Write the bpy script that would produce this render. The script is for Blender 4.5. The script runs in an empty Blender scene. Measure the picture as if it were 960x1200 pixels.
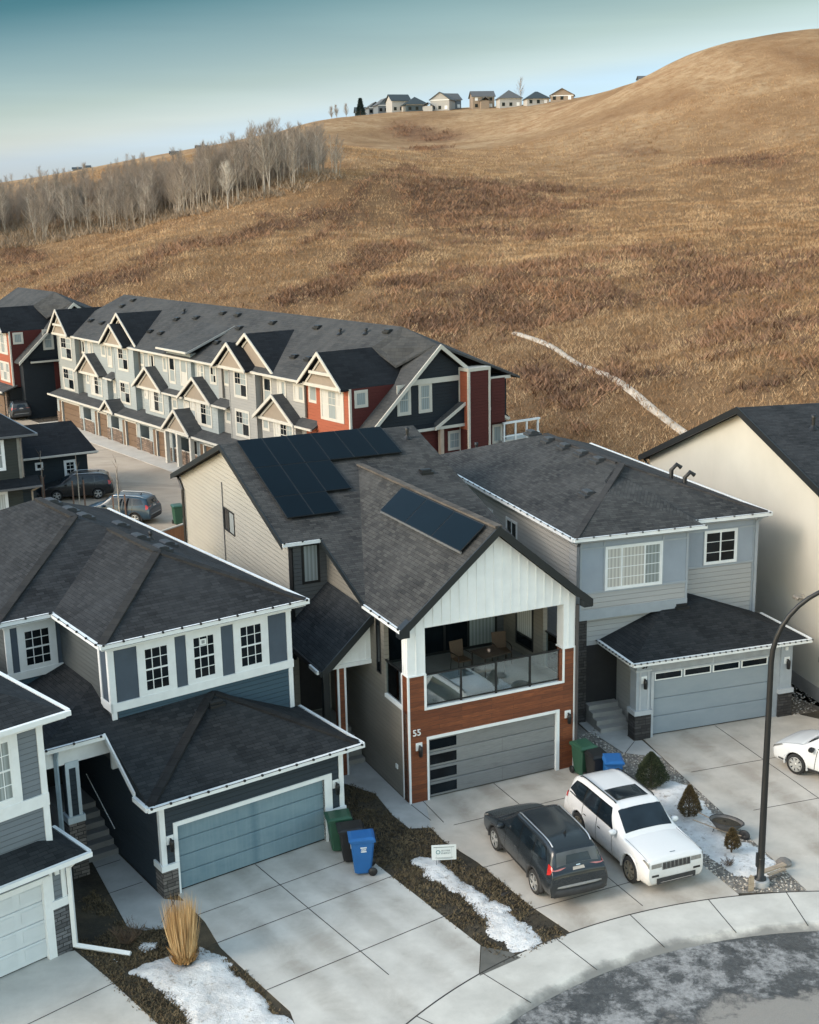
import bpy, bmesh, math, random
import numpy as np
from mathutils import Vector, Matrix
RAD=math.radians
S=bpy.context.scene
COL=S.collection
rnd=random.Random(11)
# ---------------------------------------------------------------- node helper
class NG:
    def __init__(s,name):
        s.m=bpy.data.materials.new(name); s.m.use_nodes=True; s.t=s.m.node_tree
        s.b=s.t.nodes['Principled BSDF']
    def n(s,typ,_o=0,**kw):
        nd=s.t.nodes.new(typ)
        for k,v in kw.items():
            if k.startswith('i_') :
                key=k[2:]; key=int(key) if key.isdigit() else key.replace('_',' ')
                sk=nd.inputs[key]
                if isinstance(v,bpy.types.NodeSocket): s.t.links.new(v,sk)
                else: sk.default_value=v
            else: setattr(nd,k,v)
        return nd.outputs[_o]
    def math(s,op,a,b=0.0,c=None):
        kw=dict(operation=op,i_0=a,i_1=b)
        if c is not None: kw['i_2']=c
        return s.n('ShaderNodeMath',**kw)
    def noise(s,vec,scale,detail=4,rough=.6,dist=0.):
        return s.n('ShaderNodeTexNoise',i_Vector=vec,i_Scale=scale,i_Detail=detail,i_Roughness=rough,i_Distortion=dist)
    def ramp(s,fac,*st):
        nd=s.t.nodes.new('ShaderNodeValToRGB'); s.t.links.new(fac,nd.inputs[0])
        e=nd.color_ramp.elements
        while len(e)<len(st): e.new(.5)
        for el,(p,c) in zip(e,st):
            el.position=p; el.color=(c,c,c,1) if isinstance(c,(int,float)) else (*c,1)
        return nd.outputs[0]
    def mix(s,f,a,b,mode='MIX'):
        nd=s.t.nodes.new('ShaderNodeMix'); nd.data_type='RGBA'; nd.blend_type=mode
        for sk,v in ((nd.inputs[0],f),(nd.inputs[6],a),(nd.inputs[7],b)):
            if isinstance(v,bpy.types.NodeSocket): s.t.links.new(v,sk)
            else: sk.default_value=v if isinstance(v,(int,float)) else (*v[:3],1)
        return nd.outputs[2]
    def uv(s): return s.n('ShaderNodeTexCoord',2)
    def obj(s): return s.n('ShaderNodeTexCoord',3)
    def pos(s): return s.n('ShaderNodeNewGeometry',0)
    def xyz(s,v):
        nd=s.t.nodes.new('ShaderNodeSeparateXYZ'); s.t.links.new(v,nd.inputs[0]); return nd.outputs
    def scale(s,v,sx,sy,sz=1.):
        return s.n('ShaderNodeVectorMath',operation='MULTIPLY',i_0=v,i_1=(sx,sy,sz))
    def bump(s,h,strength=.5,dist=.02):
        o=s.n('ShaderNodeBump',i_Height=h,i_Strength=strength,i_Distance=dist); s.set('Normal',o); return o
    def set(s,k,v):
        sk=s.b.inputs[k]
        if isinstance(v,bpy.types.NodeSocket): s.t.links.new(v,sk)
        elif isinstance(v,(int,float)): sk.default_value=v
        else: sk.default_value=(*v[:3],1)
MATS={}
def plain(name,c,rough=.6,metal=0.,var=.12,vs=3.,coat=0.,spec=.5):
    if name in MATS: return MATS[name]
    g=NG(name); g.set('Roughness',rough); g.set('Metallic',metal); g.set('Specular IOR Level',spec)
    if coat: g.set('Coat Weight',coat); g.set('Coat Roughness',.05)
    if var:
        f=g.noise(g.obj(),vs,5); g.set('Base Color',g.mix(g.ramp(f,(.3,0.),(.7,1.)),[x*(1-var) for x in c],[min(1,x*(1+var)) for x in c]))
    else: g.set('Base Color',c)
    MATS[name]=g.m; return g.m
def siding(name,c,exp=.15,var=.1,lap_shade=.35,spec=.3):
    g=NG(name); uv=g.uv(); v=g.xyz(uv)[1]
    fr=g.math('FRACT',g.math('DIVIDE',v,exp)); row=g.math('FLOOR',g.math('DIVIDE',v,exp))
    lap=g.ramp(fr,(0.,0.),(.10,1.),(.12,1.),(1.,.55))
    n1=g.noise(g.scale(uv,.35,1.2),1.1,5); n2=g.noise(g.scale(uv,2.,.3),3,4)
    wn=g.n('ShaderNodeTexWhiteNoise',noise_dimensions='1D',i_W=row)
    col=g.mix(g.ramp(n1,(.3,0.),(.7,1.)),[x*(1-var) for x in c],[x*(1+var) for x in c])
    col=g.mix(g.math('MULTIPLY',wn,.10),col,(c[0]*.8,c[1]*.8,c[2]*.8))
    col=g.mix(g.math('MULTIPLY',g.ramp(fr,(0.,1.),(.09,1.),(.13,0.)),lap_shade),col,(c[0]*.3,c[1]*.3,c[2]*.3))  # shadow gap under each lap, put into the colour as a dark line
    g.set('Base Color',col); g.set('Roughness',.75); g.set('Specular IOR Level',spec)
    g.bump(g.math('ADD',lap,g.math('MULTIPLY',n2,.08)),.7,.02); return g.m
def shingle(name,c1,c2,w=.27,h=.125):
    g=NG(name); uv=g.uv()
    wob=g.n('ShaderNodeVectorMath',operation='ADD',i_0=uv,i_1=g.scale(g.n('ShaderNodeTexNoise',1,i_Vector=uv,i_Scale=1.7),.03,.02))
    br=g.t.nodes.new('ShaderNodeTexBrick'); g.t.links.new(wob,br.inputs['Vector'])
    br.offset=.37; br.offset_frequency=3
    for k,v in (('Scale',1.),('Mortar Size',.007),('Mortar Smooth',.3),('Bias',0.),('Brick Width',w),('Row Height',h)): br.inputs[k].default_value=v
    br.inputs['Color1'].default_value=(*c1,1); br.inputs['Color2'].default_value=(*c2,1); br.inputs['Mortar'].default_value=tuple(x*.35 for x in c1)+(1,)
    n=g.noise(uv,.45,6,.65); n2=g.noise(uv,60,2)
    st=g.noise(g.scale(uv,.9,.12),1.3,5)
    col=g.mix(g.ramp(n,(.35,0.),(.68,.55)),br.outputs[0],[x*1.5 for x in c2])
    col=g.mix(g.ramp(st,(.5,0.),(.75,.35)),col,[x*.6 for x in c1])
    col=g.mix(g.math('MULTIPLY',n2,.35),col,[x*.5 for x in c1])
    g.set('Base Color',col); g.set('Roughness',.92); g.set('Specular IOR Level',.2)
    v=g.math('FRACT',g.math('DIVIDE',g.xyz(wob)[1],h))
    hgt=g.math('ADD',g.math('MULTIPLY',g.math('SUBTRACT',1.,v),.8),g.math('ADD',g.math('MULTIPLY',br.outputs[1],-.6),g.math('MULTIPLY',n2,.25)))
    g.bump(hgt,.55,.02); return g.m
def planks(name,cs,w=1.9,h=.15):
    g=NG(name); uv=g.uv()
    br=g.t.nodes.new('ShaderNodeTexBrick'); g.t.links.new(uv,br.inputs['Vector']); br.offset=.43; br.offset_frequency=2
    for k,v in (('Scale',1.),('Mortar Size',.005),('Mortar Smooth',.2),('Brick Width',w),('Row Height',h)): br.inputs[k].default_value=v
    br.inputs['Color1'].default_value=(*cs[0],1); br.inputs['Color2'].default_value=(*cs[1],1); br.inputs['Mortar'].default_value=tuple(x*.25 for x in cs[0])+(1,)
    gr=g.noise(g.scale(uv,1.2,22.),2.2,7,.7,.6)
    col=g.mix(g.ramp(gr,(.35,0.),(.62,.8)),br.outputs[0],cs[2])
    n3=g.noise(g.scale(uv,.8,5.),1.3,3); col=g.mix(g.ramp(n3,(.55,0.),(.8,.6)),col,[x*.45 for x in cs[0]])
    g.set('Base Color',col); g.set('Roughness',.55)
    g.bump(g.math('SUBTRACT',g.math('MULTIPLY',gr,.3),br.outputs[1]),.5,.01); return g.m
def stone(name,c,w=.42,h=.11):
    g=NG(name); uv=g.uv(); uvw=g.n('ShaderNodeVectorMath',operation='ADD',i_0=uv,i_1=g.scale(g.n('ShaderNodeTexNoise',1,i_Vector=uv,i_Scale=2.5),.12,.05))
    br=g.t.nodes.new('ShaderNodeTexBrick'); g.t.links.new(uvw,br.inputs['Vector']); br.offset=.37; br.squash=.6; br.squash_frequency=3
    for k,v in (('Scale',1.),('Mortar Size',.012),('Mortar Smooth',.4),('Brick Width',w),('Row Height',h)): br.inputs[k].default_value=v
    br.inputs['Color1'].default_value=(*[x*.6 for x in c],1); br.inputs['Color2'].default_value=(*[x*1.5 for x in c],1); br.inputs['Mortar'].default_value=(.015,.015,.016,1)
    n=g.noise(uv,9,5); g.set('Base Color',g.mix(g.ramp(n,(.4,0.),(.75,.6)),br.outputs[0],[x*.5 for x in c])); g.set('Roughness',.9)
    g.bump(g.math('ADD',g.math('MULTIPLY',br.outputs[1],-1.),g.math('MULTIPLY',n,.6)),.9,.04); return g.m
def concrete(name,c,stain=.35,ss=.5,dirt=(.10,.085,.07),tracks=None,rim=None):
    g=NG(name); p=g.pos()
    n=g.noise(p,.9,8,.62); n2=g.noise(p,45,3); n3=g.noise(g.n('ShaderNodeVectorMath',operation='ADD',i_0=p,i_1=(17.,3.,0.)),ss,6,.7,.5)
    n4=g.noise(p,6,5,.7)
    col=g.mix(g.ramp(n,(.3,0.),(.7,1.)),[x*.82 for x in c],[x*1.12 for x in c])
    col=g.mix(g.math('MULTIPLY',g.ramp(n3,(.48,0.),(.72,1.)),stain),col,dirt)
    col=g.mix(g.ramp(n4,(.58,0.),(.78,.22)),col,[x*.5 for x in c])
    col=g.mix(g.math('MULTIPLY',n2,.2),col,[x*.7 for x in c])
    sp=g.noise(p,11,4,.8); col=g.mix(g.ramp(sp,(.70,0.),(.78,.45)),col,[x*.3 for x in c])
    if tracks:      # old tyre dirt running with the drive
        o,yaw,xs,w=tracks; X=g.xyz(p); u=g.math('ADD',g.math('MULTIPLY',g.math('SUBTRACT',X[0],o[0]),math.cos(yaw)),g.math('MULTIPLY',g.math('SUBTRACT',X[1],o[1]),math.sin(yaw))); u=g.math('ADD',u,g.math('MULTIPLY',g.math('SUBTRACT',n,.5),.5)); acc=None
        for x0 in xs:
            f=g.ramp(g.math('ABSOLUTE',g.math('SUBTRACT',u,x0)),(0.,1.),(w*.5,.8),(w,0.)); acc=f if acc is None else g.math('MAXIMUM',acc,f)
        acc=g.math('MULTIPLY',acc,g.ramp(n3,(.35,.15),(.62,.75))); col=g.mix(g.math('MULTIPLY',acc,.62),col,[x*.72 for x in dirt])
    if rim:         # grit and meltwater along the kerb
        d=g.n('ShaderNodeVectorMath',1,operation='LENGTH',i_0=g.n('ShaderNodeVectorMath',operation='MULTIPLY',i_0=g.n('ShaderNodeVectorMath',operation='SUBTRACT',i_0=p,i_1=(rim[0],rim[1],0.)),i_1=(1.,1.,0.)))
        e=g.math('ADD',g.math('SUBTRACT',d,rim[2]),g.math('MULTIPLY',g.math('SUBTRACT',n,.5),.9)); col=g.mix(g.ramp(e,(.0,.8),(.10,.55),(.26,0.)),col,(.13,.128,.122))
    g.set('Base Color',col); g.set('Roughness',.88); g.bump(g.math('ADD',n2,n4),.25,.008); return g.m
def ground_noise(name,cols,scale=.6,rough=.95,bs=.5,bd=.03,fine=25.):
    g=NG(name); p=g.pos(); n=g.noise(p,scale,8,.68,.3); n2=g.noise(p,fine,4,.7)
    st=[(.3+.4*i/(len(cols)-1),c) for i,c in enumerate(cols)]
    col=g.mix(.35,g.ramp(n,*st),g.ramp(n2,*st))
    g.set('Base Color',col); g.set('Roughness',rough); g.bump(g.math('ADD',n2,n),bs,bd); return g.m
# ---------------------------------------------------------------- mesh builder
def auto_uv(bm):
    uvl=bm.loops.layers.uv.verify()
    for f in bm.faces:
        n=f.normal
        if abs(n.z)>.995: ux=Vector((1,0,0)); vx=Vector((0,1,0))
        else:
            ux=Vector((-n.y,n.x,0)).normalized(); vx=n.cross(ux)
            if vx.z<0: vx=-vx
        for l in f.loops:
            c=l.vert.co; l[uvl].uv=(c.dot(ux),c.dot(vx))
class MB:
    def __init__(s): s.v=[]; s.f=[]; s.sm=[]
    def add(s,vs,fs,sm=False):
        i=len(s.v); s.v+=[tuple(p) for p in vs]; s.f+=[tuple(i+k for k in f) for f in fs]; s.sm+=[sm]*len(fs); return s
    def poly(s,pts): return s.add(pts,[range(len(pts))])
    def box(s,x0,x1,y0,y1,z0,z1):
        return s.add([(x,y,z) for z in (z0,z1) for x,y in ((x0,y0),(x1,y0),(x1,y1),(x0,y1))],
            [(3,2,1,0),(4,5,6,7),(0,1,5,4),(1,2,6,5),(2,3,7,6),(3,0,4,7)])
    def prism(s,pts,d):
        n=len(pts); q=[(p[0]+d[0],p[1]+d[1],p[2]+d[2]) for p in pts]
        return s.add(list(pts)+q,[tuple(range(n)),tuple(range(2*n-1,n-1,-1))]+[(i,(i+1)%n,n+(i+1)%n,n+i) for i in range(n)])
    def beam(s,p,q,w,zt,zb,off=0.):
        """board along p->q, width w measured horizontally, from z+zb to z+zt; off shifts it sideways (to the right of p->q)"""
        p=Vector(p);q=Vector(q);d=q-p;h=Vector((d.y,-d.x,0))
        h=h.normalized() if h.length>1e-6 else Vector((1,0,0))
        a=h*(off-w/2);b=h*(off+w/2);Z=Vector((0,0,1))
        vs=[p+a+Z*zb,p+b+Z*zb,p+b+Z*zt,p+a+Z*zt,q+a+Z*zb,q+b+Z*zb,q+b+Z*zt,q+a+Z*zt]
        return s.add(vs,[(0,1,2,3),(7,6,5,4),(0,4,5,1),(1,5,6,2),(2,6,7,3),(3,7,4,0)])
    def tube(s,pts,r,n=8,cap=True,sm=True):
        pts=[Vector(p) for p in pts]; m=len(pts); rs=r if isinstance(r,(list,tuple)) else [r]*m; vs=[]
        for i,p in enumerate(pts):
            d=(pts[min(i+1,m-1)]-pts[max(i-1,0)]).normalized()
            a=d.orthogonal().normalized() if i==0 else (a-d*a.dot(d)).normalized()
            b=d.cross(a)
            vs+=[p+(a*math.cos(2*math.pi*k/n)+b*math.sin(2*math.pi*k/n))*rs[i] for k in range(n)]
        fs=[(i*n+k,i*n+(k+1)%n,(i+1)*n+(k+1)%n,(i+1)*n+k) for i in range(m-1) for k in range(n)]
        s.add(vs,fs,sm)
        if cap:
            s.add(vs[:n],[tuple(range(n-1,-1,-1))]); s.add(vs[-n:],[tuple(range(n))])
        return s
    def lathe(s,prof,c=(0,0,0),n=16,ax='z',sm=True):
        vs=[]
        for r,h in prof:
            for k in range(n):
                a=2*math.pi*k/n; x,y=r*math.cos(a),r*math.sin(a)
                p={'z':(x,y,h),'x':(h,x,y),'y':(x,h,y)}[ax]; vs.append((c[0]+p[0],c[1]+p[1],c[2]+p[2]))
        m=len(prof)
        return s.add(vs,[(i*n+k,i*n+(k+1)%n,(i+1)*n+(k+1)%n,(i+1)*n+k) for i in range(m-1) for k in range(n)],sm)
    def rows(s,rows,sm=True,close=False):
        n=len(rows[0]); vs=[p for r in rows for p in r]; kk=n if close else n-1
        return s.add(vs,[(i*n+k,i*n+(k+1)%n,(i+1)*n+(k+1)%n,(i+1)*n+k) for i in range(len(rows)-1) for k in range(kk)],sm)
    def mesh(s,name,mat,fix=True,merge=False):
        me=bpy.data.meshes.new(name); bm=bmesh.new()
        vv=[bm.verts.new(p) for p in s.v]; bm.verts.index_update()
        for f,sm in zip(s.f,s.sm):
            try: fc=bm.faces.new([vv[i] for i in f]); fc.smooth=sm
            except ValueError: pass
        if merge: bmesh.ops.remove_doubles(bm,verts=bm.verts,dist=1e-4)
        if fix: bmesh.ops.recalc_face_normals(bm,faces=bm.faces)
        bm.normal_update(); auto_uv(bm); bm.to_mesh(me); bm.free()
        if mat: me.materials.append(mat)
        return me
    def build(s,name,mat,parent=None,**kw):
        fix=kw.pop('fix',True); merge=kw.pop('merge',False)
        o=bpy.data.objects.new(name,s.mesh(name,mat,fix,merge)); COL.objects.link(o)
        if parent: o.parent=parent
        for k,v in kw.items(): o[k]=v
        return o
def B6(*boxes):
    m=MB()
    for b in boxes: m.box(*b)
    return m
def thing(name,label,cat,loc=(0,0,0),yaw=0.,group=None):
    o=bpy.data.objects.new(name,None); COL.objects.link(o); o.empty_display_size=.3
    o.location=loc; o.rotation_euler=(0,0,yaw); o['label']=label; o['category']=cat
    if group: o['group']=group
    return o
def tag(o,label,cat,group=None):
    o['label']=label; o['category']=cat
    if group: o['group']=group
    return o
def kind(o,k): o['kind']=k; return o
KIDS={}
def dup(root,loc,yaw,label,group=None,scale=None):
    r=root.copy(); COL.objects.link(r); r.location=loc; r.rotation_euler=(0,0,yaw); r['label']=label
    if group: r['group']=group
    if scale: r.scale=scale
    if root.name not in KIDS: KIDS[root.name]=[(c,list(c.children)) for c in root.children]
    for ch,gs in KIDS[root.name]:
        c=ch.copy(); COL.objects.link(c); c.parent=r
        for g in gs:
            d=g.copy(); COL.objects.link(d); d.parent=c
    return r
def roof(mb,pts,t=.16): return mb.prism(pts,(0,0,-t))
def text_obj(txt,size,mat,parent,loc,name='house_number',depth=.02,rot=(math.pi/2,0,0),bold=.0):
    cu=bpy.data.curves.new(name,'FONT'); cu.body=txt; cu.size=size; cu.extrude=depth; cu.offset=bold
    tmp=bpy.data.objects.new('tmp',cu); COL.objects.link(tmp)
    dg=bpy.context.evaluated_depsgraph_get(); me=bpy.data.meshes.new_from_object(tmp.evaluated_get(dg))
    bpy.data.objects.remove(tmp); bpy.data.curves.remove(cu)
    me.materials.clear(); me.materials.append(mat)
    o=bpy.data.objects.new(name,me); COL.objects.link(o); o.parent=parent; o.location=loc; o.rotation_euler=rot
    return o
def new_np_mesh(name,V,Fc,mat,nv=3,smooth=False):
    """V (n,3) float, Fc (m,nv) int"""
    me=bpy.data.meshes.new(name); V=np.asarray(V,np.float32); Fc=np.asarray(Fc,np.int32)
    me.vertices.add(len(V)); me.vertices.foreach_set('co',V.ravel())
    me.loops.add(Fc.size); me.loops.foreach_set('vertex_index',Fc.ravel())
    me.polygons.add(len(Fc)); me.polygons.foreach_set('loop_start',np.arange(0,Fc.size,nv,dtype=np.int32))
    if smooth: me.polygons.foreach_set('use_smooth',np.ones(len(Fc),bool))
    me.update(calc_edges=True)
    if mat: me.materials.append(mat)
    return me
def np_obj(name,me,parent=None):
    o=bpy.data.objects.new(name,me); COL.objects.link(o)
    if parent: o.parent=parent
    return o
# ---------------------------------------------------------------- camera, sky, sun
F_PX,PITCH,ROLL,CAM_H=1493.72,.23951509,-.02013454,18.867
def cam():
    cd=bpy.data.cameras.new('camera'); cd.sensor_fit='HORIZONTAL'; cd.sensor_width=36; cd.lens=36*F_PX/960
    cd.clip_end=3000; o=bpy.data.objects.new('camera',cd); COL.objects.link(o); S.camera=o
    f=Vector((0,math.cos(PITCH),-math.sin(PITCH)));u=Vector((0,math.sin(PITCH),math.cos(PITCH)));r=Vector((1,0,0))
    c,s=math.cos(ROLL),math.sin(ROLL); R_=c*r+s*u; U_=-s*r+c*u
    m=Matrix((R_,U_,-f)).transposed().to_4x4(); m.translation=(0,0,CAM_H); o.matrix_world=m
cam()
SUN_DIR=Vector((-.93,-.36,0)).normalized(); SUN_EL=RAD(31)
def light():
    w=bpy.data.worlds.new('World'); S.world=w; w.use_nodes=True; t=w.node_tree; bg=t.nodes['Background']
    sky=t.nodes.new('ShaderNodeTexSky'); sky.sky_type='NISHITA'; sky.sun_disc=False
    sky.sun_elevation=SUN_EL; sky.sun_rotation=math.atan2(SUN_DIR.x,SUN_DIR.y)
    sky.air_density=1.3; sky.dust_density=2.2; sky.ozone_density=2.5; sky.altitude=1100
    tc=t.nodes.new('ShaderNodeTexCoord'); sp=t.nodes.new('ShaderNodeSeparateXYZ'); t.links.new(tc.outputs['Generated'],sp.inputs[0])
    rp=t.nodes.new('ShaderNodeValToRGB'); tl=t.nodes.new('ShaderNodeMath'); tl.operation='MULTIPLY_ADD'; t.links.new(sp.outputs['X'],tl.inputs[0]); tl.inputs[1].default_value=-.12; t.links.new(sp.outputs['Z'],tl.inputs[2]); t.links.new(tl.outputs[0],rp.inputs[0]); e=rp.color_ramp.elements
    cols=[(0.0, (0.345, 0.405, 0.56)), (0.066, (0.34, 0.365, 0.48)), (0.08, (0.369, 0.347, 0.369)), (0.1, (0.306, 0.295, 0.279)), (0.138, (0.203, 0.225, 0.205)), (0.17, (0.068, 0.124, 0.115)), (0.2, (0.063, 0.117, 0.113)), (0.33, (1.12, 0.985, 0.765)), (1.0, (1.19, 1.02, 0.74))]
    while len(e)<len(cols): e.new(.5)
    for el,(p,c) in zip(e,cols): el.position=p; el.color=(*c,1)
    mx=t.nodes.new('ShaderNodeMix'); mx.data_type='RGBA'; mx.blend_type='MULTIPLY'; mx.inputs[0].default_value=1
    # sky behind the camera brightened and warmed as added fill for the house fronts
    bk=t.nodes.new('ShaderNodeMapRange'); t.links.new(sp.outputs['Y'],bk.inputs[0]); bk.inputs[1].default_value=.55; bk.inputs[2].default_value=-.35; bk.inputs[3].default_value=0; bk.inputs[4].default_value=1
    # cooler towards the sun's side near the horizon, less blue on the far side
    xr=t.nodes.new('ShaderNodeValToRGB'); xm=t.nodes.new('ShaderNodeMapRange'); t.links.new(sp.outputs['X'],xm.inputs[0]); xm.inputs[1].default_value=-.3; xm.inputs[2].default_value=.3; t.links.new(xm.outputs[0],xr.inputs[0])
    xr.color_ramp.elements[0].color=(.472,.50,.55,1); xr.color_ramp.elements[1].color=(.525,.50,.415,1)
    m3=t.nodes.new('ShaderNodeMix'); m3.data_type='RGBA'; m3.blend_type='MULTIPLY'; m3.inputs[0].default_value=1; t.links.new(rp.outputs[0],m3.inputs[6]); t.links.new(xr.outputs[0],m3.inputs[7])
    m4=t.nodes.new('ShaderNodeVectorMath'); m4.operation='SCALE'; t.links.new(m3.outputs[2],m4.inputs[0]); m4.inputs['Scale'].default_value=2.
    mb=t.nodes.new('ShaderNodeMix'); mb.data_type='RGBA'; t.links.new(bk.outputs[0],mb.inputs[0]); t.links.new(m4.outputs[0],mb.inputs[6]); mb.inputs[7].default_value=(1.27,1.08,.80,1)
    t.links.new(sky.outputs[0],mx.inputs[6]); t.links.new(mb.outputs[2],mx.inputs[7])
    # thin high cloud
    ns=t.nodes.new('ShaderNodeTexNoise'); mp=t.nodes.new('ShaderNodeMapping'); mp.inputs['Scale'].default_value=(2,2,26)
    t.links.new(tc.outputs['Generated'],mp.inputs[0]); t.links.new(mp.outputs[0],ns.inputs['Vector']); ns.inputs['Scale'].default_value=1.6; ns.inputs['Detail'].default_value=5
    rc=t.nodes.new('ShaderNodeValToRGB'); t.links.new(ns.outputs[0],rc.inputs[0]); rc.color_ramp.elements[0].position=.4; rc.color_ramp.elements[0].color=(.97,.97,.97,1); rc.color_ramp.elements[1].position=.75; rc.color_ramp.elements[1].color=(1.08,1.07,1.06,1)
    m2=t.nodes.new('ShaderNodeMix'); m2.data_type='RGBA'; m2.blend_type='MULTIPLY'; m2.inputs[0].default_value=1
    t.links.new(mx.outputs[2],m2.inputs[6]); t.links.new(rc.outputs[0],m2.inputs[7])
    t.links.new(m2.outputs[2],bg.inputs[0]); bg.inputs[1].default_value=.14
    ld=bpy.data.lights.new('sun','SUN'); ld.energy=.55; ld.angle=RAD(22); ld.color=(1.,.93,.84)
    o=bpy.data.objects.new('sun',ld); COL.objects.link(o)
    d=Vector((SUN_DIR.x*math.cos(SUN_EL),SUN_DIR.y*math.cos(SUN_EL),math.sin(SUN_EL)))
    o.rotation_euler=d.to_track_quat('Z','Y').to_euler(); o.location=(-60,-20,60)
    v=S.view_settings; v.view_transform='Standard'; v.look='None'; v.gamma=1; v.exposure=1.7; v.use_curve_mapping=False
light()
# ---------------------------------------------------------------- terrain height
TP=np.array([(-56,207,10.1),(-74,239,12.8),(-60,191,8.5),(-43,231,15.8),(-24,211,19.4),(-14,215,23.9),(-123,402,22.1),(-181,593,30.0),(-165,618,33.9),(-130,627,40.0),(-90,553,39.8),(-62,476,37.7),(-35,419,40.0),(-27,469,47.2),(-18,560,53.8),(12,620,57.7),(45,638,59.4),(70,646,60.2),(69,515,55.4),(68,425,51.6),(75,383,54.6),(86,365,58.4),(101,371,62.0),(116,372,62.6),(-40,160,8.4),(-28,157,9.9),(-17,151,9.1),(-16,139,7.1),(-8,165,12.2),(-7,140,8.7),(-3,200,17.1),(-0,300,27.4),(2,430,37.7),(-18,299,31.4),(13,225,20.1),(9,165,11.9),(10,120,5.9),(9,95,3.5),(23,153,12.1),(39,262,23.9),(46,397,39.1),(56,315,34.5),(15,83,1.9),(13,87,3.4),(19,86,3.2),(62,242,24.5),(40,144,12.1),(26,91,6.8),(44,138,12.3),(93,296,38.3),(28,86,6.3),(80,320,44.2),(24,109,6.7),(-260,862,20.0),(-154,887,30.0),(-62,798,42.0),(15,800,57.0),(66,797,60.0),(168,534,72.0),(116,548,60.0),(99,673,60.0),(-200,150,2.0),(-330,300,10.0),(-420,600,20.0),(150,130,14.0),(220,250,45.0),(260,420,70.0),(110,80,4.0),(330,500,70.0),(-60,900,35.0),(300,900,70.0),(-120,165,0.0),(-60,143,0.0),(-20,124,0.0),(9,82,0.0),(26,72,0.0),(70,58,0.0),(130,45,0.0)])
def _tps():
    X=TP[:,:2]/100.; n=len(X); r2=((X[:,None]-X[None])**2).sum(-1); K=np.where(r2>0,.5*r2*np.log(r2+1e-12),0)
    Q=np.c_[np.ones(n),X]; A=np.block([[K+.004*np.eye(n),Q],[Q.T,np.zeros((3,3))]])
    return X,np.linalg.solve(A,np.r_[TP[:,2],0,0,0])
TX,TW=_tps()
FOOT=[(-120,165),(-60,143),(-20,124),(9,82),(26,72),(70,58),(130,45)]
FX=np.array([f[0] for f in FOOT],float); FY=np.array([f[1] for f in FOOT],float)
def hgt(x,y):
    x=np.asarray(x,float); y=np.asarray(y,float)
    q=np.stack([x,y],-1)/100.; K=np.zeros(x.shape)+TW[-3]+q@TW[-2:]
    for c,w in zip(TX,TW[:-3]):
        r2=((q-c)**2).sum(-1)+1e-12; K=K+w*.5*r2*np.log(r2)
    f=y-np.interp(x,FX,FY); s=np.clip(f/22,0,1); s=s*s*(3-2*s)
    base=-.16+.14*np.clip((y-54)/6,0,1)
    return base+s*np.maximum(K,.15*np.clip(f,0,20))
rng=np.random.default_rng(5)
_L=rng.random((64,64))
def vnoise(x,y,sc):
    x=np.asarray(x)/sc+100.; y=np.asarray(y)/sc+100.; i=np.floor(x).astype(int); j=np.floor(y).astype(int); u=x-i; v=y-j
    u=u*u*(3-2*u); v=v*v*(3-2*v); g=lambda a,b:_L[a%64,b%64]
    return (g(i,j)*(1-u)+g(i+1,j)*u)*(1-v)+(g(i,j+1)*(1-u)+g(i+1,j+1)*u)*v
def fbm(x,y,sc,o=4): return sum(vnoise(x+37*k,y-19*k,sc/2**k)*.5**k for k in range(o))/sum(.5**k for k in range(o))
# ridges and hollows of the hillside, on top of the smooth shape
def hill_z(x,y):
    z=hgt(x,y); f=y-np.interp(x,FX,FY); a=np.clip(f/40,0,1)*np.clip((520-y)/200,.25,1)
    return z+a*((fbm(x,y,34,3)-.5)*2.4+(fbm(x,y,9,3)-.5)*.9)
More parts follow.
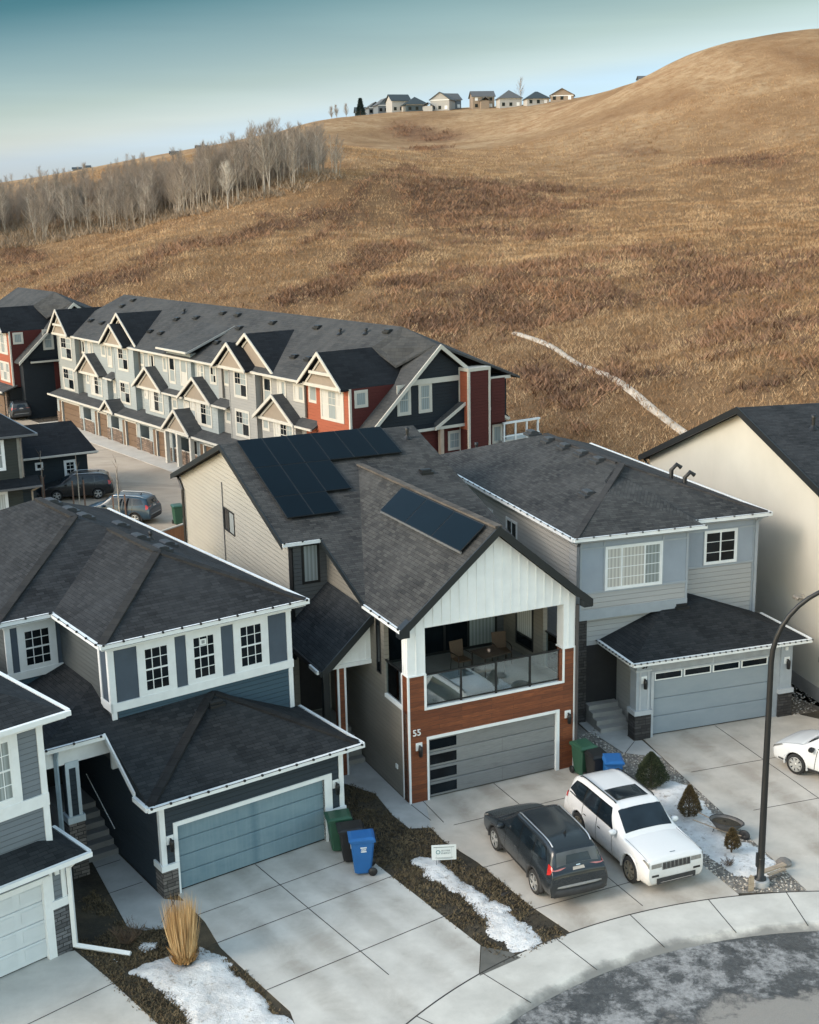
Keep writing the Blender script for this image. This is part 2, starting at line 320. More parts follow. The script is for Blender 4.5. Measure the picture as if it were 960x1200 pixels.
# brush patches: centre, world-to-patch matrix, strength
PATCH=[(14.6,219.5,0.0661,-0.0044,-0.0041,0.0316,1.0),(33.3,225.5,0.1163,-0.017,0.0363,0.0589,0.5),(9.5,436.4,0.0804,-0.002,0.0428,0.0704,0.9),(6.5,352.4,0.1513,-0.0029,0.0322,0.0193,0.6),(62.5,242.6,0.1024,-0.0258,0.0804,0.0639,0.8),(53.7,231.4,0.1708,-0.0387,0.1337,0.1337,0.4),(53.1,285.1,0.1412,-0.0258,0.1329,0.0725,0.4),(-31.9,177.7,0.1426,0.0244,-0.1143,0.0872,0.75),(-22.9,185.6,0.1518,0.0175,-0.182,0.1179,0.75),(-15.6,194.4,0.2074,0.0145,-0.3499,0.2429,0.6),(-7.1,208.9,0.1101,0.0026,-1.1955,0.2066,0.75),(-0.3,251.0,0.1338,0.0,-0.2458,0.0353,0.5),(-66.6,226.4,0.2598,0.0725,0.1054,0.1726,1.2),(-39.5,164.3,0.0841,0.019,-0.016,0.1378,0.7),(-53.3,195.9,0.1281,0.0341,-0.0731,0.0507,0.6),(-4.6,158.4,0.1315,0.0032,-0.1435,0.0835,0.65),(-13.0,145.4,0.2095,0.0165,-0.0806,0.2802,0.5),(0.5,141.0,0.1783,-0.0015,-0.1145,0.1914,0.5),(13.5,140.9,0.075,-0.0072,0.0253,0.0504,0.45),(30.6,142.8,0.0809,-0.017,0.0367,0.0461,0.4),(15.6,103.8,0.1261,-0.0185,0.0646,0.1061,0.55),(28.6,111.9,0.1594,-0.0396,0.0975,0.0695,0.6),(8.3,147.8,0.131,-0.0075,0.0293,0.0699,0.55),(24.8,90.2,0.3379,-0.0827,0.5989,1.2256,0.7),(11.4,104.4,0.348,-0.0377,0.5119,0.1457,0.7),(19.6,96.0,0.2676,-0.0519,0.2513,0.2908,0.5),(3.8,129.9,0.2336,-0.008,0.0652,0.398,0.5),(20.5,137.5,0.2241,-0.0326,0.0644,0.121,0.4),(12.0,97.8,0.5916,-0.0705,0.9201,0.4659,0.7),(-21.2,199.4,0.549,0.0518,0.3612,0.5363,0.9),(21.0,181.8,0.106,-0.0121,0.016,0.1132,0.4),(53.9,193.6,0.1364,-0.037,0.109,0.1184,0.35)]
def brush(x,y):
    n=fbm(x,y,14,4); p=np.zeros_like(np.asarray(x,float))
    for cx,cy,m0,m1,m2,m3,s in PATCH:
        dx=x-cx; dy=y-cy; u=m0*dx+m1*dy; v=m2*dx+m3*dy
        p=np.maximum(p,s*np.exp(-(u*u+v*v)*.9))
    near=np.clip((225-y)/90,0,1)
    k=p*1.25+near*.18+(n-.5)*1.0+(fbm(x+200,y,4,3)-.5)*.9*(.3+near)
    return np.clip((k-.22)*1.7,0,1)
def terrain():
    xs=np.concatenate([-np.geomspace(132,620,26)[::-1],np.arange(-130,131,1.6),np.geomspace(132,620,26)])
    ys=np.concatenate([[-40,0,15,25,40],np.arange(50,300,1.6),np.geomspace(302,1100,60)])
    Xg,Yg=np.meshgrid(xs,ys); Z=hill_z(Xg,Yg); nx,ny=len(xs),len(ys)
    V=np.stack([Xg.ravel(),Yg.ravel(),Z.ravel()],-1); i=np.arange(nx*ny).reshape(ny,nx)
    Fc=np.stack([i[:-1,:-1],i[:-1,1:],i[1:,1:],i[1:,:-1]],-1).reshape(-1,4)
    g=NG('dry_grass_hillside'); p=g.pos(); at=g.n('ShaderNodeAttribute',2,attribute_name='brush')
    n1=g.noise(p,.035,7,.62,.6); n2=g.noise(p,.35,7,.7); n3=g.noise(p,2.2,5,.75); stre=g.noise(g.n('ShaderNodeVectorMath',operation='MULTIPLY',i_0=p,i_1=(.9,.12,.9)),.5,5,.7)
    gold=g.ramp(n1,(.3,(.225,.138,.078)),(.48,(.345,.228,.130)),(.62,(.445,.318,.192)),(.75,(.295,.168,.092)))
    gold=g.mix(g.ramp(n2,(.35,.65),(.6,0.)),gold,(.23,.125,.06))
    gold=g.mix(g.ramp(n3,(.52,0.),(.72,.55)),gold,(.42,.31,.185))
    gold=g.mix(g.ramp(stre,(.55,0.),(.75,.35)),gold,(.20,.11,.055))
    br=g.mix(g.ramp(n2,(.35,0.),(.65,1.)),(.135,.083,.056),(.25,.145,.085))
    br=g.mix(g.ramp(n3,(.5,0.),(.75,.5)),br,(.29,.19,.11))
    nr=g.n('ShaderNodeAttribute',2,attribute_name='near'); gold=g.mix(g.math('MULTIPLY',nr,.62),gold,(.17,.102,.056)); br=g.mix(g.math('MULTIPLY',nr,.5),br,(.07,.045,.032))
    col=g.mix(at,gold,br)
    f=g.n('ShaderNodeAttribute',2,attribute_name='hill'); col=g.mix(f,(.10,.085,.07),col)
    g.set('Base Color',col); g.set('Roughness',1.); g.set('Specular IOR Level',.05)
    g.bump(g.math('ADD',g.math('MULTIPLY',n2,1.),g.math('MULTIPLY',n3,.5)),.9,.9)
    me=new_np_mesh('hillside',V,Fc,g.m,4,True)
    b=brush(Xg.ravel(),Yg.ravel()); a=me.attributes.new('brush','FLOAT','POINT'); a.data.foreach_set('value',b.astype(np.float32))
    f=Yg.ravel()-np.interp(Xg.ravel(),FX,FY); a=me.attributes.new('hill','FLOAT','POINT'); a.data.foreach_set('value',np.clip((f+14)/8,0,1).astype(np.float32))
    dd=np.hypot(Xg.ravel(),Yg.ravel()); a=me.attributes.new('near','FLOAT','POINT'); a.data.foreach_set('value',np.clip((335-dd)/110,0,1).astype(np.float32))
    kind(np_obj('hillside',me),'structure')
terrain()
# ---------------------------------------------------------------- hillside vegetation (uncountable: grass and brush)
def scatter_polar(n,d0,d1,a0=-24,a1=25,pw=1.0):
    a=np.radians(rng.uniform(a0,a1,n)); u=rng.random(n)
    d=np.exp(np.log(d0)+u*(np.log(d1)-np.log(d0))) if pw==1 else d0+(d1-d0)*u**pw
    return d*np.sin(a),d*np.cos(a),d
def tufts(x,y,z,h,w,nb,lean):
    """nb leaning triangles per point -> V,F"""
    n=len(x); base=np.stack([x,y,z],-1)[:,None,:]+np.concatenate([rng.normal(0,1,(n,nb,2))*(w[:,None,None]),np.zeros((n,nb,1))],-1)
    ang=rng.uniform(0,2*np.pi,(n,nb)); hh=h[:,None]*rng.uniform(.55,1.1,(n,nb)); bw=np.maximum(hh*.10,.022)
    s=np.stack([np.cos(ang),np.sin(ang),np.zeros_like(ang)],-1)
    la=rng.uniform(0,2*np.pi,(n,nb)); tip=base+np.stack([np.cos(la)*hh*lean,np.sin(la)*hh*lean,hh],-1)
    V=np.stack([base-s*bw[...,None],base+s*bw[...,None],tip],2).reshape(-1,3)
    return V,np.arange(len(V)).reshape(-1,3)
def veg_mat(name,ramp_st,sc,rw=.0):
    g=NG(name); p=g.pos(); n=g.noise(p,sc,4,.7); n2=g.noise(p,1.4,3,.7); c=g.mix(.5,g.ramp(n,*ramp_st),g.ramp(n2,*ramp_st))
    if rw:
        r=g.n('ShaderNodeAttribute',2,attribute_name='rnd'); lo=[x*.42 for x in ramp_st[0][1]]; hi=[min(1,x*1.25) for x in ramp_st[-2][1]]; c=g.mix(rw,c,g.ramp(r,(0.,lo),(.35,ramp_st[0][1]),(.7,ramp_st[-2][1]),(1.,hi)))
    g.set('Base Color',c); g.set('Roughness',1.); g.set('Specular IOR Level',.05); return g.m
def hill_veg():
    x,y,d=scatter_polar(260000,72,330)
    f=y-np.interp(x,FX,FY); b=brush(x,y); k=(f>-8)&(rng.random(len(x))<(1-.55*b)*np.clip((f+9)/10,.0,1)); x,y,d,b=x[k],y[k],d[k],b[k]
    z=hill_z(x,y)-.05; h=rng.uniform(.14,.42,len(x))*(1+.0020*(d-80))
    V,Fc=tufts(x,y,z,h,.14+.0011*d,4,.75)
    cl=np.clip((fbm(x,y,2.6,3)-.5)*2.2+.5,0,1)*.6+.4*rng.random(len(x)); rv=np.repeat(cl,12)
    m=veg_mat('straw_grass',[(.28,(.23,.115,.05)),(.45,(.37,.235,.13)),(.6,(.55,.385,.225)),(.75,(.31,.162,.084))],.05,.5)
    me=new_np_mesh('dry_grass',V,Fc,m); a=me.attributes.new('rnd','FLOAT','POINT'); a.data.foreach_set('value',rv.astype(np.float32)); kind(np_obj('dry_grass',me),'stuff')
    x,y,d=scatter_polar(120000,72,470); b=brush(x,y); f=y-np.interp(x,FX,FY)
    k=(f>-2)&(rng.random(len(x))<b*b*.9); x,y,d=x[k],y[k],d[k]; z=hill_z(x,y)-.08
    h=rng.uniform(.25,.85,len(x))*(1+.0014*(d-80)); V,Fc=tufts(x,y,z,h,.26+.0010*d,8,.95)
    cl=np.clip((fbm(x+77,y,3.2,3)-.5)*2.2+.5,0,1)*.55+.45*rng.random(len(x)); rv=np.repeat(cl,24)
    m=veg_mat('brown_brush',[(.3,(.115,.076,.06)),(.48,(.235,.138,.09)),(.6,(.37,.212,.126)),(.74,(.155,.102,.077))],.12,.5)
    me=new_np_mesh('brush',V,Fc,m); a=me.attributes.new('rnd','FLOAT','POINT'); a.data.foreach_set('value',rv.astype(np.float32)); kind(np_obj('brush',me),'stuff')
hill_veg()
def ribbon(name,pts,w,mat,lift=.13,n=90,wn=.2):
    P=np.array(pts,float); t=np.r_[0,np.cumsum(np.hypot(*np.diff(P,axis=0).T))]; tt=np.linspace(0,t[-1],n)
    # smooth (Catmull-like) by sampling linear and box-filtering
    x=np.interp(tt,t,P[:,0]); y=np.interp(tt,t,P[:,1]); kx=np.ones(9)/9
    x[4:-4]=np.convolve(x,kx,'valid'); y[4:-4]=np.convolve(y,kx,'valid')
    dx=np.gradient(x); dy=np.gradient(y); L=np.hypot(dx,dy); nx,ny=-dy/L,dx/L; rows=[]
    for k in range(5):
        s=(k-2)/2; ww=w/2*(1+wn*(fbm(x*1.0+k*50*(k in(0,4)),y,2.5,3)-.5)*2)
        xx=x+nx*s*ww; yy=y+ny*s*ww; rows.append(np.stack([xx,yy,hill_z(xx,yy)+lift*(1 if k not in (0,4) else -.6)],-1))
    m=MB(); m.rows([[tuple(p) for p in r] for r in rows]); return kind(m.build(name,mat),'structure')
# ---------------------------------------------------------------- materials of the buildings
WHITE=plain('white_trim',(.74,.765,.77),.5,var=.06)
OFFW=plain('cream_trim',(.50,.475,.425),.55,var=.06)
BLACK=plain('black_metal',(.008,.009,.010),.5,var=.1)
CHAR=plain('charcoal_fascia',(.007,.011,.014),.5,var=.1)
GREYM=plain('grey_metal',(.16,.17,.18),.45,metal=.6)
ALU=plain('aluminium_edge',(.62,.64,.66),.3,metal=.85,var=.04)
SHINGLE=shingle('asphalt_shingle_grey',(.021,.0225,.0245),(.070,.070,.068))
SHINGLE_D=shingle('asphalt_shingle_dark',(.010,.013,.016),(.032,.036,.040))
SHINGLE_M=shingle('asphalt_shingle_mid',(.013,.0145,.0165),(.040,.0425,.046))
SHINGLE_F=shingle('asphalt_shingle_far',(.040,.043,.046),(.066,.067,.067),.5,.22)
SHINGLE_FD=shingle('asphalt_shingle_far_dark',(.007,.009,.012),(.015,.018,.022),.5,.22)
def glass_mat(name,c=(.004,.006,.008),rough=.04,spec=.16,blind=None):
    g=NG(name); g.set('Roughness',rough); g.set('Specular IOR Level',spec); g.set('IOR',1.5)
    n=g.noise(g.obj(),1.1,2)
    if blind:
        v=g.xyz(g.uv()); f=g.math('FRACT',g.math('MULTIPLY',v[0],7.)); f2=g.ramp(f,(0.,.25),(.35,1.),(.7,.55),(1.,.25))
        g.set('Base Color',g.mix(f2,[x*.45 for x in blind],blind))
    else: g.set('Base Color',g.mix(g.ramp(n,(.35,0.),(.7,1.)),c,[x*2.6 for x in c]))
    return g.m
GLASS=glass_mat('window_glass'); CURT=glass_mat('curtained_glass',blind=(.62,.61,.57)); BLIND=glass_mat('blind_glass',blind=(.34,.38,.38)); WGLASS=glass_mat('pale_blind',blind=(.62,.64,.62))
def thin_glass(name,tint,fac):
    g=NG(name); t=g.t; out=[n for n in t.nodes if n.type=='OUTPUT_MATERIAL'][0]
    tr=t.nodes.new('ShaderNodeBsdfTransparent'); tr.inputs[0].default_value=(*tint,1)
    gl=t.nodes.new('ShaderNodeBsdfGlossy'); gl.inputs['Roughness'].default_value=.02; gl.inputs[0].default_value=(.9,.95,1,1)
    fr=t.nodes.new('ShaderNodeFresnel'); fr.inputs[0].default_value=1.5
    mx=t.nodes.new('ShaderNodeMixShader'); t.links.new(g.math('MULTIPLY_ADD',fr.outputs[0],1.6,fac),mx.inputs[0]); t.links.new(tr.outputs[0],mx.inputs[1]); t.links.new(gl.outputs[0],mx.inputs[2])
    t.links.new(mx.outputs[0],out.inputs[0]); return g.m
RAILGLASS=thin_glass('railing_glass',(.80,.88,.88),.05)
def P3(ax,d,u,o,z): return {'f':(u,d-o,z),'l':(d-o,u,z),'r':(d+o,u,z),'b':(u,d+o,z)}[ax]
def wbox(mb,ax,d,u0,u1,z0,z1,o0,o1):
    a=P3(ax,d,u0,o0,z0); b=P3(ax,d,u1,o1,z1)
    mb.box(min(a[0],b[0]),max(a[0],b[0]),min(a[1],b[1]),max(a[1],b[1]),z0,z1)
def window(parent,ax,d,u0,u1,z0,z1,tm=None,t=.0,fm=None,f=.05,rows=(.5,),cols=(),munt=(0,0),panes=GLASS,th=.035,sillx=0.,munt_low=True):
    """white sash frame (with optional trim boards) as the window part, one pane child per sash"""
    fm=fm or WHITE; m=MB()
    if t:
        for a,b,c,e in ((u0-t,u1+t,z1,z1+t),(u0-t-sillx,u1+t+sillx,z0-t,z0),(u0-t,u0,z0,z1),(u1,u1+t,z0,z1)): wbox(m,ax,d,a,b,c,e,-.01,th)
    for a,b,c,e in ((u0,u1,z1-f,z1),(u0,u1,z0,z0+f),(u0,u0+f,z0+f,z1-f),(u1-f,u1,z0+f,z1-f)): wbox(m,ax,d,a,b,c,e,-.01,.028)
    zs=[z0]+[z0+r*(z1-z0) for r in rows]+[z1]; us=[u0]+[u0+c*(u1-u0) for c in cols]+[u1]
    for z in zs[1:-1]: wbox(m,ax,d,u0+f,u1-f,z-f/2,z+f/2,-.01,.024)
    for u in us[1:-1]: wbox(m,ax,d,u-f/2,u+f/2,z0+f,z1-f,-.01,.026)
    if munt[0] or munt[1]:
        for i in range(len(zs)-1):
            if i==0 and not munt_low and len(zs)>2: continue
            for j in range(len(us)-1):
                for k in range(1,munt[0]): u=us[j]+(us[j+1]-us[j])*k/munt[0]; wbox(m,ax,d,u-.012,u+.012,zs[i]+f/2,zs[i+1]-f/2,-.01,.017)
                for k in range(1,munt[1]): z=zs[i]+(zs[i+1]-zs[i])*k/munt[1]; wbox(m,ax,d,us[j]+f/2,us[j+1]-f/2,z-.012,z+.012,-.01,.016)
    w=m.build('window',fm,parent); k=0
    pl=panes if isinstance(panes,(list,tuple)) else [panes]
    for i in range(len(zs)-1):
        for j in range(len(us)-1):
            q=MB(); wbox(q,ax,d,us[j]+f*.5,us[j+1]-f*.5,zs[i]+f*.5,zs[i+1]-f*.5,-.01,.009)
            q.build('pane',pl[k%len(pl)],w); k+=1
    return w
def gutter(mb,p,q,w=.12,zt=.02,zb=-.10,off=0.):
    w=min(w,.105); zb=max(zb,-.11); mb.beam(p,q,w,zt,zb,off)
def bulbs(parent,segs,step=.42,mat=None,name='light_string',dz=.05,sz=.028):
    m=MB()
    for p,q in segs:
        p=Vector(p);q=Vector(q);n=max(1,int((q-p).length/step))
        for i in range(n+1):
            c=p.lerp(q,i/n); m.box(c.x-sz,c.x+sz,c.y-sz,c.y+sz,c.z+dz-sz,c.z+dz+sz)
        m.tube([p+Vector((0,0,dz)),q+Vector((0,0,dz))],.008,4)
    return m.build(name,mat or BLACK,parent)
VENT=plain('vent_dark',(.035,.037,.04),.6)
def box_vent(parent,x,y,z,ax='y',s=1.,mat=None):
    """low metal attic vent: sloped hood on a flange"""
    m=MB(); a,b,h=.30*s,.22*s,.16*s
    pr=[(-b,-.03),(b,-.03),(b,h*.55),(b*.4,h),(-b*.7,h),(-b,h*.7)]
    if ax=='y': m.prism([(x+u,y-a,z+w) for u,w in pr],(0,2*a,0))
    else: m.prism([(x-a,y+u,z+w) for u,w in pr],(2*a,0,0))
    m.box(x-.36*s,x+.36*s,y-.36*s,y+.36*s,z-.10,z+.012)
    return m.build('roof_vent',mat or VENT,parent)
def pipe_vent(parent,x,y,z,h=.4,r=.06):
    m=MB(); m.tube([(x,y,z-.25),(x,y,z+h)],r,10); m.lathe([(r*3.2,-.04),(r*1.6,.05),(r,.12)],(x,y,z),12); m.lathe([(r*1.5,h-.08),(r*1.5,h+.03),(.0,h+.05)],(x,y,z),10)
    return m.build('roof_vent',BLACK,parent)
def wall_lamp(parent,ax,d,u,z):
    m=MB(); wbox(m,ax,d,u-.11,u+.11,z-.13,z+.13,-.005,.03); b=m.build('wall_lamp',WHITE,parent)
    q=MB(); c=P3(ax,d,u,.13,z); e=P3(ax,d,u,.02,z+.03)
    q.tube([e,P3(ax,d,u,.09,z+.06),(c[0],c[1],z)],.022,6); q.lathe([(.0,.05),(.06,.03),(.075,-.06),(.06,-.30),(.0,-.32)],c,10); q.build('lantern',BLACK,b)
    return b
def downspout(parent,pts,mat,r=.045):
    m=MB()
    for p,q in zip(pts[:-1],pts[1:]):
        p=Vector(p);q=Vector(q);d=(q-p).normalized();a=d.orthogonal().normalized();b=d.cross(a)
        c=[p+(a*i+b*j)*r for i,j in ((-1,-1),(1,-1),(1,1),(-1,1))]; m.prism(c,q-p+d*.02)
    return m.build('downspout',mat,parent)
def panel_door(parent,x0,x1,z0,z1,y,mat,n=4,t=.06,name='garage_door'):
    m=MB(); h=(z1-z0)/n
    for i in range(n):
        a=z0+i*h; m.prism([(x0,y,a+.012),(x0,y-.018,a+.035),(x0,y-.018,a+h-.02),(x0,y,a+h-.004),(x0,y+t,a+h-.004),(x0,y+t,a+.012)],(x1-x0,0,0))
    m.box(x0,x1,y+t*.5,y+t*.9,z0,z1)
    return m.build(name,mat,parent)
def BS(name,mat,parent,*boxes):
    for b in boxes: B6(b).build(name,mat,parent)
# ---------------------------------------------------------------- number 55: white gable, cedar cladding
YA,YB,YC,YD,YT,YG,YE=.43057271,.6153233,.31333053,.7548549,-.9555678,RAD(30.5),RAD(12)
OA,OB,OC,OD,OT,OG,OE=(-.16,37.62,0),(-7.17,32.12,0),(7.91,42.25,0),(-9.09,29.73,0),(-28.306,109.6,0),(-21.13,85.14,0),(15.005,47.49,0)
def W(o,yaw,x,y,z=0.): c,s=math.cos(yaw),math.sin(yaw); return (o[0]+x*c-y*s,o[1]+x*s+y*c,o[2]+z)
def house55():
    H=thing('house','white gabled house with cedar cladding, glass balcony and solar panels','house',OA,YA)
    SIDE=siding('beige_grey_siding',(.215,.20,.172)); SIDE_U=siding('pale_stucco_siding',(.36,.345,.305),.18,.06,.12); GREYS=siding('balcony_grey_siding',(.10,.105,.108))
    BOARD=plain('white_board',(.76,.785,.79),.55,var=.07,vs=1.2); CED=planks('cedar_planks',((.17,.048,.017),(.29,.088,.030),(.075,.021,.009)))
    DOOR=planks('grey_garage_panels',((.20,.205,.205),(.24,.245,.243),(.15,.155,.158)),6.,.53)
    # walls
    B6((.0,6.13,.16,6.8,0,3.0)).build('wall',SIDE,H)
    B6((5.99,6.15,1.8,6.8,3.0,5.98)).build('wall',SIDE,H); m=MB(); m.prism([(0,1.8,3.0),(0,6.8,3.0),(0,6.8,7.28),(0,2.62,5.98),(0,1.8,5.98)],(.16,0,0)); m.build('wall',SIDE,H)
    B6((.16,5.99,4.6,6.7,3.0,5.85)).build('wall',GREYS,H)
    B6((0.05,6.1,.02,4.6,5.86,5.97)).build('balcony_ceiling',BOARD,H)
    m=MB(); m.prism([(-1.43,6.8,0),(-1.43,6.8,7.30),(-1.43,13.55,9.54),(-1.43,21.2,7.02),(-1.43,21.2,0)],(7.8,0,0)); m.build('wall',SIDE_U,H)
    B6((-1.425,-.0,6.79,6.81,3.9,7.25)).build('wall',GREYS,H)
    # cedar front
    m=B6((0,.62,0,.16,0,4.31),(5.56,6.15,0,.16,0,4.31),(.62,5.56,0,.16,2.2,3.12),(0,.16,.16,.42,0,4.31)); m.box(5.70,6.15,.16,.42,3.12,4.31); m.box(.0,.1,.16,.5,0,3.1)
    m.build('cladding',CED,H)
    m=B6((-.012,.05,-.012,.05,0,4.31),(6.10,6.162,-.012,.05,0,4.31),(-.012,.0,.42,.5,0,4.31))
    m.box(.62,.69,-.022,.1,0,2.2); m.box(5.44,5.56,-.022,.1,0,2.2); m.box(.69,5.44,-.022,.1,2.1,2.2)
    m.box(.56,.64,-.02,.2,3.12,4.31); m.box(5.66,5.74,-.02,.2,3.12,4.31); m.box(.64,5.66,-.02,.22,3.12,3.2)
    m.box(-.02,.64,-.03,.44,4.31,4.35); m.box(5.66,6.17,-.03,.44,4.31,4.35); m.box(-.02,.1,.44,1.82,3.06,3.18)
    m.build('trim',WHITE,H)
    # white upper front
    zr=lambda x: 6.02+min(x+.3,6.46-x)*.837
    m=MB(); m.prism([(0,.01,5.88),(6.15,.01,5.88),(6.15,.01,zr(6.15)-.2),(3.08,.01,zr(3.08)-.2),(0,.01,zr(0)-.2)],(0,.16,0))
    m.box(0,.62,.01,.42,4.35,5.88); m.box(5.70,6.15,.01,.42,4.35,5.88)
    gb=m.build('gable_front',BOARD,H)
    m=MB()
    for k in range(1,20):
        x=k*.31
        if x>6.1: break
        z0=4.35 if x<.62 or x>5.70 else 5.88
        m.box(x-.022,x+.022,-.014,.012,z0,zr(x)-.22)
    for y in (.12,.3): m.box(-.014,.002,y-.02,y+.02,4.35,5.9)
    m.build('batten',BOARD,gb)
    # garage door with one column of dark lites
    d=panel_door(H,.69,5.44,.03,2.1,.10,DOOR,4)
    for i in range(4):
        z=.03+i*.5175
        B6((.76,1.72,.072,.085,z+.10,z+.43)).build('door_lite',GLASS,d)
    # balcony
    B6((.0,6.1,.1,4.6,2.99,3.03)).build('balcony_floor',concrete('balcony_membrane',(.27,.265,.245),.2,1.5),H)
    rl=B6((.6,5.7,.03,.09,4.26,4.31),(.6,5.7,.045,.075,3.24,3.28)); 
    for x in (1.9,3.18,4.45): rl.box(x-.03,x+.03,.03,.09,3.2,4.28)
    rl.box(.02,.08,.42,1.8,4.3,4.35); rl.box(6.07,6.13,.42,1.8,4.3,4.35)
    r=rl.build('balcony_railing',BLACK,H)
    for a,b in ((.64,1.87),(1.93,3.15),(3.21,4.42),(4.48,5.66)): B6((a,b,.054,.066,3.28,4.26)).build('glass_panel',RAILGLASS,r)
    B6((.044,.056,.44,1.78,3.2,4.3)).build('glass_panel',RAILGLASS,r); B6((6.094,6.106,.44,1.78,3.05,4.3)).build('glass_panel',RAILGLASS,r)
    window(H,'f',4.6,2.6,5.7,3.06,5.55,fm=BLACK,f=.09,rows=(),cols=(.31,.62),panes=[GLASS,GLASS,BLIND])
    window(H,'f',4.6,1.15,2.2,3.06,5.4,fm=BLACK,f=.08,rows=())
    # right inner wall faces left
    window(H,'l',5.99,2.46,3.68,3.35,5.55,fm=BLACK,f=.07,rows=(.2,),panes=[GLASS,WGLASS])
    # left side windows
    window(H,'l',0.,2.08,2.42,3.74,5.62,fm=BLACK,f=.05,rows=())
    window(H,'l',-1.43,13.1,14.5,6.05,7.0,fm=BLACK,f=.06,rows=(),cols=(.5,),panes=[BLIND,GLASS])
    window(H,'f',6.79,-.95,-.27,5.70,7.18,fm=BLACK,f=.09,rows=(),panes=BLIND)
    # roof
    zp=lambda y: 6.07+.333*(y-2.55)
    m=MB()
    roof(m,[(-1.73,6.5,zp(6.5)),(-.3,6.5,zp(6.5)),(-.3,2.55,6.07),(3.08,11.05,8.9),(6.46,2.55,6.07),(6.65,2.55,6.07),(6.65,13.55,zp(13.55)),(-1.73,13.55,zp(13.55))])
    roof(m,[(-1.73,13.55,zp(13.55)),(6.65,13.55,zp(13.55)),(6.65,21.6,7.05),(-1.73,21.6,7.05)])
    roof(m,[(-.3,-.35,6.07),(3.08,-.35,8.9),(3.08,11.05,8.9),(-.3,2.55,6.07)]); roof(m,[(3.08,-.35,8.9),(6.46,-.35,6.07),(6.46,2.55,6.07),(3.08,11.05,8.9)])
    rf=m.build('roof',SHINGLE,H)
    m=MB(); m.beam((3.08,-.35,8.93),(3.08,10.9,8.93),.26,.012,-.06); m.build('ridge_cap',shingle('ridge_shingle',(.05,.045,.042),(.12,.105,.09),.5,.3),rf)
    m=MB()
    m.beam((-.36,-.38,6.03),(3.08,-.38,8.91),.05,.03,-.27); m.beam((3.08,-.38,8.91),(6.52,-.38,6.03),.05,.03,-.27)
    m.prism([(-.42,-.40,6.03),(-.08,-.40,6.31),(-.08,-.40,5.78),(-.42,-.40,5.78)],(0,.30,0)); m.prism([(6.58,-.40,6.03),(6.24,-.40,6.31),(6.24,-.40,5.78),(6.58,-.40,5.78)],(0,.30,0))
    m.beam((-1.76,6.45,zp(6.5)-.01),(-1.76,13.55,zp(13.55)-.01),.04,.02,-.2); m.beam((-1.76,13.55,zp(13.55)-.01),(-1.76,21.65,7.03),.04,.02,-.2); m.beam((-.33,2.6,6.06),(-.33,6.5,zp(6.5)-.01),.04,.02,-.18)
    m.build('fascia',CHAR,rf)
    m=MB(); gutter(m,(-.37,-.36,6.04),(-.37,2.6,6.04)); m.build('gutter',WHITE,rf); m=MB(); gutter(m,(-1.75,6.44,zp(6.44)-.01),(-.3,6.44,zp(6.44)-.01)); m.build('gutter',WHITE,rf)
    bulbs(rf,[((-.44,-.3,6.03),(-.44,2.5,6.03)),((-1.7,6.37,zp(6.4)),(-.35,6.37,zp(6.4)))],.6)
    downspout(H,[(-1.52,21.3,7.0),(-1.52,20.6,6.5),(-1.52,20.6,.1)],BLACK); downspout(H,[(-1.36,6.70,7.1),(-1.36,6.70,3.)],BLACK,.05)
    m=MB(); m.tube([(-1.46,14.55,8.0),(-1.46,14.55,.5)],.02,6); m.build('conduit',GREYM,H)
    # solar panels
    PV=NG('solar_cells'); uv=PV.uv(); n=PV.noise(uv,.5,3); PV.set('Base Color',PV.mix(n,(.0015,.005,.009),(.003,.009,.015))); PV.set('Roughness',.3); PV.set('Specular IOR Level',.05)
    PVF=plain('panel_frame',(.006,.008,.010),.5,var=.05)
    def panel(p,ux,vy,w,h):
        p=Vector(p);ux=Vector(ux).normalized();vy=Vector(vy).normalized();n=ux.cross(vy)
        if n.z<0: n=-n
        c=lambda a,b,o: p+ux*a+vy*b+n*o
        m=MB(); m.prism([c(0,0,.09),c(w,0,.09),c(w,h,.09),c(0,h,.09)],n*.045); f=m.build('solar_panel',PVF,rf)
        m=MB(); m.prism([c(.02,.02,.136),c(w-.02,.02,.136),c(w-.02,h-.02,.136),c(.02,h-.02,.136)],n*.004); m.build('cell_glass',PV.m,f)
        return n
    sl=(0,1,.333)
    for k in range(6): panel((-1.07+k*1.03,11.35,zp(11.35)),(1,0,0),sl,1.015,2.25)
    for k in range(3): panel((-1.07+k*1.03,9.22,zp(9.22)),(1,0,0),sl,1.015,2.22)
    for k in range(2): panel((-1.07+k*1.03,7.80,zp(7.80)),(1,0,0),sl,1.015,1.47)
    gz=lambda x: 6.07+.8373*(x+.3)
    for k in range(3): panel((2.05,.16+k*2.09,gz(2.05)),(0,1,0),(1,0,.8373),2.07,1.16)
    m=MB(); m.beam((2.0,.16,gz(2.0)+.06),(2.0,6.43,gz(2.0)+.06),.05,.07,-.0); m.build('panel_rail',ALU,rf)
    pipe_vent(rf,5.93,12.6,zp(12.6)); box_vent(rf,5.45,9.95,zp(9.95),'x',.7,BLACK)
    # entry porch on the left side
    m=MB(); roof(m,[(0,2.62,5.68),(0,6.78,5.68),(-1.85,6.78,3.98),(-1.85,2.62,3.98)],.14); pr=m.build('porch_roof',SHINGLE_D,H)
    m=MB(); m.beam((.0,2.60,5.70),(-1.88,2.60,3.97),.06,.02,-.30); m.beam((-1.9,2.6,3.95),(-1.9,6.78,3.95),.08,.02,-.16); m.build('fascia',CHAR,pr)
    m=MB(); gutter(m,(-1.97,2.75,3.94),(-1.97,3.5,3.94),.09); m.build('gutter',WHITE,pr)
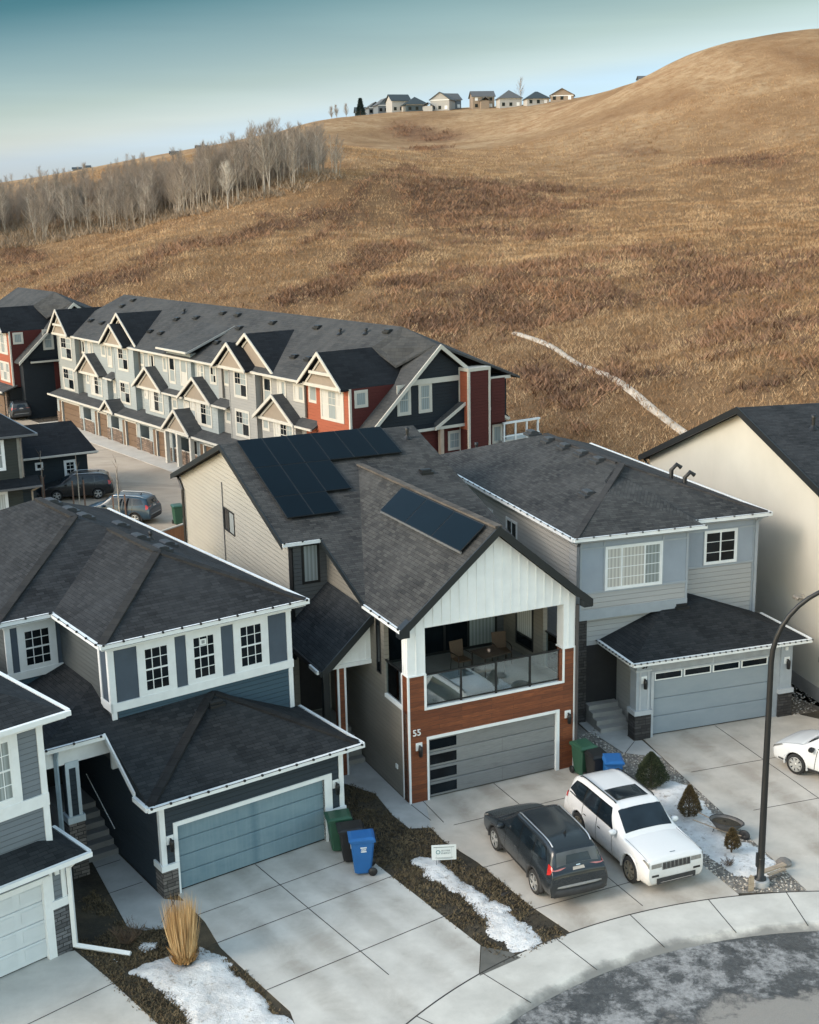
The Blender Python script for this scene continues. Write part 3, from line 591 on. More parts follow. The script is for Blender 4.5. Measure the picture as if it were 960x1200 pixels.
    m=MB(); m.prism([(-1.25,2.95,4.0),(0,2.95,4.0),(0,2.95,5.45),(-1.25,2.95,4.32)],(0,.08,0)); pg=m.build('porch_gable',BOARD,H)
    m=MB()
    for x in (-1.0,-.72,-.44,-.16): m.box(x-.02,x+.02,2.93,2.955,4.0,5.3+x*.9)
    m.build('batten',BOARD,pg)
    B6((-1.5,0,2.9,3.1,3.86,4.0)).build('porch_beam',WHITE,H)
    m=B6((-1.22,-.94,2.93,3.2,0,3.86)); p=m.build('porch_post',CED,H)
    B6((-1.235,-1.17,2.915,2.98,0,3.86),(-.99,-.925,2.915,2.98,0,3.86)).build('corner_board',WHITE,p)
    B6((-1.72,-1.5,2.95,3.17,0,3.9)).build('porch_post',CHAR,H)
    st=MB()
    for i in range(5): st.box(-1.6,-.05,3.6+i*.3,6.75,i*.17,(i+1)*.17)
    st.build('entry_steps',concrete('step_concrete',(.30,.29,.27),.3),H)
    B6((-1.2,-.25,6.74,6.785,.9,3.0)).build('entry_door',plain('black_door',(.03,.03,.033),.5),H)
    wall_lamp(H,'f',0,.34,1.93); wall_lamp(H,'f',0,5.88,1.97)
    B6((-.03,0,.9,1.05,.85,1.0)).build('wall_vent',WHITE,H)
    text_obj('55',.30,WHITE,H,(.12,-.015,2.32))
    downspout(H,[(6.2,-.05,5.8),(6.2,-.05,.1)],plain('dark_spout',(.05,.05,.055),.5))
    return H
house55()
# things on the balcony
def balcony_things():
    wick=planks('woven_brown',((.13,.075,.04),(.17,.10,.055),(.08,.045,.025)),.12,.03); leg=plain('dark_bronze',(.03,.022,.018),.45,metal=.4)
    def chair(x,y,rz,label):
        p=W(OA,YA,x,y,3.03); t=thing('patio_chair',label,'chair',p,YA+rz,'brown patio chairs on the balcony')
        B6((-.25,.25,-.25,.25,.42,.46)).build('seat',wick,t)
        m=MB(); m.prism([(-.25,.25,.44),(.25,.25,.44),(.27,.36,1.02),(-.27,.36,1.02)],(0,.03,0)); m.build('backrest',wick,t)
        for sx in (-1,1):
            m=MB(); m.tube([(sx*.27,-.24,0),(sx*.27,-.24,.64),(sx*.28,.0,.67),(sx*.27,.30,.66)],.018,6); m.build('armrest',leg,t)
            for sy in (-.22,.26):
                m=MB(); m.tube([(sx*.25,sy,.45),(sx*.27,sy*1.1,0)],.016,6); m.build('leg',leg,t)
        return t
    chair(3.3,2.75,.1,'brown woven patio chair on the balcony, left of the small table'); chair(4.95,2.85,-.15,'brown woven patio chair on the balcony, right of the table beside the pale blind')
    t=thing('patio_table','square dark patio table on the balcony between the brown chairs','table',W(OA,YA,4.1,2.25,3.03),YA+.1)
    B6((-.48,.48,-.45,.45,.70,.73)).build('tabletop',planks('slat_top',((.075,.05,.035),(.10,.07,.05),(.05,.035,.025)),1.,.09),t)
    for sx in (-1,1):
        for sy in (-1,1):
            m=MB(); m.tube([(sx*.42,sy*.4,.7),(sx*.40,sy*.38,0)],.02,6); m.build('leg',leg,t)
    t=thing('candle_jar','small pale candle jar standing on the patio table','candle',W(OA,YA,4.1,2.25,3.762),YA)
    m=MB(); m.lathe([(0,0),(.05,.0),(.055,.10),(.045,.11),(.04,.02)],n=12); m.build('jar',plain('pink_glass',(.6,.42,.34),.3),t)
    m=MB(); m.lathe([(0,.08),(.038,.08),(.038,.09),(0,.092)],n=10); m.build('wax',plain('wax',(.75,.70,.6),.6),t)
balcony_things()
# ---------------------------------------------------------------- slate-blue house with white trim
def house_blue():
    H=thing('house','slate blue house with white window trim, hipped roof and weathered blue-grey garage door','house',OB,YB)
    DK=siding('dark_slate_siding',(.030,.042,.054)); TEAL=siding('teal_blue_siding',(.045,.082,.112)); LW=siding('grey_blue_siding',(.085,.097,.10),.15)
    PAN=plain('slate_blue_panel',(.055,.077,.106),.65,var=.08); ST=stone('ledgestone_grey',(.15,.135,.125))
    GD=NG('weathered_blue_door'); uv=GD.uv(); n=GD.noise(GD.scale(uv,.5,1.),1.,6,.7); n2=GD.noise(GD.scale(uv,9.,.5),1.2,4)
    cx=GD.math('ABSOLUTE',GD.math('SUBTRACT',GD.xyz(uv)[0],3.08)); cen=GD.math('MULTIPLY',GD.ramp(GD.math('ADD',cx,GD.math('MULTIPLY',n,.35)),(.15,1.),(.38,0.)),.6)
    col=GD.mix(GD.ramp(n,(.3,0.),(.7,1.)),(.115,.19,.235),(.185,.265,.305)); col=GD.mix(GD.ramp(n2,(.45,0.),(.75,.4)),col,(.24,.31,.34)); col=GD.mix(cen,col,(.06,.125,.17)); GD.set('Base Color',col); GD.set('Roughness',.6); GD.bump(n2,.25,.01)
    # garage
    m=B6((.12,.62,0,.4,0,2.98),(5.44,6.1,0,.4,0,2.98),(.62,5.44,0,.4,2.06,2.98),(.12,.4,.4,2.85,0,2.98),(5.8,6.1,.4,2.85,0,2.98)); m.box(.12,6.1,2.85,17,0,2.98)
    m.build('wall',DK,H)
    BS('stone_base',ST,H,(.09,.56,-.04,.45,0,.82),(5.52,6.13,-.04,.45,0,.82))
    m=B6((.06,.6,-.07,.48,.82,1.0),(5.5,6.16,-.07,.48,.82,1.0),(.10,.26,-.025,.12,1.0,2.9),(5.96,6.12,-.025,.12,1.0,2.9),(.50,.62,-.03,.1,0,2.06),(5.44,5.70,-.03,.1,0,2.06),(.50,5.70,-.03,.1,2.06,2.19))
    m.build('trim',WHITE,H)
    panel_door(H,.62,5.44,.03,2.06,.12,GD.m,4)
    wall_lamp(H,'f',0,.38,1.72); wall_lamp(H,'f',0,5.83,1.8)
    # upper front block and the left wing
    B6((.12,6.12,2.85,17,2.98,6.80)).build('wall',LW,H)
    B6((.30,6.115,2.845,2.9,2.98,4.66)).build('wall',TEAL,H); B6((.30,6.10,2.847,2.9,4.66,6.8)).build('wall_panel',PAN,H)
    B6((-1.6,.5,6.65,16.6,0,6.80)).build('wall',LW,H); B6((-1.58,.1,6.645,6.7,0,4.95)).build('wall',TEAL,H); B6((-1.58,.1,6.647,6.7,4.95,6.8)).build('wall_panel',PAN,H)
    B6((.105,.13,2.95,3.42,4.9,6.45)).build('wall_panel',PAN,H)
    m=MB(); y=2.85
    for a in ((.06,6.17,y-.05,y+.02,4.64,4.90),(.06,6.17,y-.045,y+.02,6.50,6.86),(.10,.27,y-.04,y+.02,4.90,6.5),(5.97,6.14,y-.04,y+.02,4.90,6.5),(.10,.25,y-.035,y+.02,3.6,4.64),(5.99,6.14,y-.035,y+.02,3.3,4.64)): m.box(*a)
    for a in ((.07,.13,2.80,3.56,4.64,4.90),(.08,.13,2.82,2.95,4.90,6.80),(.08,.13,3.42,3.56,4.90,6.8),(.08,.13,3.42,6.6,6.72,6.86)): m.box(*a)
    for a in ((-1.66,.11,6.59,6.66,4.84,5.08),(-1.66,.11,6.60,6.66,6.52,6.86),(-1.63,-1.46,6.605,6.66,5.08,6.52),(-1.63,-1.48,6.61,6.66,4.2,4.84)): m.box(*a)
    m.build('trim',WHITE,H)
    for a,b in ((1.18,1.98),(2.74,3.50),(4.32,5.12)): window(H,'f',y,a,b,4.90+.1,6.36,tm=1,t=.2,munt=(3,2))
    B6((2.99,3.21,2.815,2.826,6.05,6.24)).build('window_sticker',WHITE,H)
    B6((3.05,3.15,2.812,2.816,6.10,6.2)).build('sticker_mark',plain('sticker_grey',(.25,.27,.28),.6),H)
    window(H,'f',6.65,-1.06,-.22,5.18,6.36,tm=1,t=.18,munt=(3,2))
    # roofs
    s=.43; ze=6.88; zr1=ze+s*3.34; zr2=ze+s*4.215; xr=2.265
    v1=(3.14,5.79,zr1); v2=(xr,10.465,zr2)
    yv=6.25+(zr1-ze)/s     # where the front ridge runs into the wing's front slope
    m=MB()
    roof(m,[(-.2,2.45,ze),(6.48,2.45,ze),v1]); 
    roof(m,[(6.48,2.45,ze),(6.48,18.2,ze),(xr,18.2-4.2,zr2),v2,(3.14,yv,zr1),v1])
    roof(m,[(-.2,2.45,ze),v1,(3.14,yv,zr1),(-.2,6.25,ze)])
    roof(m,[(-1.95,6.25,ze),(-.2,6.25,ze),(3.14,yv,zr1),v2]); roof(m,[(-1.95,6.25,ze),v2,(xr,14,zr2),(-1.95,18.2,ze)]); roof(m,[(6.48,18.2,ze),(-1.95,18.2,ze),(xr,14,zr2)])
    rf=m.build('roof',SHINGLE_M,H)
    hip=shingle('hip_shingle',(.018,.019,.021),(.036,.035,.034),.5,.3)
    m=MB()
    for p,q in (((-.2,2.45,ze),v1),((6.48,2.45,ze),v1),(v1,(3.14,yv,zr1)),((-1.95,6.25,ze),v2),(v2,(xr,14,zr2))): m.beam(p,q,.26,.035,-.05)
    m.build('ridge_cap',hip,rf)
    m=MB()
    for p,q in (((-.28,2.38,ze),(6.56,2.38,ze)),((-.27,2.4,ze),(-.27,6.2,ze)),((6.55,2.4,ze),(6.55,18.2,ze)),((-2.02,6.18,ze),(-.2,6.18,ze)),((-2.02,6.2,ze),(-2.02,18.2,ze))): gutter(m,p,q,.14,.02,-.14)
    m.build('gutter',WHITE,rf)
    m=B6((-.2,6.48,2.44,2.86,ze-.19,ze-.165),(6.11,6.48,2.9,17,ze-.19,ze-.165),(-.2,.12,2.86,6.3,ze-.19,ze-.165),(-1.95,.1,6.24,6.66,ze-.19,ze-.165)); m.build('soffit',WHITE,rf)
    bulbs(rf,[((-.2,2.3,ze),(6.45,2.3,ze)),((-.35,2.5,ze),(-.35,6.1,ze)),((-1.9,6.1,ze),(-.3,6.1,ze))],.6,dz=.03)
    for x,yy in ((2.75,14.0),(2.85,12.5),(2.95,11.4),(4.37,11.78),(3.85,8.88),(3.75,6.9),(5.0,9.2)):
        z=ze+s*(6.48-x) if x>xr else zr2; box_vent(rf,x,yy,min(z,zr2),'y',.85)
    pipe_vent(rf,4.6,9.6,ze+s*(6.48-4.6),.25,.05)
    # garage and porch roof
    zg=lambda yy: 3.04+.43*(yy+.35)
    ap=(3.3,2.86,zg(2.86)+.08)
    m=MB()
    roof(m,[(-.3,-.35,3.04),(6.55,-.35,3.04),ap,(.12,2.86,zg(2.86)),(-.3,2.42,zg(2.42)),(-.3,.5,zg(.5))],.12)
    roof(m,[(6.55,-.35,3.04),(6.55,2.86,3.04),ap],.12); roof(m,[(6.55,2.86,3.04),(6.55,3.35,3.04),(6.13,3.35,3.23),(6.13,2.86,3.23)],.12)
    roof(m,[(-2.15,2.42,zg(2.42)),(-.3,2.42,zg(2.42)),(.12,2.86,zg(2.86)),(.12,4.35,zg(4.35))],.12)
    roof(m,[(-2.15,2.42,zg(2.42)),(.12,4.35,zg(4.35)),(.12,6.65,zg(4.35)),(-2.15,6.65,zg(2.42))],.12)
    rg=m.build('garage_roof',SHINGLE_D,H)
    m=MB(); m.beam((-.25,-.3,3.07),ap,.28,.03,-.04); m.beam((6.5,-.3,3.07),ap,.24,.03,-.04); m.build('ridge_cap',shingle('hip_shingle_dark',(.012,.013,.015),(.024,.025,.026),.5,.3),rg)
    m=MB(); gutter(m,(-.38,-.43,3.04),(6.63,-.43,3.04),.14,.02,-.14); gutter(m,(6.62,-.4,3.04),(6.62,3.35,3.04),.14,.02,-.14); gutter(m,(-.37,-.4,3.04),(-.37,.5,3.04),.14,.02,-.14)
    m.beam((-.34,.5,zg(.5)-.28),(-.34,2.42,zg(2.42)),.05,.03,-.14); gutter(m,(-2.2,2.35,zg(2.42)),(-.34,2.35,zg(2.42)),.14,.02,-.16); m.build('gutter',WHITE,rg)
    bulbs(rg,[((-.3,-.52,3.03),(6.5,-.52,3.03)),((-2.1,2.26,zg(2.42)),(-.5,2.26,zg(2.42)))],.55,dz=.03)
    box_vent(rg,3.2,2.5,zg(2.5),'x',.7,BLACK)
    # porch
    m=B6((-2.1,-.1,2.62,2.74,3.55,4.0)); m.box(-.1,.13,2.62,2.74,3.0,4.0); m.build('porch_beam',WHITE,H)
    p=B6((-1.48,-1.12,2.62,2.98,1.75,3.6)).build('porch_post',DK,H)
    m=MB()
    for x in (-1.49,-1.19): m.box(x-.01,x+.09,2.60,2.66,1.9,3.6)
    m.box(-1.56,-1.04,2.55,3.05,1.72,1.92); m.box(-1.5,-1.1,2.59,2.66,3.4,3.6); m.build('corner_board',plain('bluish_white_trim',(.50,.58,.63),.5),p)
    B6((-1.54,-1.06,2.56,3.04,0,1.72)).build('stone_base',ST,H)
    downspout(H,[(-1.75,2.45,4.1),(-1.75,2.6,3.8),(-1.75,2.6,.5)],plain('bluish_spout',(.35,.45,.52),.5),.05)
    m=MB()
    for i in range(6): m.box(-1.05,.1,3.2+i*.32,6.6,i*.18,(i+1)*.18)
    m.build('entry_steps',concrete('step_concrete_dark',(.24,.24,.24),.3),H)
    m=MB(); m.tube([(-.08,2.9,1.0),(-.08,4.9,2.0)],.016,6); m.build('handrail',WHITE,H)
    B6((-.95,-.05,6.58,6.64,1.1,3.2)).build('entry_door',plain('dark_door',(.02,.02,.022),.5),H)
    return H
house_blue()
# ---------------------------------------------------------------- grey-blue house at the left edge
def house_left():
    H=thing('house','grey-blue house with white garage door, cut off by the left frame edge','house',OD,YD)
    SD=siding('medium_grey_blue_siding',(.155,.18,.205)); ST=stone('ledgestone_blue_grey',(.12,.125,.135))
    m=B6((-.48,0,0,.4,0,2.7),(-7,-.48,0,.4,2.2,2.7),(-7,-5.4,0,.4,0,2.2),(-.3,0,.4,3,0,2.7)); m.box(-7,-.0,.42,12,0.02,2.7); m.build('wall',SD,H)
    B6((-7,-.06,.42,12,2.7,6.55)).build('wall',SD,H)
    B6((-.40,.03,-.035,.45,0,1.35)).build('stone_base',ST,H)
    m=B6((-.62,-.40,-.04,.1,0,2.3),(-5.6,-.4,-.03,.1,2.18,2.33),(-.42,.06,-.06,.48,1.35,1.58),(-.10,.03,-.03,.1,1.58,2.62),(-.42,-.34,-.03,.1,1.58,2.62))
    for a in ((-7,-.02,.37,.44,4.02,4.36),(-7,-.02,.38,.44,6.18,6.6),(-.2,-.03,.385,.44,2.9,4.02),(-.2,-.03,.385,.44,4.36,6.18),(-.08,-.03,.4,3,4.02,4.36)): m.box(*a)
    m.build('trim',WHITE,H)
    WD=plain('white_garage_door',(.60,.64,.66),.5,var=.04); d=panel_door(H,-5.4,-.62,.03,2.18,.10,WD,4,name='garage_door')
    m=MB()
    for i in range(6):
        for j in range(4): x=-5.3+i*.8; z=.1+j*.53; m.box(x+.08,x+.68,.068,.076,z+.08,z+.40)
    m.build('raised_panel',plain('white_garage_panel',(.57,.61,.63),.5,var=.04),d)
    window(H,'f',.42,-2.35,-.92,4.5,6.1,tm=1,t=.2,munt=(6,2),panes=BLIND); window(H,'f',.42,-4.6,-3.2,4.5,6.1,tm=1,t=.2,munt=(6,2),panes=BLIND)
    B6((-.27,-.15,-.06,0,2.28,2.42)).build('wall_lamp',WHITE,H)
    zg=lambda y: 2.78+.43*(y+.4)
    m=MB(); ap=(-.42,.42,zg(.42)); roof(m,[(-7,-.4,2.78),(.49,-.4,2.78),ap,(-7,.42,zg(.42))],.12); roof(m,[(.49,-.4,2.78),(.49,1.5,2.78),(-.05,1.5,3.02),(-.05,.42,3.02),ap],.12)
    rg=m.build('garage_roof',SHINGLE_D,H); m=MB(); gutter(m,(-7,-.48,2.78),(.57,-.48,2.78),.14,.02,-.14); gutter(m,(.56,-.4,2.78),(.56,1.5,2.78),.14,.02,-.14); m.build('gutter',WHITE,rg)
    ze=6.56; m=MB(); s=.43; mid=-3.2; h=3.65
    roof(m,[(-6.85,0,ze),(.45,0,ze),(mid,h,ze+s*h)]); roof(m,[(.45,0,ze),(.45,12.4,ze),(mid,12.4-h,ze+s*h),(mid,h,ze+s*h)]); roof(m,[(-6.85,0,ze),(mid,h,ze+s*h),(mid,12.4-h,ze+s*h),(-6.85,12.4,ze)]); roof(m,[(.45,12.4,ze),(-6.85,12.4,ze),(mid,12.4-h,ze+s*h)])
    rf=m.build('roof',SHINGLE_D,H); m=MB(); gutter(m,(-6.9,-.08,ze),(.53,-.08,ze),.14,.02,-.14); gutter(m,(.52,0,ze),(.52,12.4,ze),.14,.02,-.14); m.build('gutter',WHITE,rf)
    B6((-6.85,.45,-.0,.44,ze-.19,ze-.165)).build('soffit',WHITE,rf)
    downspout(H,[(.14,-.35,2.66),(.10,-.08,2.4),(.10,-.08,.12),(.95,-1.35,.06)],WHITE,.055)
    downspout(H,[(.28,1.1,1.9),(.75,1.3,1.45)],plain('blue_spout',(.16,.24,.33),.5),.045)
    return H
house_left()
# ---------------------------------------------------------------- number 59
def house59():
    H=thing('house','light grey house with number 59 and four small garage door windows','house',OC,YC)
    SD=siding('light_grey_siding',(.37,.38,.385),.19,.06,.18); SL=siding('pale_grey_side_siding',(.38,.375,.36),.17,.06,.2); PAN=plain('blue_grey_panel',(.27,.315,.37),.6,var=.08,vs=.8); TR=plain('blue_grey_trim',(.31,.35,.39),.55,var=.06); ST=stone('ledgestone_dark',(.05,.047,.046))
    GD=NG('blue_grey_garage'); uv=GD.uv(); n=GD.noise(GD.scale(uv,.4,1.),1.1,6,.7); GD.set('Base Color',GD.mix(GD.ramp(n,(.3,0.),(.7,1.)),(.215,.26,.295),(.27,.31,.345))); GD.set('Roughness',.6)
    m=B6((.40,.70,.06,.4,0,3.0),(5.47,6.35,.06,.4,0,3.0),(.70,5.47,.06,.4,2.42,3.0)); m.build('wall',plain('grey_front_panel',(.31,.335,.36),.6),H)
    BS('wall',SL,H,(.40,.7,.4,2.85,0,3.0),(6.05,6.35,.4,2.85,0,3.0))
    BS('stone_base',ST,H,(-.06,.58,-.03,.48,0,.93),(5.86,6.42,-.03,.48,0,.93))
    BS('pillar',TR,H,(-.02,.54,0,.45,.93,3.0),(5.90,6.38,0,.45,.93,3.0))
    m=B6((-.10,.62,-.07,.52,.93,1.10),(5.82,6.46,-.07,.52,.93,1.10),(-.05,.57,-.03,.48,2.55,2.62),(.58,.70,.03,.12,0,2.42),(5.47,5.60,.03,.12,0,2.42),(.1,.16,-.02,.03,1.1,2.55),(.42,.48,-.02,.03,1.1,2.55)); m.box(3.05,3.10,.045,.07,2.45,2.98); m.box(.58,5.6,.035,.07,2.42,2.48); m.build('trim',plain('pale_grey_trim',(.40,.43,.46),.55),H)
    d=panel_door(H,.70,5.47,.03,2.08,.16,GD.m,3); B6((.70,5.47,.13,.2,2.08,2.42)).build('door_panel',GD.m,d)
    for i in range(4):
        x=.76+i*1.18; w=MB()
        for a in ((x,x+1.1,.10,.14,2.10,2.14),(x,x+1.1,.10,.14,2.36,2.40),(x,x+.04,.10,.14,2.14,2.36),(x+1.06,x+1.1,.10,.14,2.14,2.36)): w.box(*a)
        f=w.build('door_lite',WHITE,d); B6((x+.04,x+1.06,.115,.13,2.14,2.36)).build('pane',GLASS,f)
    wall_lamp(H,'f',0,.27,2.25); wall_lamp(H,'f',0,6.14,2.2); B6((6.05,6.15,-.06,0,2.6,2.72)).build('camera',WHITE,H)
    text_obj('59',.22,BLACK,H,(.17,-.034,2.68))
    # main body, bay, right part
    B6((-1.25,6.4,3.0,17.5,0,7.05)).build('wall',SL,H)
    B6((3.1,6.41,2.85,3.05,2.9,7.05)).build('wall',SD,H); B6((-1.25,3.1,2.1,3.02,3.98,7.05)).build('wall',SD,H)
    B6((-1.24,3.1,2.3,3.05,2.7,4.0)).build('wall',SD,H)
    # entry recess under the bay
    B6((-1.3,-.95,2.1,2.6,0,3.98)).build('entry_pillar',ST,H)
    B6((-.95,.38,2.28,2.34,0,2.9)).build('entry_shade_sheet',plain('deep_shade',(.02,.02,.022),.8),H)  # dark sheet standing in for the shade inside the entry
    m=MB()
    for i in range(4): m.box(-.9,.3,.95+i*.33,2.27,i*.17,(i+1)*.17)
    m.build('entry_steps',concrete('step_concrete_59',(.36,.35,.33),.3),H)
    y=2.1; BS('wall_panel',PAN,H,(-1.23,3.08,y-.004,y+.02,5.02,6.85),(3.12,6.39,2.846,2.87,5.25,6.85))
    m=MB()
    for a in ((-1.28,3.13,y-.03,y+.02,4.94,5.02),(-1.28,3.13,y-.03,y+.02,6.62,6.68),(-1.28,3.13,y-.035,y+.03,3.96,4.34),(-1.27,-1.19,y-.028,y+.02,4.34,6.85),(3.04,3.12,y-.028,y+.02,4.34,6.85),(-.33,-.27,y-.026,y+.02,5.02,6.85),(2.05,2.11,y-.026,y+.02,5.02,6.85),
      (3.12,6.43,2.82,2.87,5.18,5.25),(3.12,6.43,2.82,2.87,6.58,6.64),(6.35,6.43,2.822,2.87,3.2,6.85),(4.20,4.25,2.824,2.87,5.25,6.6),(5.66,5.71,2.824,2.87,5.25,6.6)): m.box(*a)
    m.build('trim',TR,H)
    window(H,'f',y,-.22,2.0,5.05,6.60,tm=1,t=.05,f=.06,rows=(),cols=(.28,.70),munt=(0,4),panes=[CURT,CURT,BLIND],th=.045)
    window(H,'f',2.85,4.28,5.60,5.32,6.55,tm=1,t=.05,f=.06,rows=(),cols=(.5,),munt=(0,3),th=.045)
    window(H,'l',-1.25,7.9,8.95,5.0,6.25,tm=1,t=.05,f=.06,rows=(),cols=(.5,)); window(H,'l',-1.25,10.5,11.1,5.35,6.15,tm=1,t=.05,f=.05,rows=())
    # main hipped roof with the small hip of the bay
    ze=7.18; s=.35; zr=ze+s*4.2; a=(2.55,6.65,zr); b=(2.55,13.6,zr)
    m=MB(); roof(m,[(-1.65,2.45,ze),(6.75,2.45,ze),a]); roof(m,[(6.75,2.45,ze),(6.75,17.8,ze),b,a]); roof(m,[(-1.65,2.45,ze),a,b,(-1.65,17.8,ze)]); roof(m,[(6.75,17.8,ze),(-1.65,17.8,ze),b])
    # bay hip, seated 3 mm above the main slopes
    q=ze+.003; c=(.93,4.28,q+s*2.58); roof(m,[(-1.66,1.7,q),(3.5,1.7,q),c]); roof(m,[(3.5,1.7,q),(3.5,4.0,q),(2.2,6.2,q+s*3.6),c]); roof(m,[(-1.66,1.7,q),c,(1.6,6.0,q+s*3.3),(-1.66,2.5,q)])
    rf=m.build('roof',SHINGLE,H)
    m=MB(); m.beam((-1.62,1.75,q),(2.55,6.3,zr),.24,.05,-.05); m.beam((6.7,2.5,ze),a,.24,.04,-.05); m.beam(a,b,.26,.04,-.05); m.build('ridge_cap',shingle('hip_shingle_59',(.028,.028,.030),(.052,.05,.049),.5,.3),rf)
    m=MB()
    for p,e in (((-1.72,1.62,ze),(3.58,1.62,ze)),((3.4,2.38,ze),(6.83,2.38,ze)),((-1.73,1.65,ze),(-1.73,17.8,ze)),((6.82,2.4,ze),(6.82,17.8,ze))): gutter(m,p,e,.14,.02,-.13)
    m.build('gutter',WHITE,rf); bulbs(rf,[((-1.65,1.54,ze),(3.5,1.54,ze)),((-1.8,1.8,ze),(-1.8,17,ze)),((3.6,2.3,ze),(6.7,2.3,ze))],.62,mat=GREYM,dz=.03)
    B6((-1.65,3.5,1.71,2.12,ze-.19,ze-.166),(3.4,6.7,2.46,2.86,ze-.19,ze-.166)).build('soffit',TR,rf)
    for x,yy in ((2.3,14.5),(2.3,12.6),(2.3,10.95),(2.3,9.3),(2.3,7.75)): box_vent(rf,x,yy,ze+s*(x+1.65),'y',.9)
    box_vent(rf,.48,5.0,ze+s*2.13,'y',.9); pipe_vent(rf,.2,16.1,ze+.45,.35); 
    for yy in (5.1,4.5): 
        z=ze+s*(yy-2.45); m=MB(); m.tube([(4.25+.25*(yy<4.8),yy+.35,z-.3),(4.25+.25*(yy<4.8),yy+.35,z+.34),(4.45+.25*(yy<4.8),yy+.3,z+.55),(4.62+.25*(yy<4.8),yy+.25,z+.42)],.085,10); m.build('roof_vent',BLACK,rf)
    downspout(H,[(-1.42,1.72,7.1),(-1.36,2.02,6.8),(-1.36,2.02,4.)],plain('spout_grey',(.12,.14,.16),.5),.05); downspout(H,[(6.6,2.5,7.1),(6.48,2.78,6.8),(6.48,2.78,3.2)],TR,.05)
    # garage roof
    zg=lambda yy: 3.08+.37*(yy+.4); ap=(3.5,2.86,zg(2.86)); al=(2.15,2.12,zg(2.12))
    m=MB(); roof(m,[(-.35,-.4,3.08),(6.75,-.4,3.08),ap,(2.86,2.86,zg(2.86))],.12); roof(m,[(6.75,-.4,3.08),(6.75,2.86,3.08),ap],.12)
    roof(m,[(-.35,-.4,3.08),(2.86,2.86,zg(2.86)),(2.2,2.86,zg(2.2)),(.42,2.5,zg(.37)),(-.35,2.3,3.08)],.12); rg=m.build('garage_roof',SHINGLE_D,H)
    m=MB(); gutter(m,(-.43,-.48,3.08),(6.83,-.48,3.08),.14,.02,-.13); gutter(m,(-.42,-.4,3.08),(-.42,2.2,3.08),.14,.02,-.13); gutter(m,(6.82,-.4,3.08),(6.82,2.8,3.08),.14,.02,-.13); m.build('gutter',WHITE,rg)
    bulbs(rg,[((-.4,-.57,3.07),(6.8,-.57,3.07)),((-.51,-.4,3.07),(-.51,2.2,3.07))],.24,mat=plain('dark_bulb',(.06,.065,.07),.4),dz=.02,sz=.024)
    box_vent(rg,2.9,2.2,zg(2.2),'x',.75,BLACK)
    return H
house59()
# ---------------------------------------------------------------- cream stucco house at the right edge
def house_cream():
    H=thing('house','large cream stucco house with plain gabled side wall and black fascia at the right edge','house',OE,YE)
    g=NG('cream_stucco'); p=g.obj(); n=g.noise(p,.35,6,.6); n2=g.noise(p,60,2); v=g.noise(g.n('ShaderNodeVectorMath',operation='MULTIPLY',i_0=p,i_1=(2.5,2.5,.12)),.6,4)
    c=g.mix(g.ramp(n,(.3,0.),(.7,1.)),(.44,.42,.37),(.50,.48,.425)); c=g.mix(g.ramp(v,(.55,0.),(.8,.25)),c,(.50,.46,.40)); g.set('Base Color',c); g.set('Roughness',.9); g.bump(n2,.25,.01)
    m=MB(); m.prism([(0,-7,0),(0,-7,6.8),(0,4.85,10.12),(0,14.7,6.32),(0,14.7,0)],(11,0,0)); m.build('wall',g.m,H)
    B6((-.03,11,-7.03,14.73,0,.55)).build('foundation',concrete('foundation_grey',(.27,.26,.25),.2),H)
    m=MB(); roof(m,[(-.35,-7.6,6.62),(11.4,-7.6,6.62),(11.4,4.85,10.3),(-.35,4.85,10.3)]); roof(m,[(-.35,4.85,10.3),(11.4,4.85,10.3),(11.4,15.1,6.34),(-.35,15.1,6.34)]); rf=m.build('roof',SHINGLE_M,H)
    m=MB(); m.beam((-.38,-7.6,6.62),(-.38,4.85,10.3),.06,.03,-.26); m.beam((-.38,4.85,10.3),(-.38,15.1,6.34),.06,.03,-.26); m.beam((-.4,15.15,6.34),(11.4,15.15,6.34),.14,.02,-.2); m.build('fascia',BLACK,rf)
    pipe_vent(rf,1.9,2.7,10.3-.296*2.15,.5,.07); downspout(H,[(-.15,15.1,6.2),(-.06,14.5,5.8),(-.06,14.5,.3)],BLACK)
    m=MB(); m.box(-.04,0,-.72,-.46,3.58,3.84); m.tube([(-.04,-.6,3.7),(-.25,-.6,3.72)],.03,8); m.lathe([(.05,-.08),(.09,.06),(.0,.07)],(-.3,-.5,3.72),10,'y'); m.lathe([(.05,-.08),(.09,.06),(.0,.07)],(-.3,-.72,3.72),10,'y'); m.build('floodlight',plain('beige_metal',(.45,.41,.36),.5),H)
    B6((-.06,0,-2.2,-2.05,1.6,1.8)).build('meter_box',GREYM,H)
    return H
house_cream()
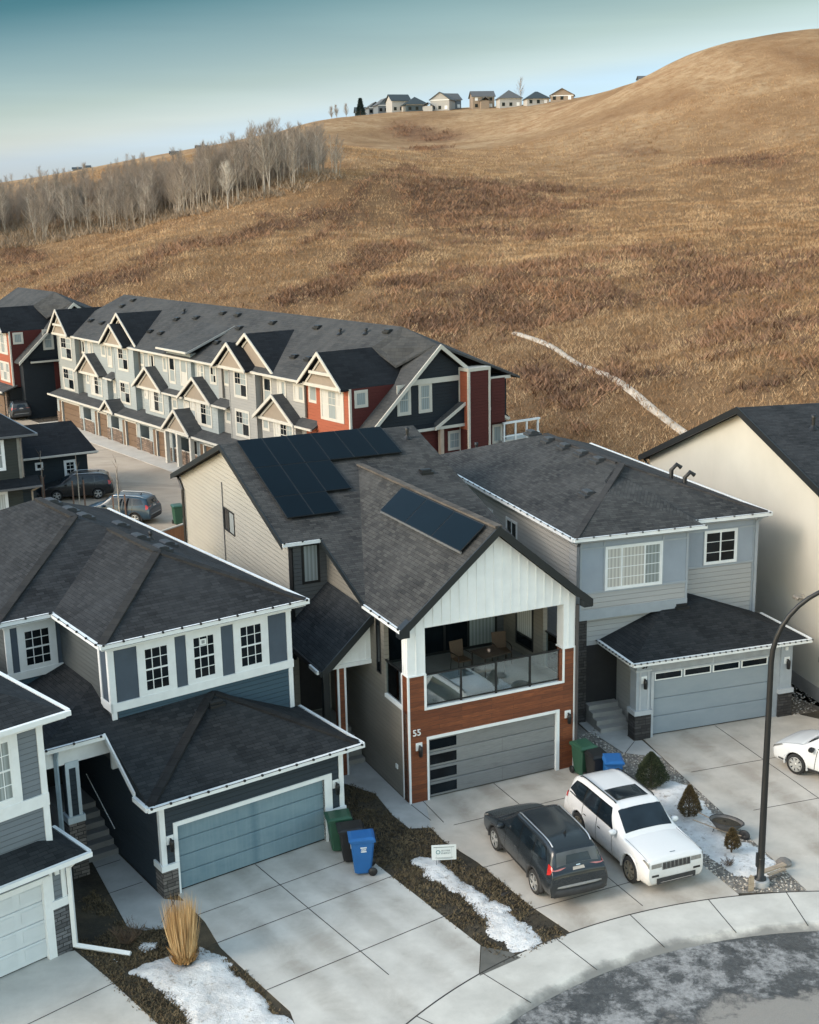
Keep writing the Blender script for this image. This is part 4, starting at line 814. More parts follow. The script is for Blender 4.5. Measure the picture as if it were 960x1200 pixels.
# ---------------------------------------------------------------- dark green house on the back lane
def house_green():
    H=thing('house','dark green house with low side garage on the back lane','house',OG,YG)
    DG=siding('dark_green_siding',(.035,.040,.036),.18,.08,.2); DT=siding('dark_teal_siding',(.018,.027,.033),.18,.08,.2)
    B6((-6.5,-.6,.4,5.6,0,2.75)).build('wall',DT,H); B6((-14,-6.75,-6.6,4,0,5.55)).build('wall',DG,H)
    B6((-6.75,-5.9,-6.5,.5,0,2.2)).build('wall',DT,H)
    window(H,'f',.4,-2.1,-1.5,1.15,2.2,tm=1,t=.12,munt=(2,2)); window(H,'f',.4,-4.05,-3.7,1.95,2.3,tm=1,t=.09,rows=())
    window(H,'f',-6.6,-8.9,-7.75,3.65,5.3,tm=1,t=.14,panes=BLIND); window(H,'f',-6.6,-8.9,-7.8,1.0,2.1,tm=1,t=.14,panes=WGLASS,rows=())
    m=MB(); roof(m,[(-6.8,0,2.8),(0,0,2.8),(-.75,3,4.55),(-6.8,3,4.55)]); roof(m,[(0,0,2.8),(0,6,2.8),(-.75,3,4.55)]); roof(m,[(0,6,2.8),(-6.8,6,2.8),(-6.8,3,4.55),(-.75,3,4.55)]); rg=m.build('garage_roof',SHINGLE_FD,H)
    m=MB(); gutter(m,(-5.3,-.08,2.8),(.06,-.08,2.8),.13,.02,-.1); m.build('gutter',OFFW,rg)
    ze=5.62; m=MB(); roof(m,[(-14,-7.05,ze),(-5.75,-7.05,ze),(-9.5,-2.5,ze+2.7),(-14,-2.5,ze+2.7)]); roof(m,[(-5.75,-7.05,ze),(-5.75,4,ze),(-9.5,0,ze+2.7),(-9.5,-2.5,ze+2.7)]); rf=m.build('roof',SHINGLE_FD,H)
    m=MB(); gutter(m,(-14,-7.13,ze),(-5.68,-7.13,ze),.13,.02,-.1); gutter(m,(-5.68,-7,ze),(-5.68,4,ze),.13,.02,-.1); m.build('gutter',GREYM,rf)
    m=B6((-6.85,-6.68,-6.64,-6.5,2.5,5.5)); m.build('trim',plain('grey_green_trim',(.2,.2,.18),.6),H)
    m=MB(); roof(m,[(-14,-7.4,2.5),(-5.75,-7.4,2.5),(-5.75,-6.5,3.0),(-14,-6.5,3.0)],.1); m.build('skirt_roof',SHINGLE_FD,H); m=MB(); gutter(m,(-14,-7.46,2.5),(-5.75,-7.46,2.5),.1,.02,-.1); m.build('gutter',GREYM,H)
    downspout(H,[(-6.6,-6.75,5.5),(-6.62,-6.66,5.2),(-6.62,-6.66,3.0)],GREYM); downspout(H,[(-5.9,-7.3,2.4),(-6.2,-6.7,2.1),(-6.2,-6.7,.1)],plain('tan_spout',(.25,.22,.18),.5))
    return H
house_green()
# ---------------------------------------------------------------- town houses at the foot of the hill
TW_BLUE=siding('pale_blue_siding',(.285,.315,.32),.2,.05,.1); TW_GREEN=siding('pale_grey_green_siding',(.26,.275,.265),.2,.05,.1); TW_GREY=siding('warm_grey_siding',(.29,.285,.272),.2,.05,.1)
TW_RED=siding('brick_red_siding',(.30,.085,.045),.2,.06,.15); TW_RED_SHADE=siding('shaded_red_siding',(.075,.016,.014),.2,.06,.15); TW_NAVY=siding('navy_shingle_siding',(.014,.019,.025),.2,.08,.2)  # second red is the same siding with the right-facing walls' shade painted in
TAN=plain('tan_gable_panel',(.25,.205,.16),.7,var=.06); BRN=planks('brown_garage_panels',((.145,.088,.050),(.17,.105,.062),(.10,.06,.035)),4.,.53); TST=stone('brown_ledgestone',(.17,.12,.09),.5,.16); TDK=plain('recess_shade',(.007,.008,.009),.8)  # last colour is near black to carry the shade of the ground-floor recesses
def gable(H,xc,half,ze,zp,y0,y1,panel=TAN,mat=None,ov=.35,pd=.3,yw=None,truss=False):
    """front-facing gable roof (ridge runs back), with panel, white rakes and a cross trim"""
    s=(zp-ze)/half; m=MB()
    roof(m,[(xc-half,y0,ze),(xc,y0,zp),(xc,y1,zp),(xc-half,y1,ze)],.12); roof(m,[(xc,y0,zp),(xc+half,y0,ze),(xc+half,y1,ze),(xc,y1,zp)],.12)
    r=m.build('gable_roof',mat or SHINGLE_FD,H)
    w=half-ov; m=MB(); m.prism([(xc-w,y0+pd,ze-.05),(xc+w,y0+pd,ze-.05),(xc,y0+pd,ze+s*w-.05)],(0,.12,0)); m.build('gable_panel',panel,r)
    m=MB(); m.beam((xc-half-.03,y0-.03,ze),(xc,y0-.03,zp+.02),.08,.03,-.2); m.beam((xc,y0-.03,zp+.02),(xc+half+.03,y0-.03,ze),.08,.03,-.2)
    m.box(xc-w-.1,xc+w+.1,y0+pd-.08,y0+pd+.02,ze-.18,ze+.02)
    m.beam((xc-w*.9,y0+pd-.05,ze+.05),(xc,y0+pd-.05,ze+s*w*.97),.05,.03,-.14); m.beam((xc,y0+pd-.05,ze+s*w*.97),(xc+w*.9,y0+pd-.05,ze+.05),.05,.03,-.14)
    if truss: m.box(xc-w*.55,xc+w*.55,y0+.05,y0+.2,ze+s*w*.38,ze+s*w*.38+.18)
    m.build('rake_board',OFFW,r); return r
def town_end(H,x,dy=0.):
    """right-hand end of a row: red bay, dark gabled flank, chimney and side porch"""
    Y=lambda v: v+dy
    B6((x-3.85,x,Y(.7),Y(4.2),2.9,8.0)).build('wall',TW_RED,H); B6((x-.05,x+.012,Y(.72),Y(4.2),2.9,8.0)).build('wall',TW_RED_SHADE,H)
    # flank block
    m=MB(); m.prism([(x,Y(1.4),0),(x,Y(1.4),5.3),(x,Y(6.53),9.95),(x,Y(9.7),7.75),(x,Y(12),7.75),(x,Y(12),0)],(1.0,0,0)); m.build('wall',TW_NAVY,H)
    B6((x+.99,x+1.04,Y(4.3),Y(11.9),0,5.05)).build('wall',TW_RED_SHADE,H)
    m=MB(); s=.9
    roof(m,[(x-.1,Y(.95),5.28),(x+1.35,Y(.95),5.28),(x+1.35,Y(6.53),10.3),(x-1.5,Y(6.53),10.3),(x-.1,Y(4.1),8.115),(x-.1,Y(2.6),6.76)],.14)
    roof(m,[(x+1.35,Y(6.53),10.3),(x+1.35,Y(9.6),8.0),(x-1.5,Y(9.6),8.0),(x-1.5,Y(6.53),10.3)],.14)
    r=m.build('flank_roof',SHINGLE_F,H)
    m=MB(); m.beam((x+1.38,Y(.95),5.25),(x+1.38,Y(6.53),10.3),.08,.04,-.24); m.beam((x+1.38,Y(6.53),10.3),(x+1.38,Y(9.6),8.0),.08,.04,-.24); m.build('rake_board',OFFW,r)
    m=MB(); m.beam((x+1.04,Y(4.4),8.12),(x+1.04,Y(8.9),8.12),.1,.16,-.16); m.build('belt_trim',OFFW,H)
    m=MB(); roof(m,[(x-.5,Y(8.9),8.1),(x+1.6,Y(8.9),8.1),(x+1.6,Y(11.7),8.0),(x-.5,Y(11.7),8.0)],.14); r2=m.build('rear_roof',SHINGLE_FD,H)
    B6((x+1.58,x+1.68,Y(8.9),Y(11.8),7.82,8.02)).build('gutter',OFFW,r2); B6((x+.9,x+1.7,Y(10.2),Y(11.3),5.1,7.9)).build('wall',TW_RED_SHADE,H)
    for a in (3.45,5.05): window(H,'r',x+1.0,Y(a)+.15,Y(a)+.85,6.35,8.0-.1,tm=1,t=.16,fm=OFFW,panes=BLIND)
    window(H,'r',x+.012,Y(1.15),Y(1.85),6.95,7.75,tm=1,t=.13,fm=OFFW,rows=(),panes=BLIND)
    # skirt and side porch
    m=MB(); roof(m,[(x+1.0,Y(2.0),5.5),(x+1.4,Y(2.0),5.28),(x+1.4,Y(11.9),5.28),(x+1.0,Y(11.9),5.5)],.12); sk=m.build('skirt_roof',SHINGLE_FD,H)
    m=MB(); m.beam((x+1.45,Y(2.0),5.26),(x+1.45,Y(11.9),5.26),.1,.02,-.14); m.build('gutter',OFFW,sk)
    m=MB(); roof(m,[(x+1,Y(5.9),5.3),(x+1.6,Y(5.9),5.3),(x+1.6,Y(8.7),6.9),(x+1,Y(8.7),6.9)],.12); roof(m,[(x+1,Y(8.7),6.9),(x+1.6,Y(8.7),6.9),(x+1.6,Y(11.6),5.3),(x+1,Y(11.6),5.3)],.12); pr=m.build('side_porch_roof',SHINGLE_F,H)
    m=MB(); m.prism([(x+1.42,Y(6.3),5.3),(x+1.42,Y(8.7),6.72),(x+1.42,Y(11.2),5.3)],(.08,0,0)); m.build('gable_panel',TW_NAVY,pr)
    m=MB(); m.beam((x+1.63,Y(5.85),5.28),(x+1.63,Y(8.7),6.9),.08,.03,-.17); m.beam((x+1.63,Y(8.7),6.9),(x+1.63,Y(11.65),5.28),.08,.03,-.17); m.box(x+1.4,x+1.54,Y(6.0),Y(11.5),5.12,5.3); m.build('rake_board',OFFW,pr)
    B6((x+1.2,x+1.45,Y(6.35),Y(6.62),0,5.2)).build('porch_post',plain('tan_post',(.38,.30,.24),.6),H)
    window(H,'r',x+1.04,Y(7.35),Y(8.15),3.7,4.7,tm=1,t=.12,fm=OFFW,munt=(2,2),rows=(),panes=BLIND); window(H,'r',x+1.04,Y(10.9),Y(11.5),3.7,4.7,tm=1,t=.12,fm=OFFW,rows=(),panes=BLIND)
    ch=B6((x+1.0,x+1.95,Y(8.2),Y(9.85),0,8.55)).build('chimney',TW_RED_SHADE,H)
    B6((x+.95,x+2.01,Y(8.14),Y(9.91),8.55,8.75)).build('chimney_cap',OFFW,ch)
    m=MB()
    for a,b in ((x+1.02,Y(8.22)),(x+1.93,Y(8.22)),(x+1.93,Y(9.83))): m.box(a-.07,a+.07,b-.07,b+.07,0,8.55)
    m.build('corner_board',OFFW,ch); B6((x+1.1,x+1.86,Y(8.185),Y(8.205),4.9,8.5)).build('chimney_lit_side',TW_RED,ch)  # sun-facing side painted in the brighter, lit red
    B6((x-.1,x+.04,Y(.66),Y(.8),2.9,8.0)).build('corner_board',OFFW,H)
def town_row():
    H=thing('townhouse_row','long row of pale blue and grey town houses, brick red at its right end','town houses',OT,YT)
    X1=42.1
    # ground floor: piers, lintel, recesses
    un=[(-4.5,-.3,.55,2.28),(3.8,5.8,6.6,8.2),(9.6,11.7,12.4,14.1),(15.5,17.5,18.4,22.4),(21.4+2.2,25.6,26.3,28.0),(27.6+2.2,31.8,32.5,34.2),(35.6,37.7,38.4,40.2)]
    op=[]; m=MB(); cur=-5.7
    for g0,g1,e0,e1 in un: op+=[(g0,g1,'g'),(e0,e1,'e')]
    ps=MB()
    for a,b,k in op+[(X1,X1,'x')]:
        if a-cur>.02: ps.box(cur,a,0,1.5,0,2.15); B6((cur-.04,min(a,cur+.55)+.02,-.05,.3,0,1.05)).build('stone_base',TST,H)
        cur=b
    ps.box(-5.7,X1,0,1.5,2.15,2.62); ps.build('wall',TW_BLUE,H)
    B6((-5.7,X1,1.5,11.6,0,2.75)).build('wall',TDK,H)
    tr=MB()
    for a,b,k in op:
        if k=='g':
            panel_door(H,a,b,.02,2.08,.16,BRN,4,.06); tr.box(a-.14,a,-.03,.05,0,2.2); tr.box(b,b+.14,-.03,.05,0,2.2); tr.box(a-.14,b+.14,-.03,.05,2.08,2.22); B6((a-.62,a-.2,-.025,.05,.05,2.1)).build('side_panel',BRN,H)
        else:
            tr.box(a,b,.02,.08,1.1,1.16); B6((a+.02,b-.02,.05,.12,0,1.1)).build('porch_screen',TST,H)
    tr.box(-5.8,X1,-.04,.03,2.42,2.62); tr.build('trim',OFFW,H)
    m=MB(); roof(m,[(-6.35,-.5,2.62),(X1+.3,-.5,2.62),(X1+.3,.95,3.12),(-6.35,.95,3.12)],.1); sk=m.build('skirt_roof',SHINGLE_F,H)
    m=MB(); gutter(m,(-6.4,-.56,2.62),(X1+.3,-.56,2.62),.14,.03,-.14); m.build('gutter',OFFW,sk)
    # upper storeys: recessed walls then projecting bays
    for a,b,mt in ((-5.8,-1.0,TW_GREEN),(-1.0,24.4,TW_BLUE),(24.4,36.4,TW_GREY),(36.4,X1-3,TW_RED)): B6((a,b,1.0,11.5,2.8,8.0)).build('wall',mt,H)
    for a,b,y,z,mt in ((-5.85,-1.6,.55,8.0,TW_GREEN),(6.85,10.85,.55,8.0,TW_BLUE),(16.6,20.7,.75,8.35,TW_BLUE),(26.9,30.75,.55,8.0,TW_GREY)): 
        B6((a,b,y,1.2,2.8,z)).build('bay_wall',mt,H); BS('corner_board',mt,H,(a,a+.12,y-.03,y+.02,2.9,z),(b-.12,b,y-.03,y+.02,2.9,z))
    lows=((.45,5.0,TW_BLUE),(12.45,16.85,TW_BLUE),(20.6,24.95,TW_BLUE),(31.4,35.8,TW_GREY))
    for a,b,mt in lows: B6((a,b,.55,1.2,2.8,5.05)).build('bay_wall',mt,H)
    town_end(H,X1)
    # roofs
    s=.6; y0=.55; ze=7.95; yr=6.0; zr=ze+s*(yr-y0); m=MB()
    roof(m,[(-6.3,y0,ze),(37.1,y0,ze),(39.6,4.05,10.05),(40.2,yr,zr),(-3.0,yr,zr)],.14); roof(m,[(40.2,yr,zr),(39.6,4.05,10.05),(41.4,4.6,9.0),(43.0,6.53,10.33)],.14); roof(m,[(40.2,yr,zr),(43.0,6.53,10.33),(44.0,12.4,7.9)],.14); roof(m,[(-3.0,yr,zr),(40.2,yr,zr),(44.0,12.4,7.9),(-6.3,12.2,ze-.3)],.14); roof(m,[(-6.3,y0,ze),(-3.0,yr,zr),(-6.3,12.2,ze-.3)],.14)
    roof(m,[(16.1,.2,8.5),(21.2,.2,8.5),(21.2,5.0,10.45),(16.1,5.0,10.45)],.14)
    rf=m.build('roof',SHINGLE_F,H)
    m=MB(); gutter(m,(-6.3,y0-.06,ze),(X1-3.5,y0-.06,ze),.12,.03,-.12); gutter(m,(16.1,.14,8.5),(21.2,.14,8.5),.12,.03,-.12); m.build('gutter',OFFW,rf); m=MB(); m.beam((21.22,.2,8.5),(21.22,5,10.45),.05,.02,-.14); m.build('rake_board',plain('grey_rake',(.30,.30,.29),.6),rf)
    gable(H,-4.7,2.35,8.02,10.15,.15,5.5,truss=True); gable(H,7.5,3.4,8.1,10.5,.75,6.0); gable(H,7.5,2.35,8.02,9.68,.05,2.2); gable(H,29.2,3.6,8.05,10.4,.75,6.); gable(H,27.8,2.4,8.02,9.72,.05,2.4)
    gable(H,39.6,2.5,8.02,10.05,.05,5.6,truss=True)
    for c in (1.6,13.8,22.0,33.6): gable(H,c,2.65,5.12,6.8,.12,1.1,mat=SHINGLE_F)
    for a,b in ((5.0,6.85),(-1.6,-.9),(10.85,11.3),(16.4,20.0),(24.6,26.9),(30.75,31.2),(35.9,38.3)):
        m=MB(); roof(m,[(a,.25,5.1),(b,.25,5.1),(b,1.05,5.55),(a,1.05,5.55)],.1); q=m.build('lower_roof',SHINGLE_F,H); m=MB(); gutter(m,(a,.2,5.1),(b,.2,5.1),.1,.02,-.1); m.build('gutter',OFFW,q)
    for c,h,z,zp in ((7.5,1.35,2.65,3.6),(20.4,2.3,2.7,4.35),(34.3,1.4,2.65,3.6)):
        gable(H,c,h,z,zp,-.75,.9,mat=SHINGLE_F,ov=.3)
    for x in (18.3,20.3,22.5): B6((x-.13,x+.13,-.6,-.3,0,2.65)).build('porch_post',OFFW,H)
    for x,y,z in ((.3,5.5,0),(-.3,4.7,0),(11.6,4.8,0),(11.8,4.1,0),(-2.4,2.6,0),(.2,2.55,0),(10.2,2.5,0),(12.2,2.5,0),(14.5,4.5,0),(17.5,5.3,0),(19.9,5.3,0),(25.7,5.,0),(22.3,4.1,0),(21.8,2.5,0),(23.2,2.5,0),(33,2.4,0),(34.8,2.4,0),(31.6,5.1,0),(34.8,4.8,0),(37.4,5.1,0),(39.4,5.5,0)):
        (pipe_vent(rf,x,y,ze+s*(y-y0),.3,.09) if y>4.4 and int(x*7)%3==0 else box_vent(rf,x,y,ze+s*(y-y0),'x',.9,BLACK))
    # windows
    o=dict(fm=OFFW,tm=1,t=.13)
    for a,b,z0,z1,yy in ((-5.0,-2.6,5.9,7.7,.55),(-4.95,-2.6,3.2,4.95,.55),(7.8,9.6,6.1,7.75,.55),(7.8,9.55,3.4,5.0,.55),(27.8,29.45,6.1,7.75,.55),(27.75,29.55,3.4,5.05,.55)): window(H,'f',yy,a,b,z0,z1,cols=(.5,),munt=(2,2),munt_low=False,panes=[BLIND,GLASS,GLASS,BLIND,GLASS],**o)
    for a,b in ((1.5,3.75),(13.5,15.8),(21.5,23.9),(33.1,35.4)): window(H,'f',.55,a,b,3.4,4.98,cols=(.33,.67),munt=(2,2),munt_low=False,panes=[CURT,GLASS,BLIND],**o)
    window(H,'f',.7+dz0,38.9,41.3,5.95,7.7,cols=(.33,.67),munt=(2,2),munt_low=False,panes=[CURT,BLIND,CURT],**o)
    for a,b,z0,z1,yy in ((.0+.55,.52+.55,4.25,4.95,.55),(12.6,13.1,4.3,4.95,.55),(31.6,32.3,4.3,5.0,.55),(20.75,21.3,4.35,4.95,.55),(-1.45,-.6,6.65,7.6,1.),(.35,1.2,6.65,7.6,1.),(3.25,4.0,6.75,7.6,1.),(4.55,5.25,6.0,7.6,1.),(10.95,11.7,6.7,7.6,1.),(12.75,13.6,6.6,7.6,1.),(15.4,15.9,6.65,7.6,1.),(17.0,17.85,5.95,7.75,.75),(18.95,19.9,5.95,7.75,.75),(21.3,22.2,6.55,7.6,1.),(23.3,24.1,6.5,7.6,1.),(25.4,26.1,6.6,7.6,1.),(31.1,32.0,5.95,7.6,1.),(33.0,33.9,6.7,7.6,1.),(35.1,36.2,6.6,7.5,1.),(37.0,37.8,6.75,7.75,1.),(5.4,6.0,3.9,4.7,1.),(17.2,17.9,3.95,4.6,.75),(19.2,19.9,3.95,4.6,.75),(25.4,26.1,3.95,4.65,1.)):
        window(H,'f',yy,a,b,z0,z1,rows=(.5,) if z1-z0>1 else (),cols=(.5,) if b-a>.8 and z1-z0<1.2 else (),panes=[BLIND,GLASS,GLASS] if int(a*10)%3 else [CURT,BLIND],**o)
    for x in (-1.9,10.6,30.4,24.8,36.1): downspout(H,[(x+.5,.9,7.8),(x+.5,.9,5.6)],plain('dark_bronze_spout',(.06,.055,.05),.5),.05)
    return H
dz0=0.
town_row()
def town_row_left():
    o=W(OT,YT,-10.34-42.1,-3.0); H=thing('townhouse_row','red town house block with navy flank at the far left edge','town houses',(o[0],o[1],0),YT)
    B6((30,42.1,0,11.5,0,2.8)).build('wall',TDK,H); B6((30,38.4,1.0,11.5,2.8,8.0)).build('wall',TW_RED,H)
    m=MB(); roof(m,[(30,-.5,2.62),(42.5,-.5,2.62),(42.5,.95,3.12),(30,.95,3.12)],.1); m.build('skirt_roof',SHINGLE_F,H)
    m=MB(); gutter(m,(30,-.56,2.62),(42.5,-.56,2.62),.14,.03,-.14); m.build('gutter',OFFW,H)
    BS('stone_base',TST,H,(38.6,39,-.05,.3,0,2.6),(41.7,42.1,-.05,.3,0,2.6)); panel_door(H,39.2,41.4,.02,2.1,-.05,BRN,4)
    town_end(H,42.1)
    s=.6; m=MB(); zr=7.95+s*5.45; roof(m,[(30,.55,7.95),(37.1,.55,7.95),(39.6,4.05,10.05),(40.2,6,zr),(30,6,zr)],.14); roof(m,[(40.2,6,zr),(39.6,4.05,10.05),(41.4,4.6,9.0),(43.0,6.53,10.33)],.14); roof(m,[(40.2,6,zr),(43.0,6.53,10.33),(44.0,12.4,7.9)],.14); roof(m,[(30,6,zr),(40.2,6,zr),(44,12.4,7.9),(30,12.2,7.6)],.14); m.build('roof',SHINGLE_F,H)
    gable(H,39.6,2.5,8.02,10.05,.05,5.6,truss=True)
    window(H,'f',.7,38.9,41.3,5.95,7.7,cols=(.33,.67),fm=OFFW,tm=1,t=.13,panes=[CURT,BLIND,CURT]); window(H,'f',.7,38.9,41.3,3.4,5.0,cols=(.33,.67),fm=OFFW,tm=1,t=.13,panes=[CURT,BLIND])
town_row_left()
def pergola():
    t=thing('deck_pergola','white railing of a back deck behind the town houses, beside the red chimney','railing',W(OT,YT,43.6,11.4),YT)
    m=MB()
    for k in range(4): m.box(-.05,.05,k*.95-.05,k*.95+.05,0,4.85)
    m.build('post',WHITE,t); B6((-.08,.08,-.1,3.0,4.85,4.97)).build('top_rail',WHITE,t); B6((-.04,.04,-.1,3.0,4.0,4.06)).build('lower_rail',WHITE,t); B6((-1.5,-.06,-.1,3.0,3.6,3.75)).build('deck',OFFW,t)
pergola()
# ---------------------------------------------------------------- street, yards, drives
CC=(11.0,17.5); RS,RB=12.6,14.35
def arc(r,a0,a1,n): return [(CC[0]+r*math.cos(RAD(a0+(a1-a0)*i/n)),CC[1]+r*math.sin(RAD(a0+(a1-a0)*i/n))) for i in range(n+1)]
def flat(name,pts,z,mat,t=.12,k='structure'):
    m=MB(); m.prism([(x,y,z) for x,y in pts],(0,0,-t)); return kind(m.build(name,mat),k)
CONC=concrete('drive_concrete',(.53,.515,.475),.34,.5,(.30,.265,.22),tracks=(OB,YB,(1.35,2.5,4.1,5.2),.42)); CONC2=concrete('walk_concrete',(.44,.44,.425),.3,.5,(.17,.15,.125)); CONC3=concrete('pavement_concrete',(.54,.525,.48),.3,.5,(.30,.275,.235),rim=(11.0,17.5,12.62))
def soil_mat():
    g=NG('dead_lawn_soil'); p=g.pos(); n=g.noise(p,.55,7,.65,.3); n2=g.noise(p,9,6,.75); n3=g.noise(p,40,3)
    c=g.ramp(n,(.32,(.024,.021,.016)),(.5,(.062,.050,.032)),(.66,(.13,.10,.06))); c=g.mix(g.ramp(n2,(.5,0.),(.72,.6)),c,(.13,.10,.06)); c=g.mix(g.math('MULTIPLY',n3,.4),c,(.012,.011,.009))
    g.set('Base Color',c); g.set('Roughness',.97); g.bump(g.math('ADD',n2,n3),.9,.05); return g.m
SOIL=soil_mat()
CONCB=concrete('brown_drive_concrete',(.50,.465,.41),.45,.45,(.28,.23,.18),tracks=(OA,YA,(1.3,2.7,4.1,5.2,9.6,11.),.45))
def road_mat():
    g=NG('icy_street'); p=g.pos(); d=g.n('ShaderNodeVectorMath',1,operation='LENGTH',i_0=g.n('ShaderNodeVectorMath',operation='MULTIPLY',i_0=g.n('ShaderNodeVectorMath',operation='SUBTRACT',i_0=p,i_1=(CC[0],CC[1],0.)),i_1=(1.,1.,0.)))
    n=g.noise(p,.9,8,.72,.15); n2=g.noise(p,7.,9,.82,.1); n3=g.noise(p,40,3,.7); n4=g.noise(g.n('ShaderNodeVectorMath',operation='ADD',i_0=p,i_1=(31.,7.,0.)),.8,10,.78,.1)
    bare=g.mix(g.ramp(n3,(.3,0.),(.7,1.)),(.20,.185,.165),(.29,.27,.245))
    wet=g.ramp(n2,(.3,(.024,.024,.025)),(.7,(.10,.10,.098)))
    ice=g.ramp(n2,(.3,(.14,.14,.138)),(.7,(.38,.377,.37)))
    iced=g.mix(g.ramp(n4,(.46,0.),(.55,1.)),wet,ice); iced=g.mix(g.ramp(n,(.57,0.),(.66,1.)),iced,(.022,.023,.024))
    e=g.math('ADD',d,g.math('MULTIPLY',g.math('SUBTRACT',n,.5),3.2))
    col=g.mix(g.ramp(g.math('DIVIDE',e,16.),(.628,0.),(.640,1.)),bare,iced)
    rim=g.ramp(g.math('DIVIDE',g.math('ABSOLUTE',g.math('SUBTRACT',e,10.15)),16.),(.0,1.),(.02,0.)); col=g.mix(g.math('MULTIPLY',rim,.75),col,(.03,.03,.032))
    g.set('Base Color',col); g.set('Roughness',g.ramp(n4,(.4,.35),(.62,.75))); g.bump(g.math('ADD',n2,g.math('MULTIPLY',n3,.4)),.5,.03); return g.m
def lane_mat():
    g=NG('dusty_lane'); p=g.pos(); n=g.noise(p,.12,6,.65,.8); st=g.noise(g.n('ShaderNodeVectorMath',operation='MULTIPLY',i_0=p,i_1=(.25,.7,1.)),.5,6,.7,.7); n3=g.noise(p,18,3)
    c=g.ramp(n,(.3,(.32,.25,.185)),(.5,(.43,.35,.27)),(.7,(.51,.43,.34))); c=g.mix(g.ramp(st,(.52,0.),(.72,.6)),c,(.16,.135,.11)); c=g.mix(g.math('MULTIPLY',n3,.3),c,(.2,.17,.14)); g.set('Base Color',c); g.set('Roughness',.95); g.bump(n3,.3,.02); return g.m
def grounds():
    yard=[(-70,17.5)]+arc(RB-.02,180,0,64)+[(70,17.5),(70,60.5),(-70,60.5)]
    flat('yard_ground',yard,-.012,SOIL,.3)
    flat('street',[(p[0],p[1]) for p in arc(RS+.3,200,-20,64)],-.125,road_mat(),.06)
    # pavement with rolled kerb
    ang=[(188-196*i/98) for i in range(99)]; prof=((RB,0.004),(RS+.32,0.004),(RS+.20,-.012),(RS+.08,-.075),(RS,-.118),(RS,-.25),(RB,-.25))
    m=MB(); m.rows([[(CC[0]+r*math.cos(RAD(a)),CC[1]+r*math.sin(RAD(a)),z) for a in ang] for r,z in prof],False); kind(m.build('pavement',CONC3,fix=False),'structure')
    bpy.data.objects['pavement'].data.flip_normals()
    def J(parent_pts,w=.028,z=.0075,name='expansion_joint'):
        mm=MB()
        for a,b in parent_pts: mm.beam((a[0],a[1],z),(b[0],b[1],z),w,0.,-.003)
        return kind(mm.build(name,JM),'structure')
    JM=plain('joint_dark',(.035,.032,.03),.95,var=.3,vs=2)
    # drives
    wb=lambda x,y: W(OB,YB,x,y)[:2]; wa=lambda x,y: W(OA,YA,x,y)[:2]; wc=lambda x,y: W(OC,YC,x,y)[:2]; wd=lambda x,y: W(OD,YD,x,y)[:2]
    b=[wb(.5,.14),wb(5.9,.14),wb(5.9,-.4),(-2.3,35.6),(-.98,33.53),(1.62,29.55),(1.50,28.2)]+arc(RB,131.5,150,8)+[(-2.6,25.3),(-3.11,26.93),(-4.33,28.54),(-5.18,29.71),(-5.77,30.95)]
    flat('driveway',b,0.,CONC)
    a=[wa(.6,.14),wa(5.6,.14),wa(6.1,-.02),(6.61,40.2),(7.52,36.27),(8.24,33.57),(8.92,31.79)]+arc(RB,98.5,119,10)+[(3.07,31.48),(1.79,33.86),(.83,35.18),(.46,36.01)]
    flat('driveway',a,0.,CONCB)
    c=[wc(.55,.2),wc(6.0,.2),wc(6.45,-.05),(14.3,44.3),(15.2,43.6),(17.4,36.0),(16.6,30.7)]+arc(RB,66,90.5,10)+[(9.98,35.31),(9.26,38.11),(8.62,40.6),wc(.3,-.02)]
    flat('driveway',c,0.,CONCB)
    d=[wd(-5.6,.14),wd(-.5,.14),wd(0.05,-.1),(-7.87,28.48),(-6.22,26.54),(-4.6,24.2),(-9,20),(-16,24)]
    flat('driveway',d,0.,CONC)
    # walks
    flat('walk',[wb(.08,-.02),wb(.08,9),wb(-1.3,9),(-9.88,34.84),(-7.81,30.73),(-7.32,30.59),(-6.56,30.66),(-6.1,31.2),(-6.45,32.0)],.003,CONC2)
    flat('walk',[wa(.58,.1),wa(-.02,.14),wa(-.02,9),wa(-1.9,9),wa(-1.75,3.2),(-1.31,38.43),(-.73,36.91),(-.2,36.0),(.46,36.03)],.003,CONC2)
    flat('walk',[wc(.35,.45),wc(.35,2.4),wc(-1.2,2.4),wc(-1.25,1.2),(6.75,42.4),(7.3,41.2),(8.55,40.75),wc(.2,-.1),wc(-.1,-.05),wc(-.1,.5)],.003,CONC2)
    # joints, along and across each drive
    Jl=[]
    bj=lambda x,y: wb(x,y)
    Jl+=[(wb(3.05,.1),wb(3.05,-6.8)),(wb(.3,-1.35),wb(6.0,-1.35)),(wb(.1,-2.9),wb(6.5,-2.9)),(wb(-.4,-5.5),wb(6.2,-5.5)),(wb(.5,-.05),wb(-.5,-1.1)),(wb(.25,-.05),wb(-.02,-1.4))]
    Jl+=[(wa(3.1,.1),wa(3.1,-8.4)),(wa(.6,-1.9),wa(6.3,-1.9)),(wa(.3,-4.6),wa(6.5,-4.6)),(wa(.2,-7.2),wa(6.3,-7.2)),(wa(0,-.05),wa(.1,-1.3)),(wa(.45,0),wa(.4,-1.6))]
    Jl+=[(wc(3.3,.1),wc(3.3,-10.4)),(wc(.5,-3.0),wc(7.6,-3.0)),(wc(.9,-6.1),wc(8.,-6.1)),(wc(1.4,-9.),wc(8.,-9.)),(wc(-.1,-.1),wc(-.9,-.9))]
    Jl+=[(wd(-3.2,.1),wd(-3.2,-9)),(wd(-6,-2.1),wd(-.0,-2.1)),(wd(-6,-5),wd(.2,-5))]
